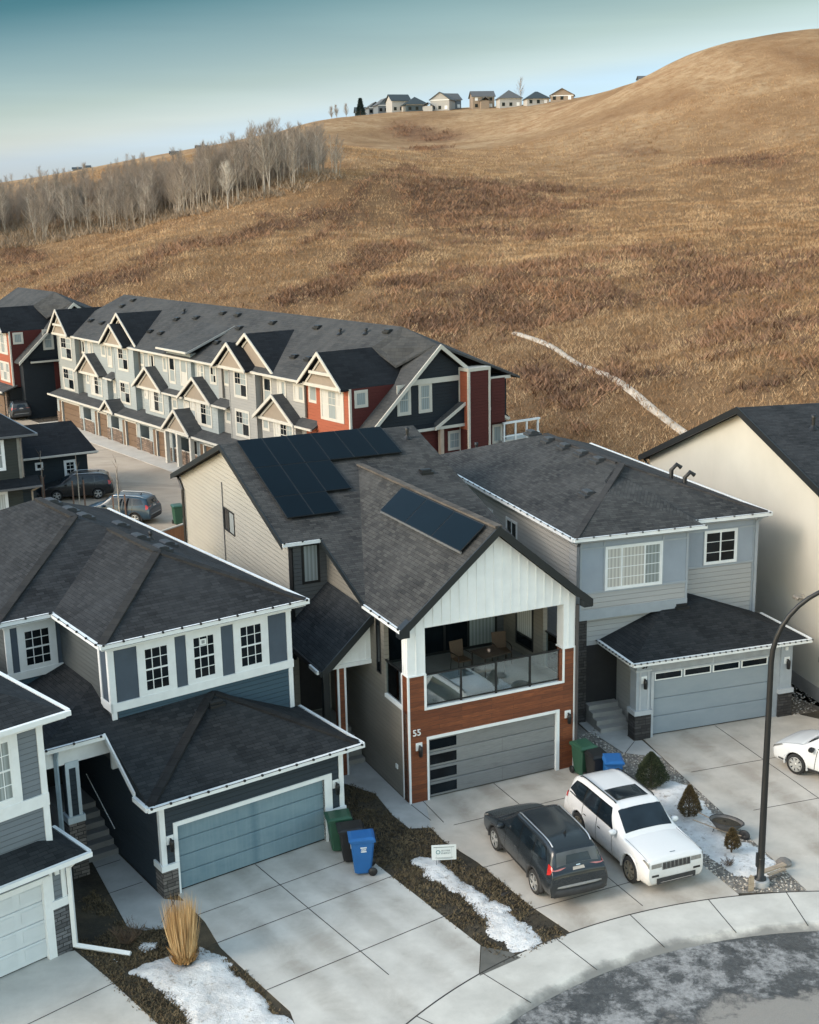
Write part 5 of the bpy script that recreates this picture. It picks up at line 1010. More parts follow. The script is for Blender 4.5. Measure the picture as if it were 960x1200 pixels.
    Jl+=[(wb(-.02,1.2),wb(-1.4,1.2)),(wb(-.02,2.8),wb(-1.4,2.8))]
    J(Jl,.022)
    J([((CC[0]+(RS+.06)*math.cos(RAD(t)),CC[1]+(RS+.06)*math.sin(RAD(t))),(CC[0]+RB*math.cos(RAD(t)),CC[1]+RB*math.sin(RAD(t)))) for t in (64,73.5,83.5,93,102,111.5,121,131,140.5,150)],.024,.0085)
    aa=arc(RB+.01,155,60,60); J(list(zip(aa[:-1],aa[1:])),.04,.0078,'edge_joint')
    # wet dark triangle at the corner of the drive
    flat('wet_patch',[(1.64,29.5),(1.52,28.2),(2.62,28.95),(2.4,29.2)],.006,plain('wet_concrete',(.11,.105,.092),.35,var=.2),.05)
    # lane behind, with a pale apron in front of the town houses
    T=lambda x,y: W(OT,YT,x,y)[:2]
    flat('lane',[T(-25,-1.6),T(46,-1.6),T(49,-13),T(36,-28),(-36,68),(-70,95)],.02,lane_mat(),.1)
    flat('apron',[T(-6.3,.3),T(46,.3),T(46,-1.75),T(-6.3,-1.75)],.045,concrete('apron_concrete',(.50,.47,.42),.25,.3,(.3,.25,.2)),.12)
    flat('gravel_bed',[(14.0,44.1),(17.5,45.5),W(OE,YE,-.05,-3)[:2],W(OE,YE,-.05,12)[:2],wc(6.5,6),wc(6.5,0)],-.002,GRAVD,.06)
    flat('gravel_bed',[(6.0,40.2),(6.61,40.15),(7.52,36.27),(8.24,33.57),(8.92,31.85),(10.85,31.9),(9.96,35.31),(9.24,38.11),(8.55,40.7),(7.3,41.15),(6.7,42.4),wc(-1.3,1.3),wc(-1.3,4),wa(6.2,4),wa(6.2,.2)],-.002,GRAV,.06)
    # tyre marks are part of the concrete's own staining
    ribbon('hill_path',[(10.2,121.4),(10.8,120.3),(13.3,114.7),(15.2,106.2),(16.3,97),(18.1,91.2),(19.4,88.7),(21.2,84),(24,79)],.7,plain('pale_gravel_path',(.46,.40,.33),.95,var=.25,vs=1.2))
GRAV=ground_noise('pebble_bed',[(.06,.055,.05),(.20,.185,.165),(.42,.39,.35)],3.,fine=38,bs=1.,bd=.04); GRAVD=ground_noise('dark_gravel',[(.05,.04,.03),(.12,.10,.08),(.24,.21,.17)],2.5,fine=30,bs=1.,bd=.04)
def in_poly(x,y,P):
    P=np.array(P); c=np.zeros(x.shape,bool); n=len(P); j=n-1
    for i in range(n):
        xi,yi=P[i]; xj,yj=P[j]; k=((yi>y)!=(yj>y))&(x<(xj-xi)*(y-yi)/(yj-yi+1e-12)+xi); c^=k; j=i
    return c
def pdist(x,y,P):
    P=np.array(P); d=np.full(x.shape,1e9); n=len(P)
    for i in range(n):
        a=P[i];b=P[(i+1)%n]; ab=b-a; t=np.clip(((x-a[0])*ab[0]+(y-a[1])*ab[1])/(ab@ab),0,1); d=np.minimum(d,np.hypot(x-a[0]-t*ab[0],y-a[1]-t*ab[1]))
    return d
SNOW=NG('old_snow'); _p=SNOW.pos(); _n=SNOW.noise(_p,1.3,7,.7); _n2=SNOW.noise(_p,14,5,.7); _n3=SNOW.noise(_p,5,6,.75)
SNOW.set('Base Color',SNOW.mix(SNOW.ramp(_n3,(.55,0.),(.70,.8)),SNOW.mix(SNOW.ramp(_n,(.35,0.),(.65,1.)),(.54,.54,.535),(.80,.80,.795)),(.19,.155,.115))); SNOW.set('Roughness',.75); SNOW.bump(SNOW.math('ADD',_n2,_n3),.8,.05)
def snow(P,h,label_name='snow_patch',st=.045,rag=.30):
    P=np.array(P); x0,y0=P.min(0)-.2; x1,y1=P.max(0)+.2; gx,gy=np.meshgrid(np.arange(x0,x1,st),np.arange(y0,y1,st))
    d=pdist(gx,gy,P)*np.where(in_poly(gx,gy,P),1,-1)+(fbm(gx*1.,gy*1.,.5,5)-.5)*rag*2
    z=h*(1-np.exp(-np.clip(d,0,9)/.22))*(.65+.7*fbm(gx,gy,.6,3))+(fbm(gx,gy,.22,4)-.5)*.045*np.clip(d/.15,0,1)-.02
    k=d>-.03; idx=-np.ones(k.shape,int); idx[k]=np.arange(k.sum()); V=np.stack([gx[k],gy[k],z[k]],-1)
    q=np.stack([idx[:-1,:-1],idx[:-1,1:],idx[1:,1:],idx[1:,:-1]],-1).reshape(-1,4); q=q[(q>=0).all(1)]
    return kind(np_obj(label_name,new_np_mesh(label_name,V,q,SNOW.m,4,True)),'stuff')
def snows():
    snow([(-.18,33.94),(.1,34.23),(.42,34.12),(1.03,33.5),(1.71,32.43),(2.36,31.42),(2.8,30.55),(3.2,29.61),(2.89,29.19),(2.41,29.17),(2.26,29.56),(1.92,30.05),(1.63,30.89),(1.31,31.63),(.75,32.47),(.16,33.19)],.09)
    snow([(7.53,38.34),(8.03,38.95),(8.49,39.13),(8.95,38.59),(9.29,37.06),(9.59,36.07),(9.85,34.81),(10.28,33.77),(10.51,33.03),(10.09,32.66),(9.44,32.5),(9.03,32.61),(8.71,33.49),(8.29,34.36),(8.17,35.58),(7.97,36.53),(7.6,37.43)],.11)
    snow([(-7.37,28.65),(-7.12,29.01),(-6.42,29.36),(-5.92,29.04),(-5.73,29.93),(-5.08,29.32),(-4.29,28.18),(-3.54,27.11),(-2.97,26.44),(-2.83,25.6),(-5.43,25.4),(-5.66,26.85),(-6.33,27.72),(-6.86,28.27)],.11)
    snow([(-7.41,29.67),(-7.32,30.02),(-6.88,30.05),(-6.77,29.84),(-7.1,29.47)],.09,rag=.12); snow([(-8.15,29.43),(-8.05,29.73),(-7.67,29.22),(-7.69,28.92)],.03,rag=.18)
    # thin leftovers on the slope behind the houses
grounds(); snows()
def pebbles(name,P,n,s0,s1,mat,z=0.):
    P_=np.array(P); x=rng.uniform(P_[:,0].min(),P_[:,0].max(),n*3); y=rng.uniform(P_[:,1].min(),P_[:,1].max(),n*3); k=in_poly(x,y,P); x,y=x[k][:n],y[k][:n]; n=len(x)
    O=np.array([(1,0,0),(0,1,0),(-1,0,0),(0,-1,0),(0,0,.8),(0,0,-.8)],float); s=rng.uniform(s0,s1,(n,1,1))*rng.uniform(.6,1.2,(n,1,3))
    a=rng.uniform(0,6.28,n); c,q=np.cos(a),np.sin(a); V=O[None]*s; V=np.stack([V[...,0]*c[:,None]-V[...,1]*q[:,None],V[...,0]*q[:,None]+V[...,1]*c[:,None],V[...,2]],-1)+np.stack([x,y,np.full(n,z)],-1)[:,None]
    F1=np.array([(0,1,4),(1,2,4),(2,3,4),(3,0,4),(1,0,5),(2,1,5),(3,2,5),(0,3,5)]); Fc=(F1[None]+6*np.arange(n)[:,None,None]).reshape(-1,3)
    return kind(np_obj(name,new_np_mesh(name,V.reshape(-1,3),Fc,mat,3)),'stuff')
def blades(name,P,n,h0,h1,mat,z=-.01,lean=.9,nb=3,w=.05):
    P_=np.array(P); x=rng.uniform(P_[:,0].min(),P_[:,0].max(),n*3); y=rng.uniform(P_[:,1].min(),P_[:,1].max(),n*3); k=in_poly(x,y,P)&(fbm(x,y,.8,3)>.40); x,y=x[k][:n],y[k][:n]
    V,Fc=tufts(x,y,np.full(len(x),z),rng.uniform(h0,h1,len(x)),np.full(len(x),w),nb,lean); return kind(np_obj(name,new_np_mesh(name,V,Fc,mat)),'stuff')
def litter():
    g=NG('pebble'); o=g.n('ShaderNodeNewGeometry',8); g.set('Base Color',g.ramp(o,(0.,(.09,.08,.07)),(.5,(.30,.27,.23)),(1.,(.62,.58,.52)))); g.set('Roughness',.85)
    pebbles('pebbles',[(6.0,40.2),(6.61,40.15),(7.52,36.27),(8.24,33.57),(8.92,31.85),(10.85,31.9),(9.96,35.31),(9.24,38.11),(8.55,40.7),(7.3,41.15),(6.7,42.4),(6.6,43.4),(5.7,42.3)],4200,.018,.05,g.m)
    pebbles('pebbles',[(14.0,44.1),(17.5,45.5),(15.6,45),(13.2,57),(12.5,49)],1800,.02,.055,g.m)
    m=ground_noise('dead_turf',[(.04,.032,.02),(.12,.09,.05),(.24,.18,.10)],1.2,fine=12)
    s1=[(-2.48,36.7),(-2.33,39.4),(-1.31,38.43),(-.73,36.91),(-.2,35.93),(.46,36.01),(.83,35.18),(1.79,33.86),(3.07,31.48),(3.9,29.9),(3.01,29.3),(2.15,28.69),(1.66,29.51),(-.98,33.53)]
    blades('dead_grass',s1,5200,.03,.09,m); blades('dead_grass',[(-9.8,33.1),(-9.6,33.3),(-7.81,30.73),(-6.6,30.6),(-5.9,29.95),(-4.33,28.54),(-2.6,25.4),(-5.5,25.5),(-7.87,28.48),(-8.9,29.9)],6500,.03,.09,m)
    soilp=plain('soil_clod',(.035,.028,.02),.95,var=.4)
    pebbles('soil_clods',s1,1500,.012,.045,soilp)
litter()
# ---------------------------------------------------------------- bins, sign, lamp, barrow, plants
def cart(label,x,y,yaw,body,lid,h=1.02,z=0.):
    t=thing('wheeled_bin',label,'bin',(x,y,z),yaw,'wheeled bins')
    bm_=plain('bin_'+body[0],body[1],.45,var=.08); lm=plain('lid_'+lid[0],lid[1],.42,var=.08); bk=plain('bin_black',(.012,.012,.013),.5)
    m=MB(); rows=[]
    for zz,w,d0,d1 in ((.06,.21,-.22,.20),(.10,.235,-.25,.23),(h*.55,.27,-.30,.29),(h*.9,.285,-.335,.33),(h,.30,-.35,.35)):
        r=.05; rows.append([(-w+r,d0,zz),(w-r,d0,zz),(w,d0+r,zz),(w,d1-r,zz),(w-r,d1,zz),(-w+r,d1,zz),(-w,d1-r,zz),(-w,d0+r,zz)])
    m.rows(rows,False,True); m.poly(rows[0][::-1]); b=m.build('body',bm_,t)
    B6((-.315,.315,-.37,.37,h-.05,h-.005)).build('rim',bm_,b)
    m=MB(); m.rows([[(-.33,-.40,h),(.33,-.40,h),(.33,.36,h),(-.33,.36,h)],[(-.33,-.40,h+.03),(.33,-.40,h+.03),(.33,.36,h+.05),(-.33,.36,h+.05)],[(-.25,-.30,h+.075),(.25,-.30,h+.075),(.25,.28,h+.10),(-.25,.28,h+.10)]],False,True); m.poly([(-.25,-.30,h+.075),(.25,-.30,h+.075),(.25,.28,h+.10),(-.25,.28,h+.10)]); m.build('lid',lm,t)
    m=MB(); m.tube([(-.26,.40,h-.03),(.26,.40,h-.03)],.022,8); m.tube([(-.24,.33,h-.08),(-.24,.40,h-.03)],.02,6); m.tube([(.24,.33,h-.08),(.24,.40,h-.03)],.02,6); m.build('handle',bk,t)
    for s in (-1,1):
        m=MB(); m.lathe([(.0,-.03),(.12,-.03),(.135,0),(.12,.03),(.0,.03)],(s*.27,.27,.13),14,'x'); m.build('wheel',bk,t)
    return t
def bins():
    G=('green',(.022,.075,.045)); K=('black',(.010,.011,.012)); Bl=('blue',(.012,.10,.30))
    a=cart('green wheeled bin against the white trim of the blue-grey garage door',-2.30,34.78,-1.35,G,G,1.08)
    b=cart('black wheeled bin squeezed between the green bin and the blue bin by the blue-grey garage',-1.92,34.12,-1.40,K,K,1.05)
    c=cart('bright blue wheeled bin nearest the dead lawn strip, in front of the black bin',-1.56,33.42,-1.45,Bl,Bl,1.12)
    wl=plain('bin_white_print',(.62,.66,.68),.6,var=.03)
    m=MB()
    for k,(x0,x1) in enumerate(((-.02,.16),(.0,.14),(-.01,.15))): m.box(.285,.303,x0-.05,x1-.05,.90-k*.06,.93-k*.06)
    m.build('print',wl,c); m=MB(); m.lathe([(.0,-.012),(.06,-.012),(.06,.02)],(-.05,-.315,.80),12,'y'); m.build('print',wl,c)
    m=MB(); m.box(-.288,-.27,-.1,.1,.45,.55); m.build('sticker',plain('sticker_red',(.45,.06,.04),.5),b)
    cart('green wheeled bin beside the right cedar pier of the garage of number 55',5.66,39.55,YA,G,G,1.06)
    cart('black wheeled bin between green and blue bins beside number 55',6.02,39.0,YA-.1,K,K,.98); d=cart('blue wheeled bin with bright lid behind the white parked car at number 55',6.48,38.55,YA-.4,Bl,Bl,.98)
bins()
def yard_sign():
    t=thing('yard_sign','small white yard sign standing in the snow strip between the two driveways','sign',(.80,33.62,0),.06)
    m=MB()
    for x in (-.22,.22): m.tube([(x,0,-.1),(x,0,.62)],.007,6)
    m.build('wire_leg',GREYM,t); B6((-.36,.36,-.006,.006,.22,.70)).build('panel',plain('sign_white',(.66,.70,.70),.5,var=.03),t)
    tm=plain('sign_teal',(.05,.20,.22),.5,var=.02); dk=plain('sign_dark',(.04,.07,.09),.5,var=.02)
    m=MB()
    for k in range(12):
        a=k*math.pi/6; m.box(-.17+.055*math.cos(a)-.012,-.17+.055*math.cos(a)+.012,-.010,-.0065,.475+.055*math.sin(a)-.012,.475+.055*math.sin(a)+.012)
    m.build('emblem',tm,t)
    text_obj('SKYFIRE',.075,dk,t,(-.08,-.008,.49),'sign_text',.001); text_obj('ENERGY',.075,dk,t,(-.08,-.008,.41),'sign_text',.001)
    m=MB(); m.box(-.30,.30,-.0085,-.0065,.62,.635); m.box(-.26,.26,-.0085,-.0065,.29,.30); m.box(-.20,.20,-.0085,-.0065,.26,.27); m.build('small_print',dk,t)
yard_sign()
def street_lamp():
    t=thing('street_lamp','tall black curved street lamp on a concrete foot in the pebble bed','street lamp',(9.65,32.31,0))
    m=MB(); L=[(0,0,.16),(0,0,2.0),(.0,0,4.5),(.0,0,6.6)]; rr=[.10,.095,.085,.075]
    for k in range(1,11):
        a=k/10*math.pi*.5; L.append((2.1*(1-math.cos(a))*1.0,-.42*(1-math.cos(a))*1.0,6.6+2.3*math.sin(a))); rr.append(.073-.002*k)
    L.append((3.1,-.62,8.95)); rr.append(.05)
    m.tube(L,rr,14); m.build('pole',BLACK,t)
    m=MB(); m.lathe([(.17,0),(.17,.03),(.105,.05),(.105,.62),(.11,.64),(.09,.66)],(0,0,.16),14); m.box(-.14,-.08,-.06,.06,.55,.95); m.build('base_cover',BLACK,t)
    m=MB(); m.lathe([(.26,-.3),(.26,.13),(.24,.16),(0,.165)],n=18); m.build('foot',concrete('lamp_foot',(.36,.36,.36),.2,2.),t)
    m=MB(); m.rows([[(2.9+u*.8,-.6-u*.16-w*.16*v,9.0-.04*abs(v)-(.06 if v==0 and False else 0)) for v in (-1,-.5,.5,1)] for u,w in ((0,.5),(.2,1),(.8,1.),(1,.3))]); m.prism([(2.9,-.5,8.93),(3.7,-.62,8.93),(3.75,-.85,8.93),(2.95,-.74,8.93)],(0,0,.09)); m.build('lamp_head',BLACK,t)
street_lamp()
def wheelbarrow():
    t=thing('wheelbarrow','old steel wheelbarrow full of dirt resting in the snow between two small conifers','wheelbarrow',(9.36,35.22,-.02),RAD(-33)); t.scale=(.88,.88,.8)
    rust=plain('worn_steel',(.13,.12,.11),.55,metal=.4,var=.35,vs=4); bk=plain('barrow_dark',(.03,.03,.032),.5,var=.2); wd=plain('barrow_wood',(.34,.27,.20),.7,var=.2)
    m=MB(); o=[]; i=[]
    def ring(a,b,z,n=18,f=.0): return [(a*math.cos(k*2*math.pi/n)*(1+.12*(math.cos(k*2*math.pi/n))),b*math.sin(k*2*math.pi/n),z) for k in range(n)]
    m.rows([ring(.34,.22,.28),ring(.55,.36,.52),ring(.60,.40,.60),ring(.57,.37,.60),ring(.50,.32,.52)],True,True); m.poly(ring(.34,.22,.28)[::-1]); m.build('tray',rust,t)
    m=MB(); m.rows([ring(.50,.32,.525),ring(.3,.2,.56),ring(.05,.04,.57)],True,True); m.build('load',SOIL,t)
    m=MB(); r=[(p[0],p[1],.605) for p in ring(.60,.40,.6)]; m.tube(r+[r[0]],.018,6); m.build('tray_rim',bk,t)
    for s in (-1,1):
        m=MB(); m.tube([(.62,s*.08,.18),(0,s*.20,.26),(-1.05,s*.30,.48)],.022,7); m.build('handle',wd,t)
        m=MB(); m.tube([(-.3,s*.22,.28),(-.38,s*.24,0),(-.15,s*.2,.0)],.014,6); m.build('leg',bk,t)
    m=MB(); m.lathe([(.10,-.035),(.18,-.04),(.20,0),(.18,.04),(.10,.035),(.03,.05),(.03,-.05),(.10,-.035)],(.70,0,.2),16,'y'); m.build('wheel',bk,t)
wheelbarrow()
def conifer(label,x,y,h,r,mat,seed,group,z=0.):
    rg=np.random.default_rng(seed); t=thing('dwarf_conifer',label,'shrub',(x,y,z),rg.uniform(0,6),group)
    m=MB(); m.tube([(0,0,-.1),(0,0,h*.75)],[r*.12,.012],7); m.build('trunk',plain('conifer_bark',(.07,.05,.035),.9),t)
    n=int(11000*max(.35,h*r*1.6)); u=rg.random(n)**.9; zz=h*(.04+.96*u); a=rg.uniform(0,2*np.pi,n); lump=1+.13*np.sin(a*3+seed)+.16*(vnoise(a*2+seed,zz*6,1.)-.5)
    rad=r*np.clip(1.-(zz/h)**1.7,.0,1)**.85*lump*np.clip(zz/(h*.2),.6,1)*rg.uniform(.70,1.05,n)
    c=np.stack([rad*np.cos(a),rad*np.sin(a),zz],-1); out=np.stack([np.cos(a),np.sin(a),np.full(n,.9)],-1)+rg.normal(0,.45,(n,3)); out/=np.linalg.norm(out,axis=1)[:,None]
    sd=np.cross(out,rg.normal(0,1,(n,3))); sd/=np.linalg.norm(sd,axis=1)[:,None]; L=rg.uniform(.035,.075,n)[:,None]; w=.011+.004*rg.random(n)[:,None]
    V=np.stack([c-sd*w,c+sd*w,c+out*L],1).reshape(-1,3); np_obj('foliage',new_np_mesh('foliage',V,np.arange(3*n).reshape(-1,3),mat),t); return t
def conifers():
    g1=NG('spruce_green'); o=g1.n('ShaderNodeNewGeometry',8); g1.set('Base Color',g1.ramp(o,(0.,(.020,.032,.016)),(.6,(.045,.062,.028)),(1.,(.09,.10,.045)))); g1.set('Roughness',.85)
    g2=NG('spruce_brown'); o=g2.n('ShaderNodeNewGeometry',8); g2.set('Base Color',g2.ramp(o,(0.,(.045,.035,.018)),(.5,(.10,.07,.03)),(1.,(.17,.12,.05)))); g2.set('Roughness',.85)
    conifer('largest rounded green dwarf conifer, nearest the bins beside the white car',7.75,38.55,1.2,.54,g1.m,3,'dwarf conifers in the pebble bed')
    conifer('middle dwarf conifer with browning needles in the snow beside the wheelbarrow',8.50,36.25,1.0,.36,g2.m,5,'dwarf conifers in the pebble bed',.12)
    conifer('smallest brown dwarf conifer between wheelbarrow and lamp post',9.26,33.98,.66,.24,g2.m,8,'dwarf conifers in the pebble bed',.18)
conifers()
def reed_grass():
    t=thing('ornamental_grass','tall straw-coloured clump of ornamental grass in the snow beside the front drive','grass clump',(-6.0,29.02,.12))
    n=2600; a=rng.uniform(0,2*np.pi,n); r=.23*np.sqrt(rng.random(n)); x,y=r*np.cos(a),r*np.sin(a); h=rng.uniform(.55,1.9,n)*rng.choice([1,1,1,.8],n); le=.06+.26*(r/.23)**2+.22*rng.random(n)**2
    tip=np.stack([x+np.cos(a)*le*h*.32+rng.normal(0,.05,n),y+np.sin(a)*le*h*.32+rng.normal(0,.06,n),h*rng.uniform(.93,1.,n)],-1); b=np.stack([x,y,np.zeros(n)],-1); md=(b+tip)/2+np.stack([np.cos(a)*.02,np.sin(a)*.02,np.zeros(n)],-1)
    q=rng.uniform(0,6.28,n); s=np.stack([np.cos(q),np.sin(q),0*q],-1)*.0065
    V=np.stack([b-s,b+s,md+s*1.1,md-s*1.1,tip],1).reshape(-1,3); i=5*np.arange(n)[:,None]; Fc=np.concatenate([i+np.array([[0,1,2]]),i+np.array([[0,2,3]]),i+np.array([[3,2,4]])])
    g=NG('straw'); o=g.n('ShaderNodeNewGeometry',8); g.set('Base Color',g.ramp(o,(0.,(.34,.19,.075)),(.5,(.60,.38,.17)),(1.,(.78,.56,.30)))); g.set('Roughness',.8)
    np_obj('stems',new_np_mesh('stems',V,Fc,g.m),t)
    n=800; a=rng.uniform(0,2*np.pi,n); r=.08+.16*rng.random(n); x,y=r*np.cos(a),r*np.sin(a); V,Fc=tufts(x,y,np.zeros(n),rng.uniform(.12,.40,n),np.full(n,.03),2,.6); np_obj('dry_leaves',new_np_mesh('dry_leaves',V,Fc,veg_mat('straw_dark',[(.3,(.34,.19,.08)),(.7,(.52,.32,.14))],3.)),t)
reed_grass()
def bare_shrub(label,x,y,h,r,n,mat,z=0.,group=None):
    t=thing('bare_shrub',label,'shrub',(x,y,z),0,group); m=MB()
    for k in range(n):
        a=rnd.uniform(0,6.28); l=rnd.uniform(.5,1)*h; s=rnd.uniform(.3,1)*r; p=Vector((math.cos(a)*s*.15,math.sin(a)*s*.15,0)); q=Vector((math.cos(a)*s*.7,math.sin(a)*s*.7,l*.6)); e=Vector((math.cos(a+.2)*s,math.sin(a+.2)*s,l)); m.tube([p,q,e],[.008,.006,.003],4,False)
        for j in range(3):
            f=rnd.uniform(.3,.9); b=p.lerp(e,f); m.tube([b,b+Vector((rnd.uniform(-.5,.5)*r*.6,rnd.uniform(-.5,.5)*r*.6,rnd.uniform(.05,.3)*h))],[.005,.002],3,False)
    m.build('twigs',mat,t); return t
TWIG=plain('twig_brown',(.11,.075,.05),.9,var=.3)
bare_shrub('low bare brown shrub at the corner of the walk beside the left snow patch',-7.65,30.0,.5,.55,60,TWIG)
bare_shrub('tiny bare shrub in pebbles near the kerb beside the white car',9.0,33.3,.3,.25,24,TWIG)
def debris():
    wd=planks('split_wood',((.42,.33,.24),(.50,.40,.30),(.30,.22,.15)),1.,.2)
    t=thing('wood_stump','pale split piece of wood leaning beside the street lamp foot','wood',(9.28,31.98,0),.3); m=MB(); m.prism([(-.09,-.06,0),(.1,-.05,0),(.04,.05,.0)],(.02,.05,.42)); m.build('log',wd,t)
    t=thing('wood_plank','weathered plank lying on the snow behind the street lamp','wood',(10.15,32.75,.22),.5); B6((-.42,.42,-.08,.08,0,.04)).build('plank',wd,t); B6((-.36,.3,-.2,-.1,-.03,.0)).build('plank',wd,t)
    t=thing('rock','grey angular rock at the end of the snow bed, by the driveway edge','rock',(10.62,33.35,0),.2); m=MB(); m.lathe([(0,-.02),(.2,0),(.24,.08),(.15,.17),(.05,.2),(0,.2)],n=7,sm=False); m.build('stone',plain('rock_grey',(.16,.15,.14),.9,var=.3),t)
    t=thing('work_glove','dark crumpled glove lying on the concrete beside the dark car','glove',(2.42,32.0,.006),.4)
    m=MB(); m.rows([[(-.10,-.05,0),(.08,-.06,0),(.10,.05,0),(-.08,.06,0)],[(-.08,-.035,.05),(.06,-.04,.04),(.08,.03,.05),(-.06,.04,.035)]],True,True); m.poly([(-.08,-.035,.05),(.06,-.04,.04),(.08,.03,.05),(-.06,.04,.035)])
    for k in range(4): m.tube([(.05,-.035+k*.025,.02),(.15+.02*(k%2),-.045+k*.03,.015)],.013,6)
    m.tube([(-.02,.05,.02),(.03,.12,.015)],.013,6); m.build('glove',plain('glove_dark',(.03,.026,.022),.8),t)
debris()
def back_things():
    t=thing('wooden_fence','orange-brown wooden privacy fence behind the white gabled house','fence',(-13.3,66.9,0),math.atan2(2.18,1.45)+.05)
    fm=planks('orange_fence',((.33,.125,.045),(.42,.17,.065),(.22,.08,.03)),.14,3.)
    B6((-3.5,4.2,-.02,.02,.05,1.75)).build('boards',fm,t); B6((-3.6,4.3,-.06,.06,1.75,1.82)).build('cap_rail',plain('pale_rail',(.45,.40,.34),.7),t)
    for x in (-3.4,-1,1.5,4.1): B6((x-.06,x+.06,.03,.13,0,1.8)).build('post',fm,t)
    def sap(label,x,y,h):
        t=thing('young_tree',label,'tree',(x,y,0),rnd.uniform(0,6),'young staked trees along the lane'); m=MB(); m.tube([(0,0,0),(.03,0,h*.6),(0,.04,h)],[.05,.03,.01],6,False); m.build('trunk',plain('pale_sapling',(.40,.34,.27),.8),t)
        m=MB()
        for k in range(14):
            z=h*rnd.uniform(.4,.95); a=rnd.uniform(0,6.28); m.tube([(0,0,z),(math.cos(a)*.25,math.sin(a)*.25,z+.5)],[.014,.005],4,False)
        m.build('branches',TWIG,t); 
        for s in (-.35,.35): B6((s-.045,s+.045,-.04,.04,0,1.9)).build('stake',plain('stake_wood',(.17,.10,.07),.8),t)
    sap('young staked tree standing left of the black car in the lane',-23.9,81.3,3.6); sap('young staked tree in front of the black car in the lane',-21.2,79.8,3.6); sap('young bare tree in front of the blue car in the lane',-17.6,75.3,4.2)
    t=cart('dark green wheeled bin at the lane beside the orange fence',-14.1,75.3,.4,('green',(.022,.075,.045)),('green',(.022,.075,.045)),1.15)
    t=thing('motorbike','small motorbike parked in the corner beside the dark green house','motorbike',(-25.3,82.0,0),.3); bk=plain('bike_dark',(.03,.03,.03),.4)
    for x in (-.6,.65):
        m=MB(); m.lathe([(.2,-.05),(.3,-.05),(.32,0),(.3,.05),(.2,.05)],(x,0,.32),16,'y'); m.build('wheel',bk,t)
    m=MB(); m.rows([[(x,s*w,z) for s,z in ((-1,z0),(-.7,z1),(.7,z1),(1,z0))] for x,w,z0,z1 in ((-.75,.05,.75,.80),(-.3,.14,.6,.82),(.1,.16,.6,.95),(.4,.08,.7,.9))]); m.build('body',plain('bike_white',(.5,.5,.5),.4),t)
    m=MB(); m.tube([(.65,0,.32),(.45,0,.95),(.38,0,1.05)],.035,6); m.tube([(.36,-.35,1.05),(.36,.35,1.05)],.02,6); m.tube([(-.6,0,.32),(0,0,.45),(.3,0,.7)],.06,6); m.build('frame',GREYM,t)
back_things()
# ---------------------------------------------------------------- vehicles
def car_paint(name,c,dirt=(.20,.175,.145),dz=.75,rough=.28,amount=.8):
    g=NG(name); o=g.obj(); n=g.noise(o,2.2,6,.7); n2=g.noise(o,14,4,.7); z=g.xyz(o)[2]
    f=g.math('ADD',z,g.math('MULTIPLY',g.math('SUBTRACT',n,.5),.7)); f=g.math('MULTIPLY',g.ramp(f,(.25,1.),(dz,.0)),amount); f=g.math('MULTIPLY',f,g.ramp(n2,(.2,.6),(.7,1.)))
    g.set('Base Color',g.mix(f,g.mix(g.math('MULTIPLY',n2,.12),c,dirt),dirt)); g.set('Roughness',g.math('ADD',g.math('MULTIPLY',f,.5),rough)); g.set('Coat Weight',.5); g.set('Specular IOR Level',.35); g.set('Coat Roughness',.12); return g.m
RUB=plain('tyre_rubber',(.018,.018,.018),.9,var=.3); WELL=plain('wheel_well',(.006,.006,.006),.95,var=0); CHROME=plain('chrome',(.55,.56,.57),.18,metal=1.,var=.03); CLAD=plain('black_cladding',(.028,.028,.03),.65,var=.25,vs=4)
CGLASS=glass_mat('car_glass',(.006,.010,.014),.06,.5); RED=plain('tail_red',(.42,.018,.014),.2,coat=.5,var=.1); REDP=plain('tail_pale_red',(.40,.14,.13),.25,coat=.5,var=.1); LAMP=plain('headlamp',(.24,.235,.22),.12,metal=.3,coat=.6,var=.2,vs=9)
GRILLE=plain('grille_grey',(.16,.16,.155),.35,metal=.6,var=.1); PLATE=plain('plate',(.40,.36,.32),.6,var=.15,vs=8); DGLASS=plain('dark_trim_gloss',(.01,.011,.012),.15,coat=.6,var=0)
def cr(a,b,c,d,t): return .5*((2*b)+(c-a)*t+(2*a-5*b+4*c-d)*t*t+(3*b-a-3*c+d)*t**3)
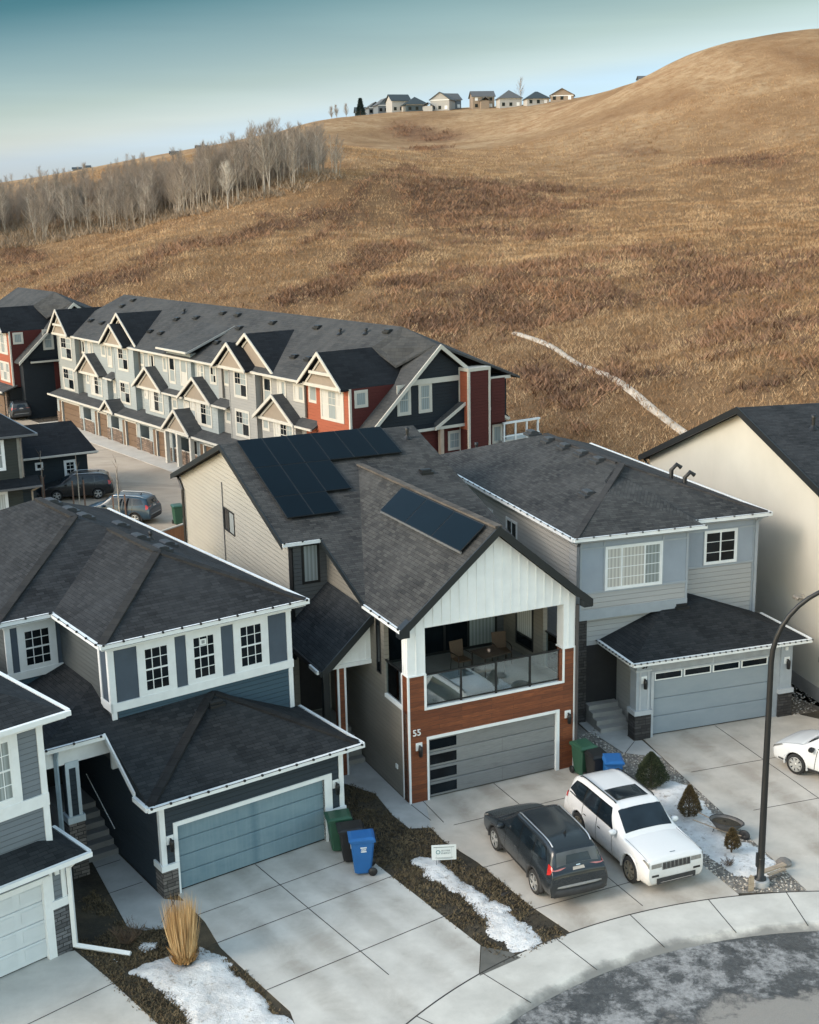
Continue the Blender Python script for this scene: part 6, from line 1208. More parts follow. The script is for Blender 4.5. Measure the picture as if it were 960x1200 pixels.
class Body:
    """lofted half sections: station = (x, [(halfwidth, z) x 7]); levels 0 floor edge,1 sill,2 flank,3 belt,4 roof edge,5 shoulder,6 centre"""
    def __init__(s,st): s.st=st; s.ns=len(st); s.nl=7
    def P(s,a,l,side=1,off=0.):
        if l>6: l=12-l; side=-side
        def q(a,l):
            a=min(max(a,0),s.ns-1-1e-6); l=min(max(l,0),6-1e-6); i=int(a);j=int(l);u=a-i;v=l-j
            def col(k):
                k=min(max(k,0),s.ns-1); x,pr=s.st[k]; g=lambda m:(pr[min(max(m,0),6)] if m<7 else (-pr[12-m][0],pr[12-m][1]))
                p=[g(j-1),g(j),g(j+1),g(j+2)]
                return (x,cr(p[0][0],p[1][0],p[2][0],p[3][0],v),cr(p[0][1],p[1][1],p[2][1],p[3][1],v))
            c=[col(i-1),col(i),col(i+1),col(i+2)]
            # damped Catmull-Rom along the car
            r=[]
            for d in range(3):
                lin=c[1][d]*(1-u)+c[2][d]*u; r.append(.35*lin+.65*cr(c[0][d],c[1][d],c[2][d],c[3][d],u) if d else lin)
            return Vector((r[0],r[1],r[2]))
        p=q(a,l)
        if off:
            e=.02; n=(q(a+e,l)-q(a-e,l)).cross(q(a,l+e)-q(a,l-e))
            if n.length<1e-9: n=Vector((0,0,1))
            n.normalize()
            if n.dot(Vector((0,p.y,p.z-.75)))<0 and abs(n.x)<.8: n=-n
            if abs(n.x)>=.8 and n.x*((p.x-s.st[s.ns//2][0]))<0: n=-n
            p=p+n*off
        return Vector((p.x,p.y*side,p.z))
    def shell(s,ra=4,rl=4):
        rows=[]
        for i in range((s.ns-1)*ra+1):
            a=i/ra; L=[s.P(a,j/rl) for j in range(6*rl+1)]; rows.append([Vector((p.x,-p.y,p.z)) for p in L]+[p for p in L[::-1][1:]])
        m=MB(); m.rows(rows,True,False)
        for r in (rows[0],rows[-1]): m.poly(r)
        n=len(rows[0]); m.rows([[r[0] for r in rows],[r[-1] for r in rows]],False)
        return m
    def patch(s,name,mat,parent,c,side=1,off=.008,n=8,m_=5,mesh_only=None,smooth=True):
        """c: four (a,l) corners: front-low, front-high, rear-high, rear-low"""
        rows=[]
        for i in range(n+1):
            u=i/n; r=[]
            for j in range(m_+1):
                v=j/m_; a=(c[0][0]*(1-u)+c[3][0]*u)*(1-v)+(c[1][0]*(1-u)+c[2][0]*u)*v; l=(c[0][1]*(1-u)+c[3][1]*u)*(1-v)+(c[1][1]*(1-u)+c[2][1]*u)*v
                r.append(s.P(a,l,side,off))
            rows.append(r)
        mb=mesh_only or MB(); mb.rows(rows,smooth)
        # thin edge back to the body
        back=lambda p,a,l: s.P(a,l,side,-.004)
        if mesh_only is None: return mb.build(name,mat,parent)
def wheel(parent,x,y,r,side,rim,w=.22,spokes=5,rimr=.68):
    m=MB(); prof=[(r*.62,-w/2),(r*.93,-w/2),(r,-w*.36),(r,w*.36),(r*.93,w/2),(r*.62,w/2)]; m.lathe(prof,(x,y,r),28,'y'); t=m.build('wheel',RUB,parent)
    q=MB(); o=side*w*.46; q.lathe([(r*.70,o),(r*.66,o*1.02),(r*.62,o*.85),(r*.60,o*.2),(0,o*.2)],(x,y,r),24,'y')
    b=q.build('rim_barrel',plain('rim_dark',(.03,.03,.032),.5),t)
    q=MB(); q.lathe([(r*.71,o*1.0),(r*.70,o*1.10),(r*.63,o*1.08),(r*.61,o*.95)],(x,y,r),28,'y')
    for k in range(spokes):
        a=2*math.pi*k/spokes+.3; ca,sa=math.cos(a),math.sin(a); ta,tb=-sa,ca
        P=lambda rr,ww,oo: (x+ca*rr+ta*ww,y+oo,r+sa*rr+tb*ww)
        q.add([P(r*.10,-.035,o*1.05),P(r*.10,.035,o*1.05),P(r*.63,.05,o*1.02),P(r*.63,-.05,o*1.02),P(r*.10,-.035,o*.6),P(r*.10,.035,o*.6),P(r*.63,.05,o*.7),P(r*.63,-.05,o*.7)],[(0,1,2,3),(7,6,5,4),(0,4,5,1),(1,5,6,2),(2,6,7,3),(3,7,4,0)])
    q.lathe([(0,o*1.12),(r*.13,o*1.1),(r*.17,o*.9)],(x,y,r),12,'y'); q.build('rim',rim,t)
def half(b,s,f,be,re,sh,cz): return [b,s,f,be,re,sh,(0.,cz)]
def make_car(label,loc,yaw,paint,spec,group='parked cars',name='parked_car'):
    """car nose points to local -x ... x measured from the front bumper, then centred"""
    t=thing(name,label,'car',loc,yaw,group); L=spec['L']; st=[(x-L/2,half(*h)) for x,h in spec['st']]; B=Body(st); R_=spec['r']; xs=[spec['fo']-L/2,spec['fo']+spec['wb']-L/2]; tw=spec['tw']
    sh=B.shell().build('tmp_shell',paint,None,merge=True); cut=[]
    for x in xs:
        for sd in (-1,1):
            c=MB(); c.lathe([(0,sd*(tw-.34)),(R_*1.17,sd*(tw-.34)),(R_*1.17,sd*(tw+.4)),(0,sd*(tw+.4))],(x,0,R_*1.03),26,'y',False); co=c.build('tmp_cut',WELL,None,merge=True); cut.append(co)
            md=sh.modifiers.new('b','BOOLEAN'); md.operation='DIFFERENCE'; md.object=co; md.solver='EXACT'; md.material_mode='TRANSFER'
    dg=bpy.context.evaluated_depsgraph_get(); dg.update(); me=bpy.data.meshes.new_from_object(sh.evaluated_get(dg)); me.name='body'
    for o in cut+[sh]: bpy.data.objects.remove(o)
    b=bpy.data.objects.new('body',me); COL.objects.link(b); b.parent=t
    for x in xs:
        for sd in (-1,1): wheel(t,x,sd*(tw-.11),R_,sd,spec['rim'],.23,spec.get('spokes',5))
    for nm,mt,c in spec['side']:
        for sd in (-1,1): B.patch(nm,mt,b if nm in('door_seam','door_handle') else t,c,sd,.006 if nm=='window_surround' else .011)
    for k_,(nm,mt,c) in enumerate(spec['mid']): B.patch(nm,mt,t,c,1,.009+.005*k_,10,16)
    # arch lips round each wheel
    for x in xs:
        for sd in (-1,1):
            q=MB(); n=16; rr=[]
            for k in range(n+1):
                a=RAD(-12+204*k/n); ca,sa=math.cos(a),math.sin(a); rr.append([(x+ca*r0,sd*(tw+o),R_*1.03+sa*r0) for r0,o in ((R_*1.15,-.10),(R_*1.15,spec['lip']),(R_*1.27,spec['lip']),(R_*1.30,-.06))])
            q.rows(rr,True); q.build('arch_trim',spec.get('lip_mat',paint),t)
    # shut lines of the bonnet
    for sd in (-1,1): B.patch('bonnet_seam',DGLASS,b,((.25,3.86),(.25,3.91),(3.9,3.91),(3.9,3.86)),sd,.007)
    # mirrors
    mx,mz,my=spec['mirror']
    for sd in (-1,1):
        m=MB(); c=Vector((mx-L/2,sd*my,mz)); m.rows([[c+Vector((dx*sc,sd*(dy),dz_*sc)) for dx,dz_ in ((-.06,-.07),(.05,-.07),(.07,0),(.05,.08),(-.05,.08),(-.09,0))] for dy,sc in ((0,.7),(.06,1.),(.17,1.),(.22,.6))],True,True); m.poly([c+Vector((dx*.6,sd*.22,dz_*.6)) for dx,dz_ in ((-.06,-.07),(.05,-.07),(.07,0),(.05,.08),(-.05,.08),(-.09,0))]); m.build('mirror',spec.get('mirror_mat',paint),t)
    if 'rails' in spec:
        a0,a1,mt=spec['rails']
        for sd in (-1,1):
            m=MB(); n=10; pts=[B.P(a0+(a1-a0)*k/n,4.35,sd,.045 if 0<k<n else .0) for k in range(n+1)]; m.tube(pts,.02,6); m.build('roof_rail',mt,t)
    for f in spec.get('extra',()): f(t,B,L)
    return t
# --- white family SUV -----------------------------------------------------
def st_suv(W_,zs,hood,belt,roof,L,cowl,wt,rs,re,nd=.0):
    """generic two-box SUV stations"""
    w=W_/2
    return [
     (.0,((w*.78,.36),(w*.85,.42),(w*.90,.60),(w*.88,hood-.20-nd),(w*.84,hood-.13-nd),(w*.5,hood-.10-nd),hood-.09-nd)),
     (.07,((w*.84,.28),(w*.93,.38),(w*.955,.60),(w*.935,hood-.14-nd),(w*.87,hood-.05-nd),(w*.5,hood-.015-nd),hood-.005-nd)),
     (.45,((w*.84,.24),(w*.97,.36),(w*.99,.62),(w*.96,hood-.05-nd*.5),(w*.86,hood+.03-nd*.5),(w*.5,hood+.065-nd*.5),hood+.075-nd*.5)),
     (cowl-.12,((w*.80,.24),(w*.95,.34),(w*1.,.64),(w*.955,belt-.03),(w*.83,hood+.09),(w*.45,hood+.135),hood+.145)),
     (cowl+.02,((w*.80,.24),(w*.95,.34),(w*1.,.64),(w*.955,belt-.02),(w*.84,hood+.12),(w*.45,hood+.17),hood+.18)),
     (wt,((w*.80,.24),(w*.95,.34),(w*1.,.64),(w*.955,belt),(w*.745,roof-.085),(w*.46,roof-.025),roof-.01)),
     (wt+.35,((w*.80,.24),(w*.95,.34),(w*1.,.64),(w*.955,belt+.01),(w*.745,roof-.055),(w*.46,roof-.003),roof+.01)),
     ((wt+rs)/2+.2,((w*.80,.24),(w*.95,.34),(w*1.,.65),(w*.955,belt+.02),(w*.745,roof-.05),(w*.46,roof),roof+.013)),
     (rs,((w*.80,.25),(w*.95,.36),(w*1.,.66),(w*.945,belt+.04),(w*.725,roof-.075),(w*.45,roof-.025),roof-.012)),
     (re-.02,((w*.78,.28),(w*.93,.40),(w*.97,.68),(w*.90,belt+.03),(w*.70,roof-.19),(w*.45,roof-.15),roof-.14)),
     (L-.13,((w*.76,.30),(w*.90,.42),(w*.95,.68),(w*.86,belt+.01),(w*.72,belt+.06),(w*.42,belt+.10),belt+.115)),
     (L-.03,((w*.82,.32),(w*.92,.42),(w*.955,.66),(w*.89,belt-.14),(w*.83,belt-.08),(w*.5,belt-.06),belt-.05)),
     (L,((w*.78,.36),(w*.87,.44),(w*.91,.62),(w*.86,.84),(w*.80,.88),(w*.5,.90),.90))]
def white_suv():
    L=4.82
    def front(t,B,L):
        f=t
        # seven slot grille in the upright nose
        for k in range(7):
            y=-.39+k*.13; m=MB(); m.prism([(-L/2-.020,y-.058,.745),(-L/2-.020,y+.058,.745),(-L/2-.008,y+.058,.955),(-L/2-.008,y-.058,.955)],(.05,0,0)); m.build('grille_slot',GRILLE,f)
            m=MB(); m.prism([(-L/2-.024,y-.036,.77),(-L/2-.024,y+.036,.77),(-L/2-.014,y+.036,.935),(-L/2-.014,y-.036,.935)],(.02,0,0)); m.build('grille_mesh',DGLASS,f)
        for s in (-1,1):
            m=MB(); m.prism([(-L/2-.014,s*.475,.83),(-L/2-.014,s*.80,.83),(-L/2-.004,s*.80,.95),(-L/2-.004,s*.475,.95)],(.06,0,0)); m.build('headlight',LAMP,f)
        m=MB(); m.box(-L/2-.03,-L/2+.25,-.62,.62,.34,.50); m.build('lower_grille',CLAD,f); m=MB(); m.box(-L/2-.045,-L/2,-.52,.52,.375,.40); m.build('chrome_strip',CHROME,f)
        for s in (-1,1):
            m=MB(); m.prism([(-L/2-.01,s*.56,.56),(-L/2-.01,s*.78,.56),(-L/2-.01,s*.78,.62),(-L/2-.01,s*.56,.62)],(.03,0,0)); m.build('fog_lamp',DGLASS,f)
        B.patch('emblem',CHROME,f,((1.35,5.82),(1.35,6.18),(1.42,6.18),(1.42,5.82)),1,.012,2,4)
    sp=dict(lip=.012,L=L,fo=.90,wb=2.915,r=.385,tw=.96,rim=plain('bronze_rim',(.30,.26,.20),.4,metal=.5,var=.1),spokes=7,mirror=(1.72,1.17,.93),rails=(5.3,8.5,BLACK),
      st=st_suv(1.94,.34,1.02,1.10,1.76,L,1.32,2.10,4.10,4.58,-.055),
      side=[('window_surround',DGLASS,((4.70,3.10),(5.28,3.88),(7.45,3.88),(7.45,3.08))),('window_surround',DGLASS,((7.45,3.08),(7.45,3.88),(8.5,3.83),(9.02,3.26))),('window',CGLASS,((4.75,3.15),(5.25,3.82),(6.35,3.82),(6.35,3.12))),('window',CGLASS,((6.42,3.12),(6.42,3.82),(7.30,3.82),(7.35,3.12))),('window',CGLASS,((7.45,3.14),(7.42,3.82),(8.45,3.78),(8.95,3.3))),
        ('headlight',LAMP,((.12,2.75),(.12,3.7),(1.35,3.65),(1.55,3.2))),('door_seam',DGLASS,((4.62,1.3),(4.72,3.05),(4.74,3.05),(4.64,1.3))),('door_seam',DGLASS,((6.37,1.2),(6.38,3.1),(6.40,3.1),(6.39,1.2))),('door_seam',DGLASS,((7.36,1.3),(7.38,3.1),(7.40,3.1),(7.38,1.3))),
        ('door_handle',CHROME,((6.1,2.52),(6.1,2.60),(6.28,2.60),(6.28,2.52))),('door_handle',CHROME,((7.1,2.52),(7.1,2.60),(7.26,2.60),(7.26,2.52))),('sill_cladding',CLAD,((3.2,.6),(3.2,1.0),(8.2,1.0),(8.2,.6))),('tail_light',RED,((9.5,2.6),(9.4,3.1),(10.4,3.1),(10.4,2.6))),('window_trim',CHROME,((4.7,3.08),(4.7,3.14),(8.9,3.14),(8.9,3.06)))],
      mid=[('windscreen',CGLASS,((4.12,4.15),(4.86,4.12),(4.86,7.88),(4.12,7.85))),('sunroof',CGLASS,((5.7,4.75),(6.75,4.75),(6.75,7.25),(5.7,7.25))),('rear_window',CGLASS,((9.05,4.3),(9.85,4.2),(9.85,7.8),(9.05,7.7)))],extra=[front])
    h=RAD(-68.6)        # nose heading in the world
    x,y=6.37,34.3; make_car('white SUV with sunroof parked nose out on the drive of number 55',(x-.03,y,.0),h+math.pi,car_paint('white_paint',(.68,.69,.70),(.36,.32,.27),.78,.25,.75),sp)
def dark_suv():
    L=4.58
    def rear(t,B,L):
        B.patch('licence_plate',PLATE,t,((10.25,5.6),(10.7,5.6),(10.7,6.4),(10.25,6.4)),1,.014,3,4)
        B.patch('emblem',CHROME,t,((10.02,5.84),(10.14,5.84),(10.14,6.16),(10.02,6.16)),1,.02,2,4)
        m=MB(); m.rows([[(L/2-.09*(abs(y)/.84)**4+dx,y,z) for y in (-.86,-.8,-.6,-.3,0,.3,.6,.80,.86)] for dx,z in ((.0,.33),(.055,.36),(.07,.46),(.05,.55),(.0,.57))]); m.build('rear_bumper_cladding',CLAD,t)
        m=MB(); m.rows([[(L/2-.09*(abs(y)/.84)**4+dx,y,z) for y in (-.86,-.8,-.5,0,.5,.80,.86)] for dx,z in ((.02,.60),(.05,.615),(.045,.655),(.0,.67))]); m.build('bumper_strip',plain('strip_grey',(.22,.22,.215),.5),t)
        m=MB(); m.tube([(L/2-.40,0,1.28),(L/2-.36,-.25,1.33)],.012,5); m.build('wiper',BLACK,t)
        m=MB(); m.prism([(L/2-.98,-.02,1.69),(L/2-.88,0,1.69),(L/2-.88,0,1.80)],(0,.03,0)); m.build('antenna_fin',BLACK,t)
    sp=dict(lip=.012,lip_mat=CLAD,L=L,fo=.93,wb=2.66,r=.355,tw=.915,rim=plain('silver_rim',(.48,.48,.47),.35,metal=.6,var=.1),spokes=5,mirror=(1.55,1.10,.89),rails=(5.4,8.6,ALU),
      st=st_suv(1.845,.34,.99,1.06,1.68,L,1.12,1.92,3.80,4.30,.13),
      side=[('window_surround',DGLASS,((4.70,3.14),(5.33,3.9),(7.45,3.9),(7.45,3.10))),('window_surround',DGLASS,((7.45,3.10),(7.45,3.9),(8.3,3.86),(8.72,3.30))),('window',CGLASS,((4.75,3.2),(5.3,3.85),(6.35,3.85),(6.35,3.15))),('window',CGLASS,((6.42,3.15),(6.42,3.85),(7.40,3.85),(7.45,3.15))),('window',CGLASS,((7.55,3.18),(7.5,3.82),(8.25,3.8),(8.65,3.35))),
        ('headlight',LAMP,((.12,2.8),(.12,3.75),(1.7,3.7),(1.9,3.3))),('door_seam',DGLASS,((4.62,1.3),(4.72,3.05),(4.74,3.05),(4.64,1.3))),('door_seam',DGLASS,((6.37,1.2),(6.38,3.1),(6.40,3.1),(6.39,1.2))),('door_seam',DGLASS,((7.46,1.3),(7.48,3.1),(7.50,3.1),(7.48,1.3))),
        ('door_handle',CHROME,((6.1,2.52),(6.1,2.60),(6.28,2.60),(6.28,2.52))),('sill_cladding',CLAD,((2.4,.6),(2.4,1.25),(8.6,1.25),(8.6,.6))),('tail_light',RED,((9.15,2.62),(8.95,3.3),(10.0,3.45),(10.0,2.75))),('tail_light',REDP,((10.02,2.75),(10.02,3.5),(10.10,5.1),(10.32,4.6))),
        ('arch_cladding',CLAD,((1.5,1.02),(1.5,1.3),(2.2,1.3),(2.2,1.02)))],
      mid=[('windscreen',CGLASS,((4.12,4.15),(4.86,4.12),(4.86,7.88),(4.12,7.85))),('rear_window',glass_mat('dusty_rear_glass',(.05,.055,.06),.3,.4),((9.05,4.25),(9.88,4.1),(9.88,7.9),(9.05,7.75))),('wiped_glass',CGLASS,((9.32,5.15),(9.86,4.9),(9.86,6.9),(9.32,6.7)))],extra=[rear])
    h=RAD(110.2); x,y=3.66,33.58
    make_car('dusty dark SUV with red tail lights parked nose in beside the white SUV',(x,y,0.),h+math.pi,car_paint('dark_slate_paint',(.010,.016,.022),(.075,.070,.063),.8,.25,.5),sp)
    wh=dict(sp); wh.update(rails=(5.4,8.6,ALU),rim=plain('light_rim',(.52,.52,.50),.35,metal=.5,var=.1),spokes=8,mirror_mat=BLACK,lip_mat=None); wh.pop('lip_mat'); del wh['rails']
    h=YC+math.pi/2+RAD(22); d=Vector((math.cos(h),math.sin(h))); lft=Vector((-d.y,d.x))
    fw=Vector((12.78,39.3)); c=fw-lft*.80-d*(L/2-.93)
    make_car('white car cut off by the right frame edge on the drive of number 59',(c.x,c.y,0.),h+math.pi,car_paint('white_paint_clean',(.66,.67,.675),(.36,.33,.28),.5,.25,.5),wh)
    lane=dict(sp); lane.update(rails=(5.4,8.6,CHROME))
    def lane_car(label,x,y,h,c,nm): make_car(label,(x,y,0.02),h+math.pi,car_paint(nm,c,(.06,.055,.05),.5,.35,.35),lane)
    lane_car('black SUV with chrome window line parked beside the dark green garage in the lane',-22.1,83.2,RAD(192),(.008,.009,.011),'black_paint')
    lane_car('deep blue SUV parked in the lane near the orange fence',-17.75,76.5,RAD(166),(.008,.035,.062),'blue_paint')
    lane_car('dark car parked in the shaded gap between the two town house rows',-36.4,117.5,RAD(120),(.02,.022,.026),'shade_paint')
white_suv(); dark_suv()
# ---------------------------------------------------------------- wood of bare aspens and the houses on the crest
BARK=plain('aspen_bark',(.42,.375,.32),.9,var=.25,vs=1.); TWG=plain('aspen_twigs',(.27,.22,.178),.95,var=.2,vs=.6)
def aspen_meshes(seed,h,pale):
    r=random.Random(seed); tr=MB(); cr_=MB(); bx,by=r.uniform(-.5,.5),r.uniform(-.5,.5); pts=[]; rad=[]
    for k in range(6): f=k/5; pts.append((bx*f*f+r.uniform(-.06,.06),by*f*f+r.uniform(-.06,.06),h*f-(.3 if k==0 else 0))); rad.append(.115*(1-f*.8))
    tr.tube(pts,rad,6,False)
    def at(f):
        i=min(int(f*5),4); u=f*5-i; return Vector(pts[i]).lerp(Vector(pts[i+1]),u)
    for k in range(52):
        f=r.uniform(.22,.97); a=r.uniform(0,6.28); l=h*.40*(1.1-f)*r.uniform(.6,1.2)+.5; p=at(f); q=p+Vector((math.cos(a)*l*.58,math.sin(a)*l*.58,l*.84))
        (tr if f<.8 and l>1.3 else cr_).tube([p,p.lerp(q,.5)+Vector((0,0,-l*.05)),q],[.04,.028,.012],3,False)
        for j in range(11):
            b=p.lerp(q,r.uniform(.25,1.)); e=b+Vector((r.uniform(-.4,.4),r.uniform(-.4,.4),r.uniform(.25,.8))); w=.0115; d=Vector((r.uniform(-1,1),r.uniform(-1,1),0)).normalized()*w
            cr_.add([b-d,b+d,e],[(0,1,2)])
            e2=b+Vector((r.uniform(-.5,.5),r.uniform(-.5,.5),r.uniform(.0,.5))); cr_.add([b-d,b+d,e2],[(0,1,2)])
    return tr.mesh('trunk',BARK if pale else plain('grey_bark',(.30,.262,.22),.9,var=.25,vs=1.)),cr_.mesh('crown',TWG,fix=False)
def wood():
    protos=[aspen_meshes(100+i,11.5+.5*(i%3),i%3!=1) for i in range(9)]
    front=[(-85,238),(-73,236),(-63,236),(-54.5,236),(-43,230),(-35,216),(-24,211),(-17,211),(-13,216)]
    fx=[p[0] for p in front]; fy=[p[1] for p in front]
    def near(n,d0,d1):
        out=[]
        while len(out)<n:
            x=rnd.uniform(-84,-10); d=d0+(d1-d0)*rnd.random()**1.1; y=np.interp(x,fx,fy)+d; x2=x-.22*d
            gap=abs(x+41)<2.6 and d<14
            if not gap and vnoise(np.array([x2]),np.array([y]),6.)[0]>.25: out.append((x2,y,d))
        return out
    P=near(272,0,20)
    hs=hill_z(np.array([p[0] for p in P]),np.array([p[1] for p in P]))
    for i,((x,y,d),z) in enumerate(zip(P,hs)):
        left=x<-42; s=rnd.uniform(.40,.74) if left else rnd.uniform(.50,.86)*(1-.35*max(0,(x+20)/10) if x>-20 else 1)
        t=thing('bare_aspen','bare leafless aspen with thin grey twigs in the wood on the left hillside','tree',(x,y,float(z)),rnd.uniform(0,6.28),'bare aspens on the left hillside'); t.scale=(s*1.05,s*1.05,s)
        t.rotation_euler=(rnd.gauss(0,.06),rnd.gauss(.05,.06),rnd.uniform(0,6.28)); a,b=protos[i%9]
        for nm,me in (('trunk',a),('crown',b)): o=bpy.data.objects.new(nm,me); COL.objects.link(o); o.parent=t
    # the deep wood behind them reads as one mass
    P=near(760,7,42); hs=hill_z(np.array([p[0] for p in P]),np.array([p[1] for p in P])); vs=[];fs=[];n0=0
    cache=[]
    for a,b in protos[:5]:
        arr=[]
        for me in (a,b):
            me.calc_loop_triangles(); v=np.empty(len(me.vertices)*3,np.float32); me.vertices.foreach_get('co',v); f=np.empty(len(me.loop_triangles)*3,np.int32); me.loop_triangles.foreach_get('vertices',f); arr.append((v.reshape(-1,3),f.reshape(-1,3)))
        cache.append((np.concatenate([arr[0][0],arr[1][0]]),np.concatenate([arr[0][1],arr[1][1]+len(arr[0][0])])))
    for i,((x,y,d),z) in enumerate(zip(P,hs)):
        v,f=cache[i%5]; s=rnd.uniform(.38,.60)*(1.2 if x>-45 else .9); a=rnd.uniform(0,6.28); c,q=math.cos(a),math.sin(a)
        w=np.stack([(v[:,0]*c-v[:,1]*q)*s+x,(v[:,0]*q+v[:,1]*c)*s+y,v[:,2]*s+z],-1); vs.append(w); fs.append(f+n0); n0+=len(v)
    kind(np_obj('aspen_wood',new_np_mesh('aspen_wood',np.concatenate(vs),np.concatenate(fs),plain('wood_grey_brown',(.29,.24,.197),.95,var=.2,vs=.5))),'stuff')
    # undergrowth along the wood's edge
    x=rng.uniform(-95,-10,9000); d=rng.uniform(-3,45,9000); y=np.interp(x,fx,fy)+d; x=x-.22*d; V,Fc=tufts(x,y,hill_z(x,y)-.1,rng.uniform(.4,1.3,9000),np.full(9000,.5),7,.7)
    kind(np_obj('undergrowth',new_np_mesh('undergrowth',V,Fc,veg_mat('undergrowth_brown',[(.3,(.22,.17,.125)),(.7,(.36,.28,.20))],.2))),'stuff')
    # one pale branching tree at the front of the wood
    a,b=aspen_meshes(777,7.,True); b=b.copy(); b.materials.clear(); b.materials.append(plain('white_twigs',(.55,.51,.45),.9,var=.1)); x,y=-28.0,209.5
    t=thing('pale_tree','small whitish branching tree standing in front of the bare wood','tree',(x,y,float(hill_z(np.array([x]),np.array([y]))[0])),.5)
    for nm,me in (('trunk',a),('crown',b)): o=bpy.data.objects.new(nm,me); COL.objects.link(o); o.parent=t
wood()
def crest():
    FW=plain('far_white_wall',(.36,.355,.34),.8); FG=plain('far_grey_wall',(.13,.155,.18),.8); FT=plain('far_tan_wall',(.26,.205,.155),.8); FD=plain('far_dark_wall',(.06,.085,.10),.8); FR=plain('far_dark_roof',(.030,.045,.055),.8); FR2=plain('far_grey_roof',(.085,.09,.095),.8); FR3=plain('far_brown_roof',(.13,.115,.105),.8)
    def fh(label,x,y,w,d,h,yaw,wall,rm,kind_,rise,z=None,second=None,group='houses along the hill crest',nw=3):
        zz=float(hill_z(np.array([x]),np.array([y]))[0])-.6 if z is None else z
        t=thing('hilltop_house',label,'house',(x,y,zz),yaw,group); t.scale=(.9,.9,.86); B6((-w/2,w/2,0,d,0,h)).build('wall',wall,t)
        m=MB(); e=.5
        if kind_=='hip':
            k=min(w,d)/2; a,b=((-w/2+k,d/2,h+rise),(w/2-k,d/2,h+rise))
            c=[(-w/2-e,-e,h),(w/2+e,-e,h),(w/2+e,d+e,h),(-w/2-e,d+e,h)]
            if w-2*k<.05: 
                for i in range(4): roof(m,[c[i],c[(i+1)%4],(0,d/2,h+rise)],.2)
            else:
                roof(m,[c[0],c[1],b,a],.2); roof(m,[c[1],c[2],b],.2); roof(m,[c[2],c[3],a,b],.2); roof(m,[c[3],c[0],a],.2)
        elif kind_=='gf':   # gable to the front
            roof(m,[(-w/2-e,-e,h),(0,-e,h+rise),(0,d+e,h+rise),(-w/2-e,d+e,h)],.2); roof(m,[(0,-e,h+rise),(w/2+e,-e,h),(w/2+e,d+e,h),(0,d+e,h+rise)],.2)
            g=MB(); g.prism([(-w/2,0.01,h),(w/2,0.01,h),(0,0.01,h+rise-.25)],(0,.2,0)); g.build('gable',wall,t)
        else:
            roof(m,[(-w/2-e,-e,h),(w/2+e,-e,h),(w/2+e,d/2,h+rise),(-w/2-e,d/2,h+rise)],.2); roof(m,[(-w/2-e,d/2,h+rise),(w/2+e,d/2,h+rise),(w/2+e,d+e,h),(-w/2-e,d+e,h)],.2)
            g=MB(); g.prism([(-w/2,0.1,h),(-w/2,d-.1,h),(-w/2,d/2,h+rise-.25)],(w,0,0)); g.build('gable',wall,t)
        m.build('roof',rm,t)
        for i in range(nw):
            for zl in ((1.2,2.6),(3.9,5.2)):
                if zl[1]<h-.3:
                    u=-w/2+w*(i+.5)/nw; B6((u-.6,u+.6,-.08,.02,zl[0],zl[1])).build('window',GLASS if (i+int(zl[0]))%3 else WHITE,t)
        B6((-w/2-.1,w/2+.1,-.12,.02,h-.35,h-.05)).build('eave_board',WHITE,t)
        if second:
            (a0,a1,hh,mt)=second; B6((a0,a1,-2.4,0,0,hh)).build('porch_wing',mt,t); g=MB(); mid=(a0+a1)/2; roof(g,[(a0-.4,-2.8,hh),(mid,-2.8,hh+1.5),(mid,.2,hh+1.5),(a0-.4,.2,hh)],.15); roof(g,[(mid,-2.8,hh+1.5),(a1+.4,-2.8,hh),(a1+.4,.2,hh),(mid,.2,hh+1.5)],.15); g.build('wing_roof',rm,t)
        return t
    Y=505
    def X(u,y=Y): return (u-480)/F_PX*(y*.957)
    fh('farthest left low dark roofed house on the crest beside the lone dark spruce',X(437),540,10,9,2.4,.1,FD,FR,'side',2.2)
    fh('small pale gabled house on the crest, right of the lone spruce',X(449),520,6,9,3.6,.2,FG,FR2,'gf',2.4)
    fh('narrow grey gabled house on the crest left of the dark green roofed one',X(462),Y+5,7,9,4.0,.25,FG,FR2,'gf',3.0)
    fh('white gabled house with dark green roof and side wing on the crest',X(480),Y-5,8,9,5.2,.3,FW,FR,'side',3.0,second=(0,3.6,3.0,FW))
    fh('dark green roofed house on the crest in front of the white gable',X(498),Y-8,9,9,3.6,.2,FD,FR,'hip',3.4)
    fh('tall white and blue-grey gabled house, largest of those on the crest',X(524),Y-10,8,12,5.2,-.25,FW,FR2,'gf',3.2,second=(-6.5,-2.6,2.6,FW))
    fh('blue-grey rear wing beside the tall white gabled crest house',X(541),Y,7,9,4.6,.35,FG,FR2,'side',3.)
    fh('tan house with grey roof and rounded white bay on the crest',X(574),Y-12,9,9,5.6,.1,FT,FR2,'side',2.6,second=(-1.5,2.0,3.8,FT))
    fh('square white house with pointed grey hipped roof on the crest',X(603),Y-20,9,9,4.4,.1,FW,FR2,'hip',3.6)
    fh('low white house with dark blue pyramid roof on the crest',X(632),Y-26,9,8,3.2,.1,FW,FR,'hip',3.0)
    fh('pale gabled house half sunk behind the slope at the right end of the crest houses',X(656),Y-32,9,9,3.0,-.15,FT,FR3,'gf',2.8)
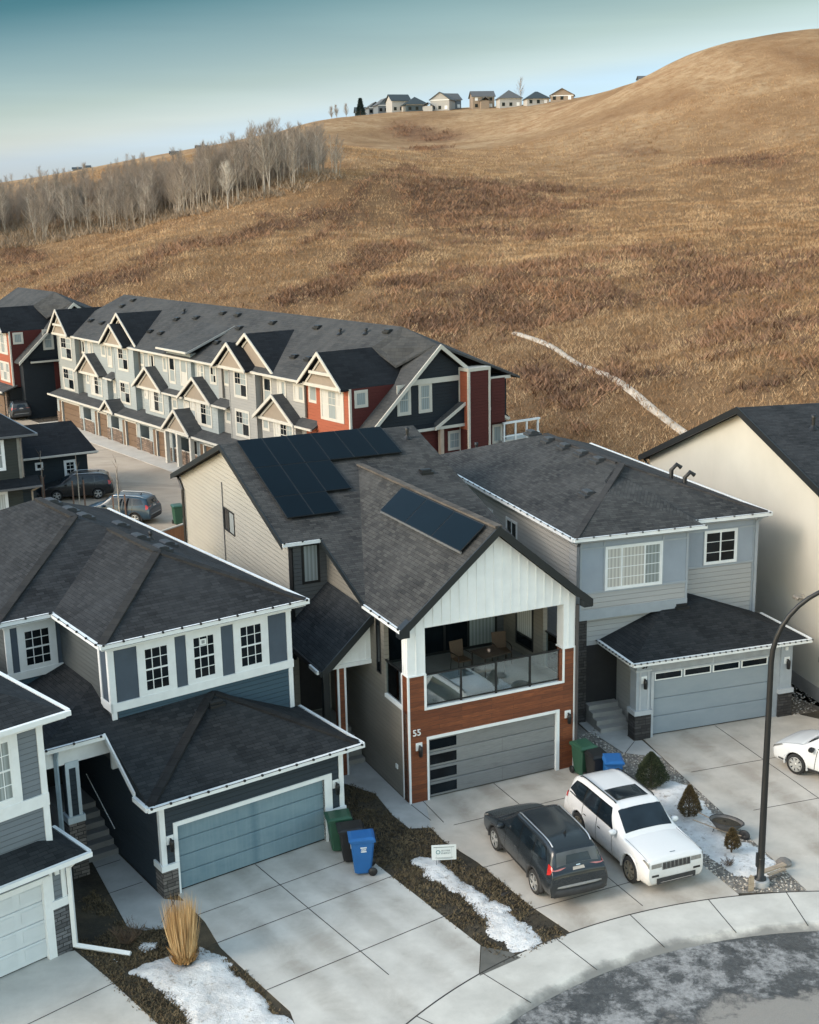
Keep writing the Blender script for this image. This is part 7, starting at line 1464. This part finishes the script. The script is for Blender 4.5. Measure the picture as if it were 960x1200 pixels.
    fh('tiny house roof peeking over the slope to the right of the crest houses',X(722),432,3,4,.9,0,FG,FR2,'side',1.2)
    for i,(u,w,l) in enumerate(((100,7,'small dark house on the far left ridge'),(112,5,'tiny pale house on the far left ridge'),(247,8,'low house half hidden above the middle of the bare wood'),(215,6,'dark low house just left of the higher bare trees on the ridge'))):
        y=640 if i<2 else 575; fh(l,X(u,y),y-8,w*.62,5,1.5,.2,FG if i!=1 else FW,FR,'side',1.1,group='houses on the far left ridge',nw=2)
    # lone spruce and bare shrubs beside the crest houses
    x,y=X(432.5),500; t=thing('lone_spruce','dark pointed spruce standing alone on the crest left of the houses','tree',(x,y,float(hill_z(np.array([x]),np.array([y]))[0])-.2)); m=MB(); m.tube([(0,0,-.3),(0,0,6)],[.25,.05],6); m.build('trunk',TWIG,t)
    n=2600; u=rng.random(n)**.7; zz=6.6*(.05+.95*u); a=rng.uniform(0,6.28,n); r=1.75*(1.03-u)*rng.uniform(.4,1.1,n); c=np.stack([r*np.cos(a),r*np.sin(a),zz],-1); o=np.stack([np.cos(a),np.sin(a),np.full(n,-.25)],-1)+rng.normal(0,.4,(n,3)); sd=np.cross(o,rng.normal(0,1,(n,3))); sd/=np.linalg.norm(sd,axis=1)[:,None]
    V=np.stack([c-sd*.12,c+sd*.12,c+o*.5],1).reshape(-1,3); np_obj('foliage',new_np_mesh('foliage',V,np.arange(3*n).reshape(-1,3),plain('spruce_dark',(.012,.028,.026),.9)),t)
    for u,l in ((405,'bare thin tree on the crest, leftmost before the spruce'),(399,'faint bare tree on the crest at the edge of the grass'),(416,'bare thin tree on the crest close to the spruce'),(622,'tall bare tree rising behind the crest houses')):
        x,y=X(u),500 if u<500 else 515; a,b=aspen_meshes(900+u,5.+(u>500)*5,False); t=thing('bare_tree',l,'tree',(x,y,float(hill_z(np.array([x]),np.array([y]))[0])-.2),0,'bare trees on the crest')
        for nm,me in (('trunk',a),('crown',b)): o=bpy.data.objects.new(nm,me); COL.objects.link(o); o.parent=t
crest()
bpy.context.view_layer.update()
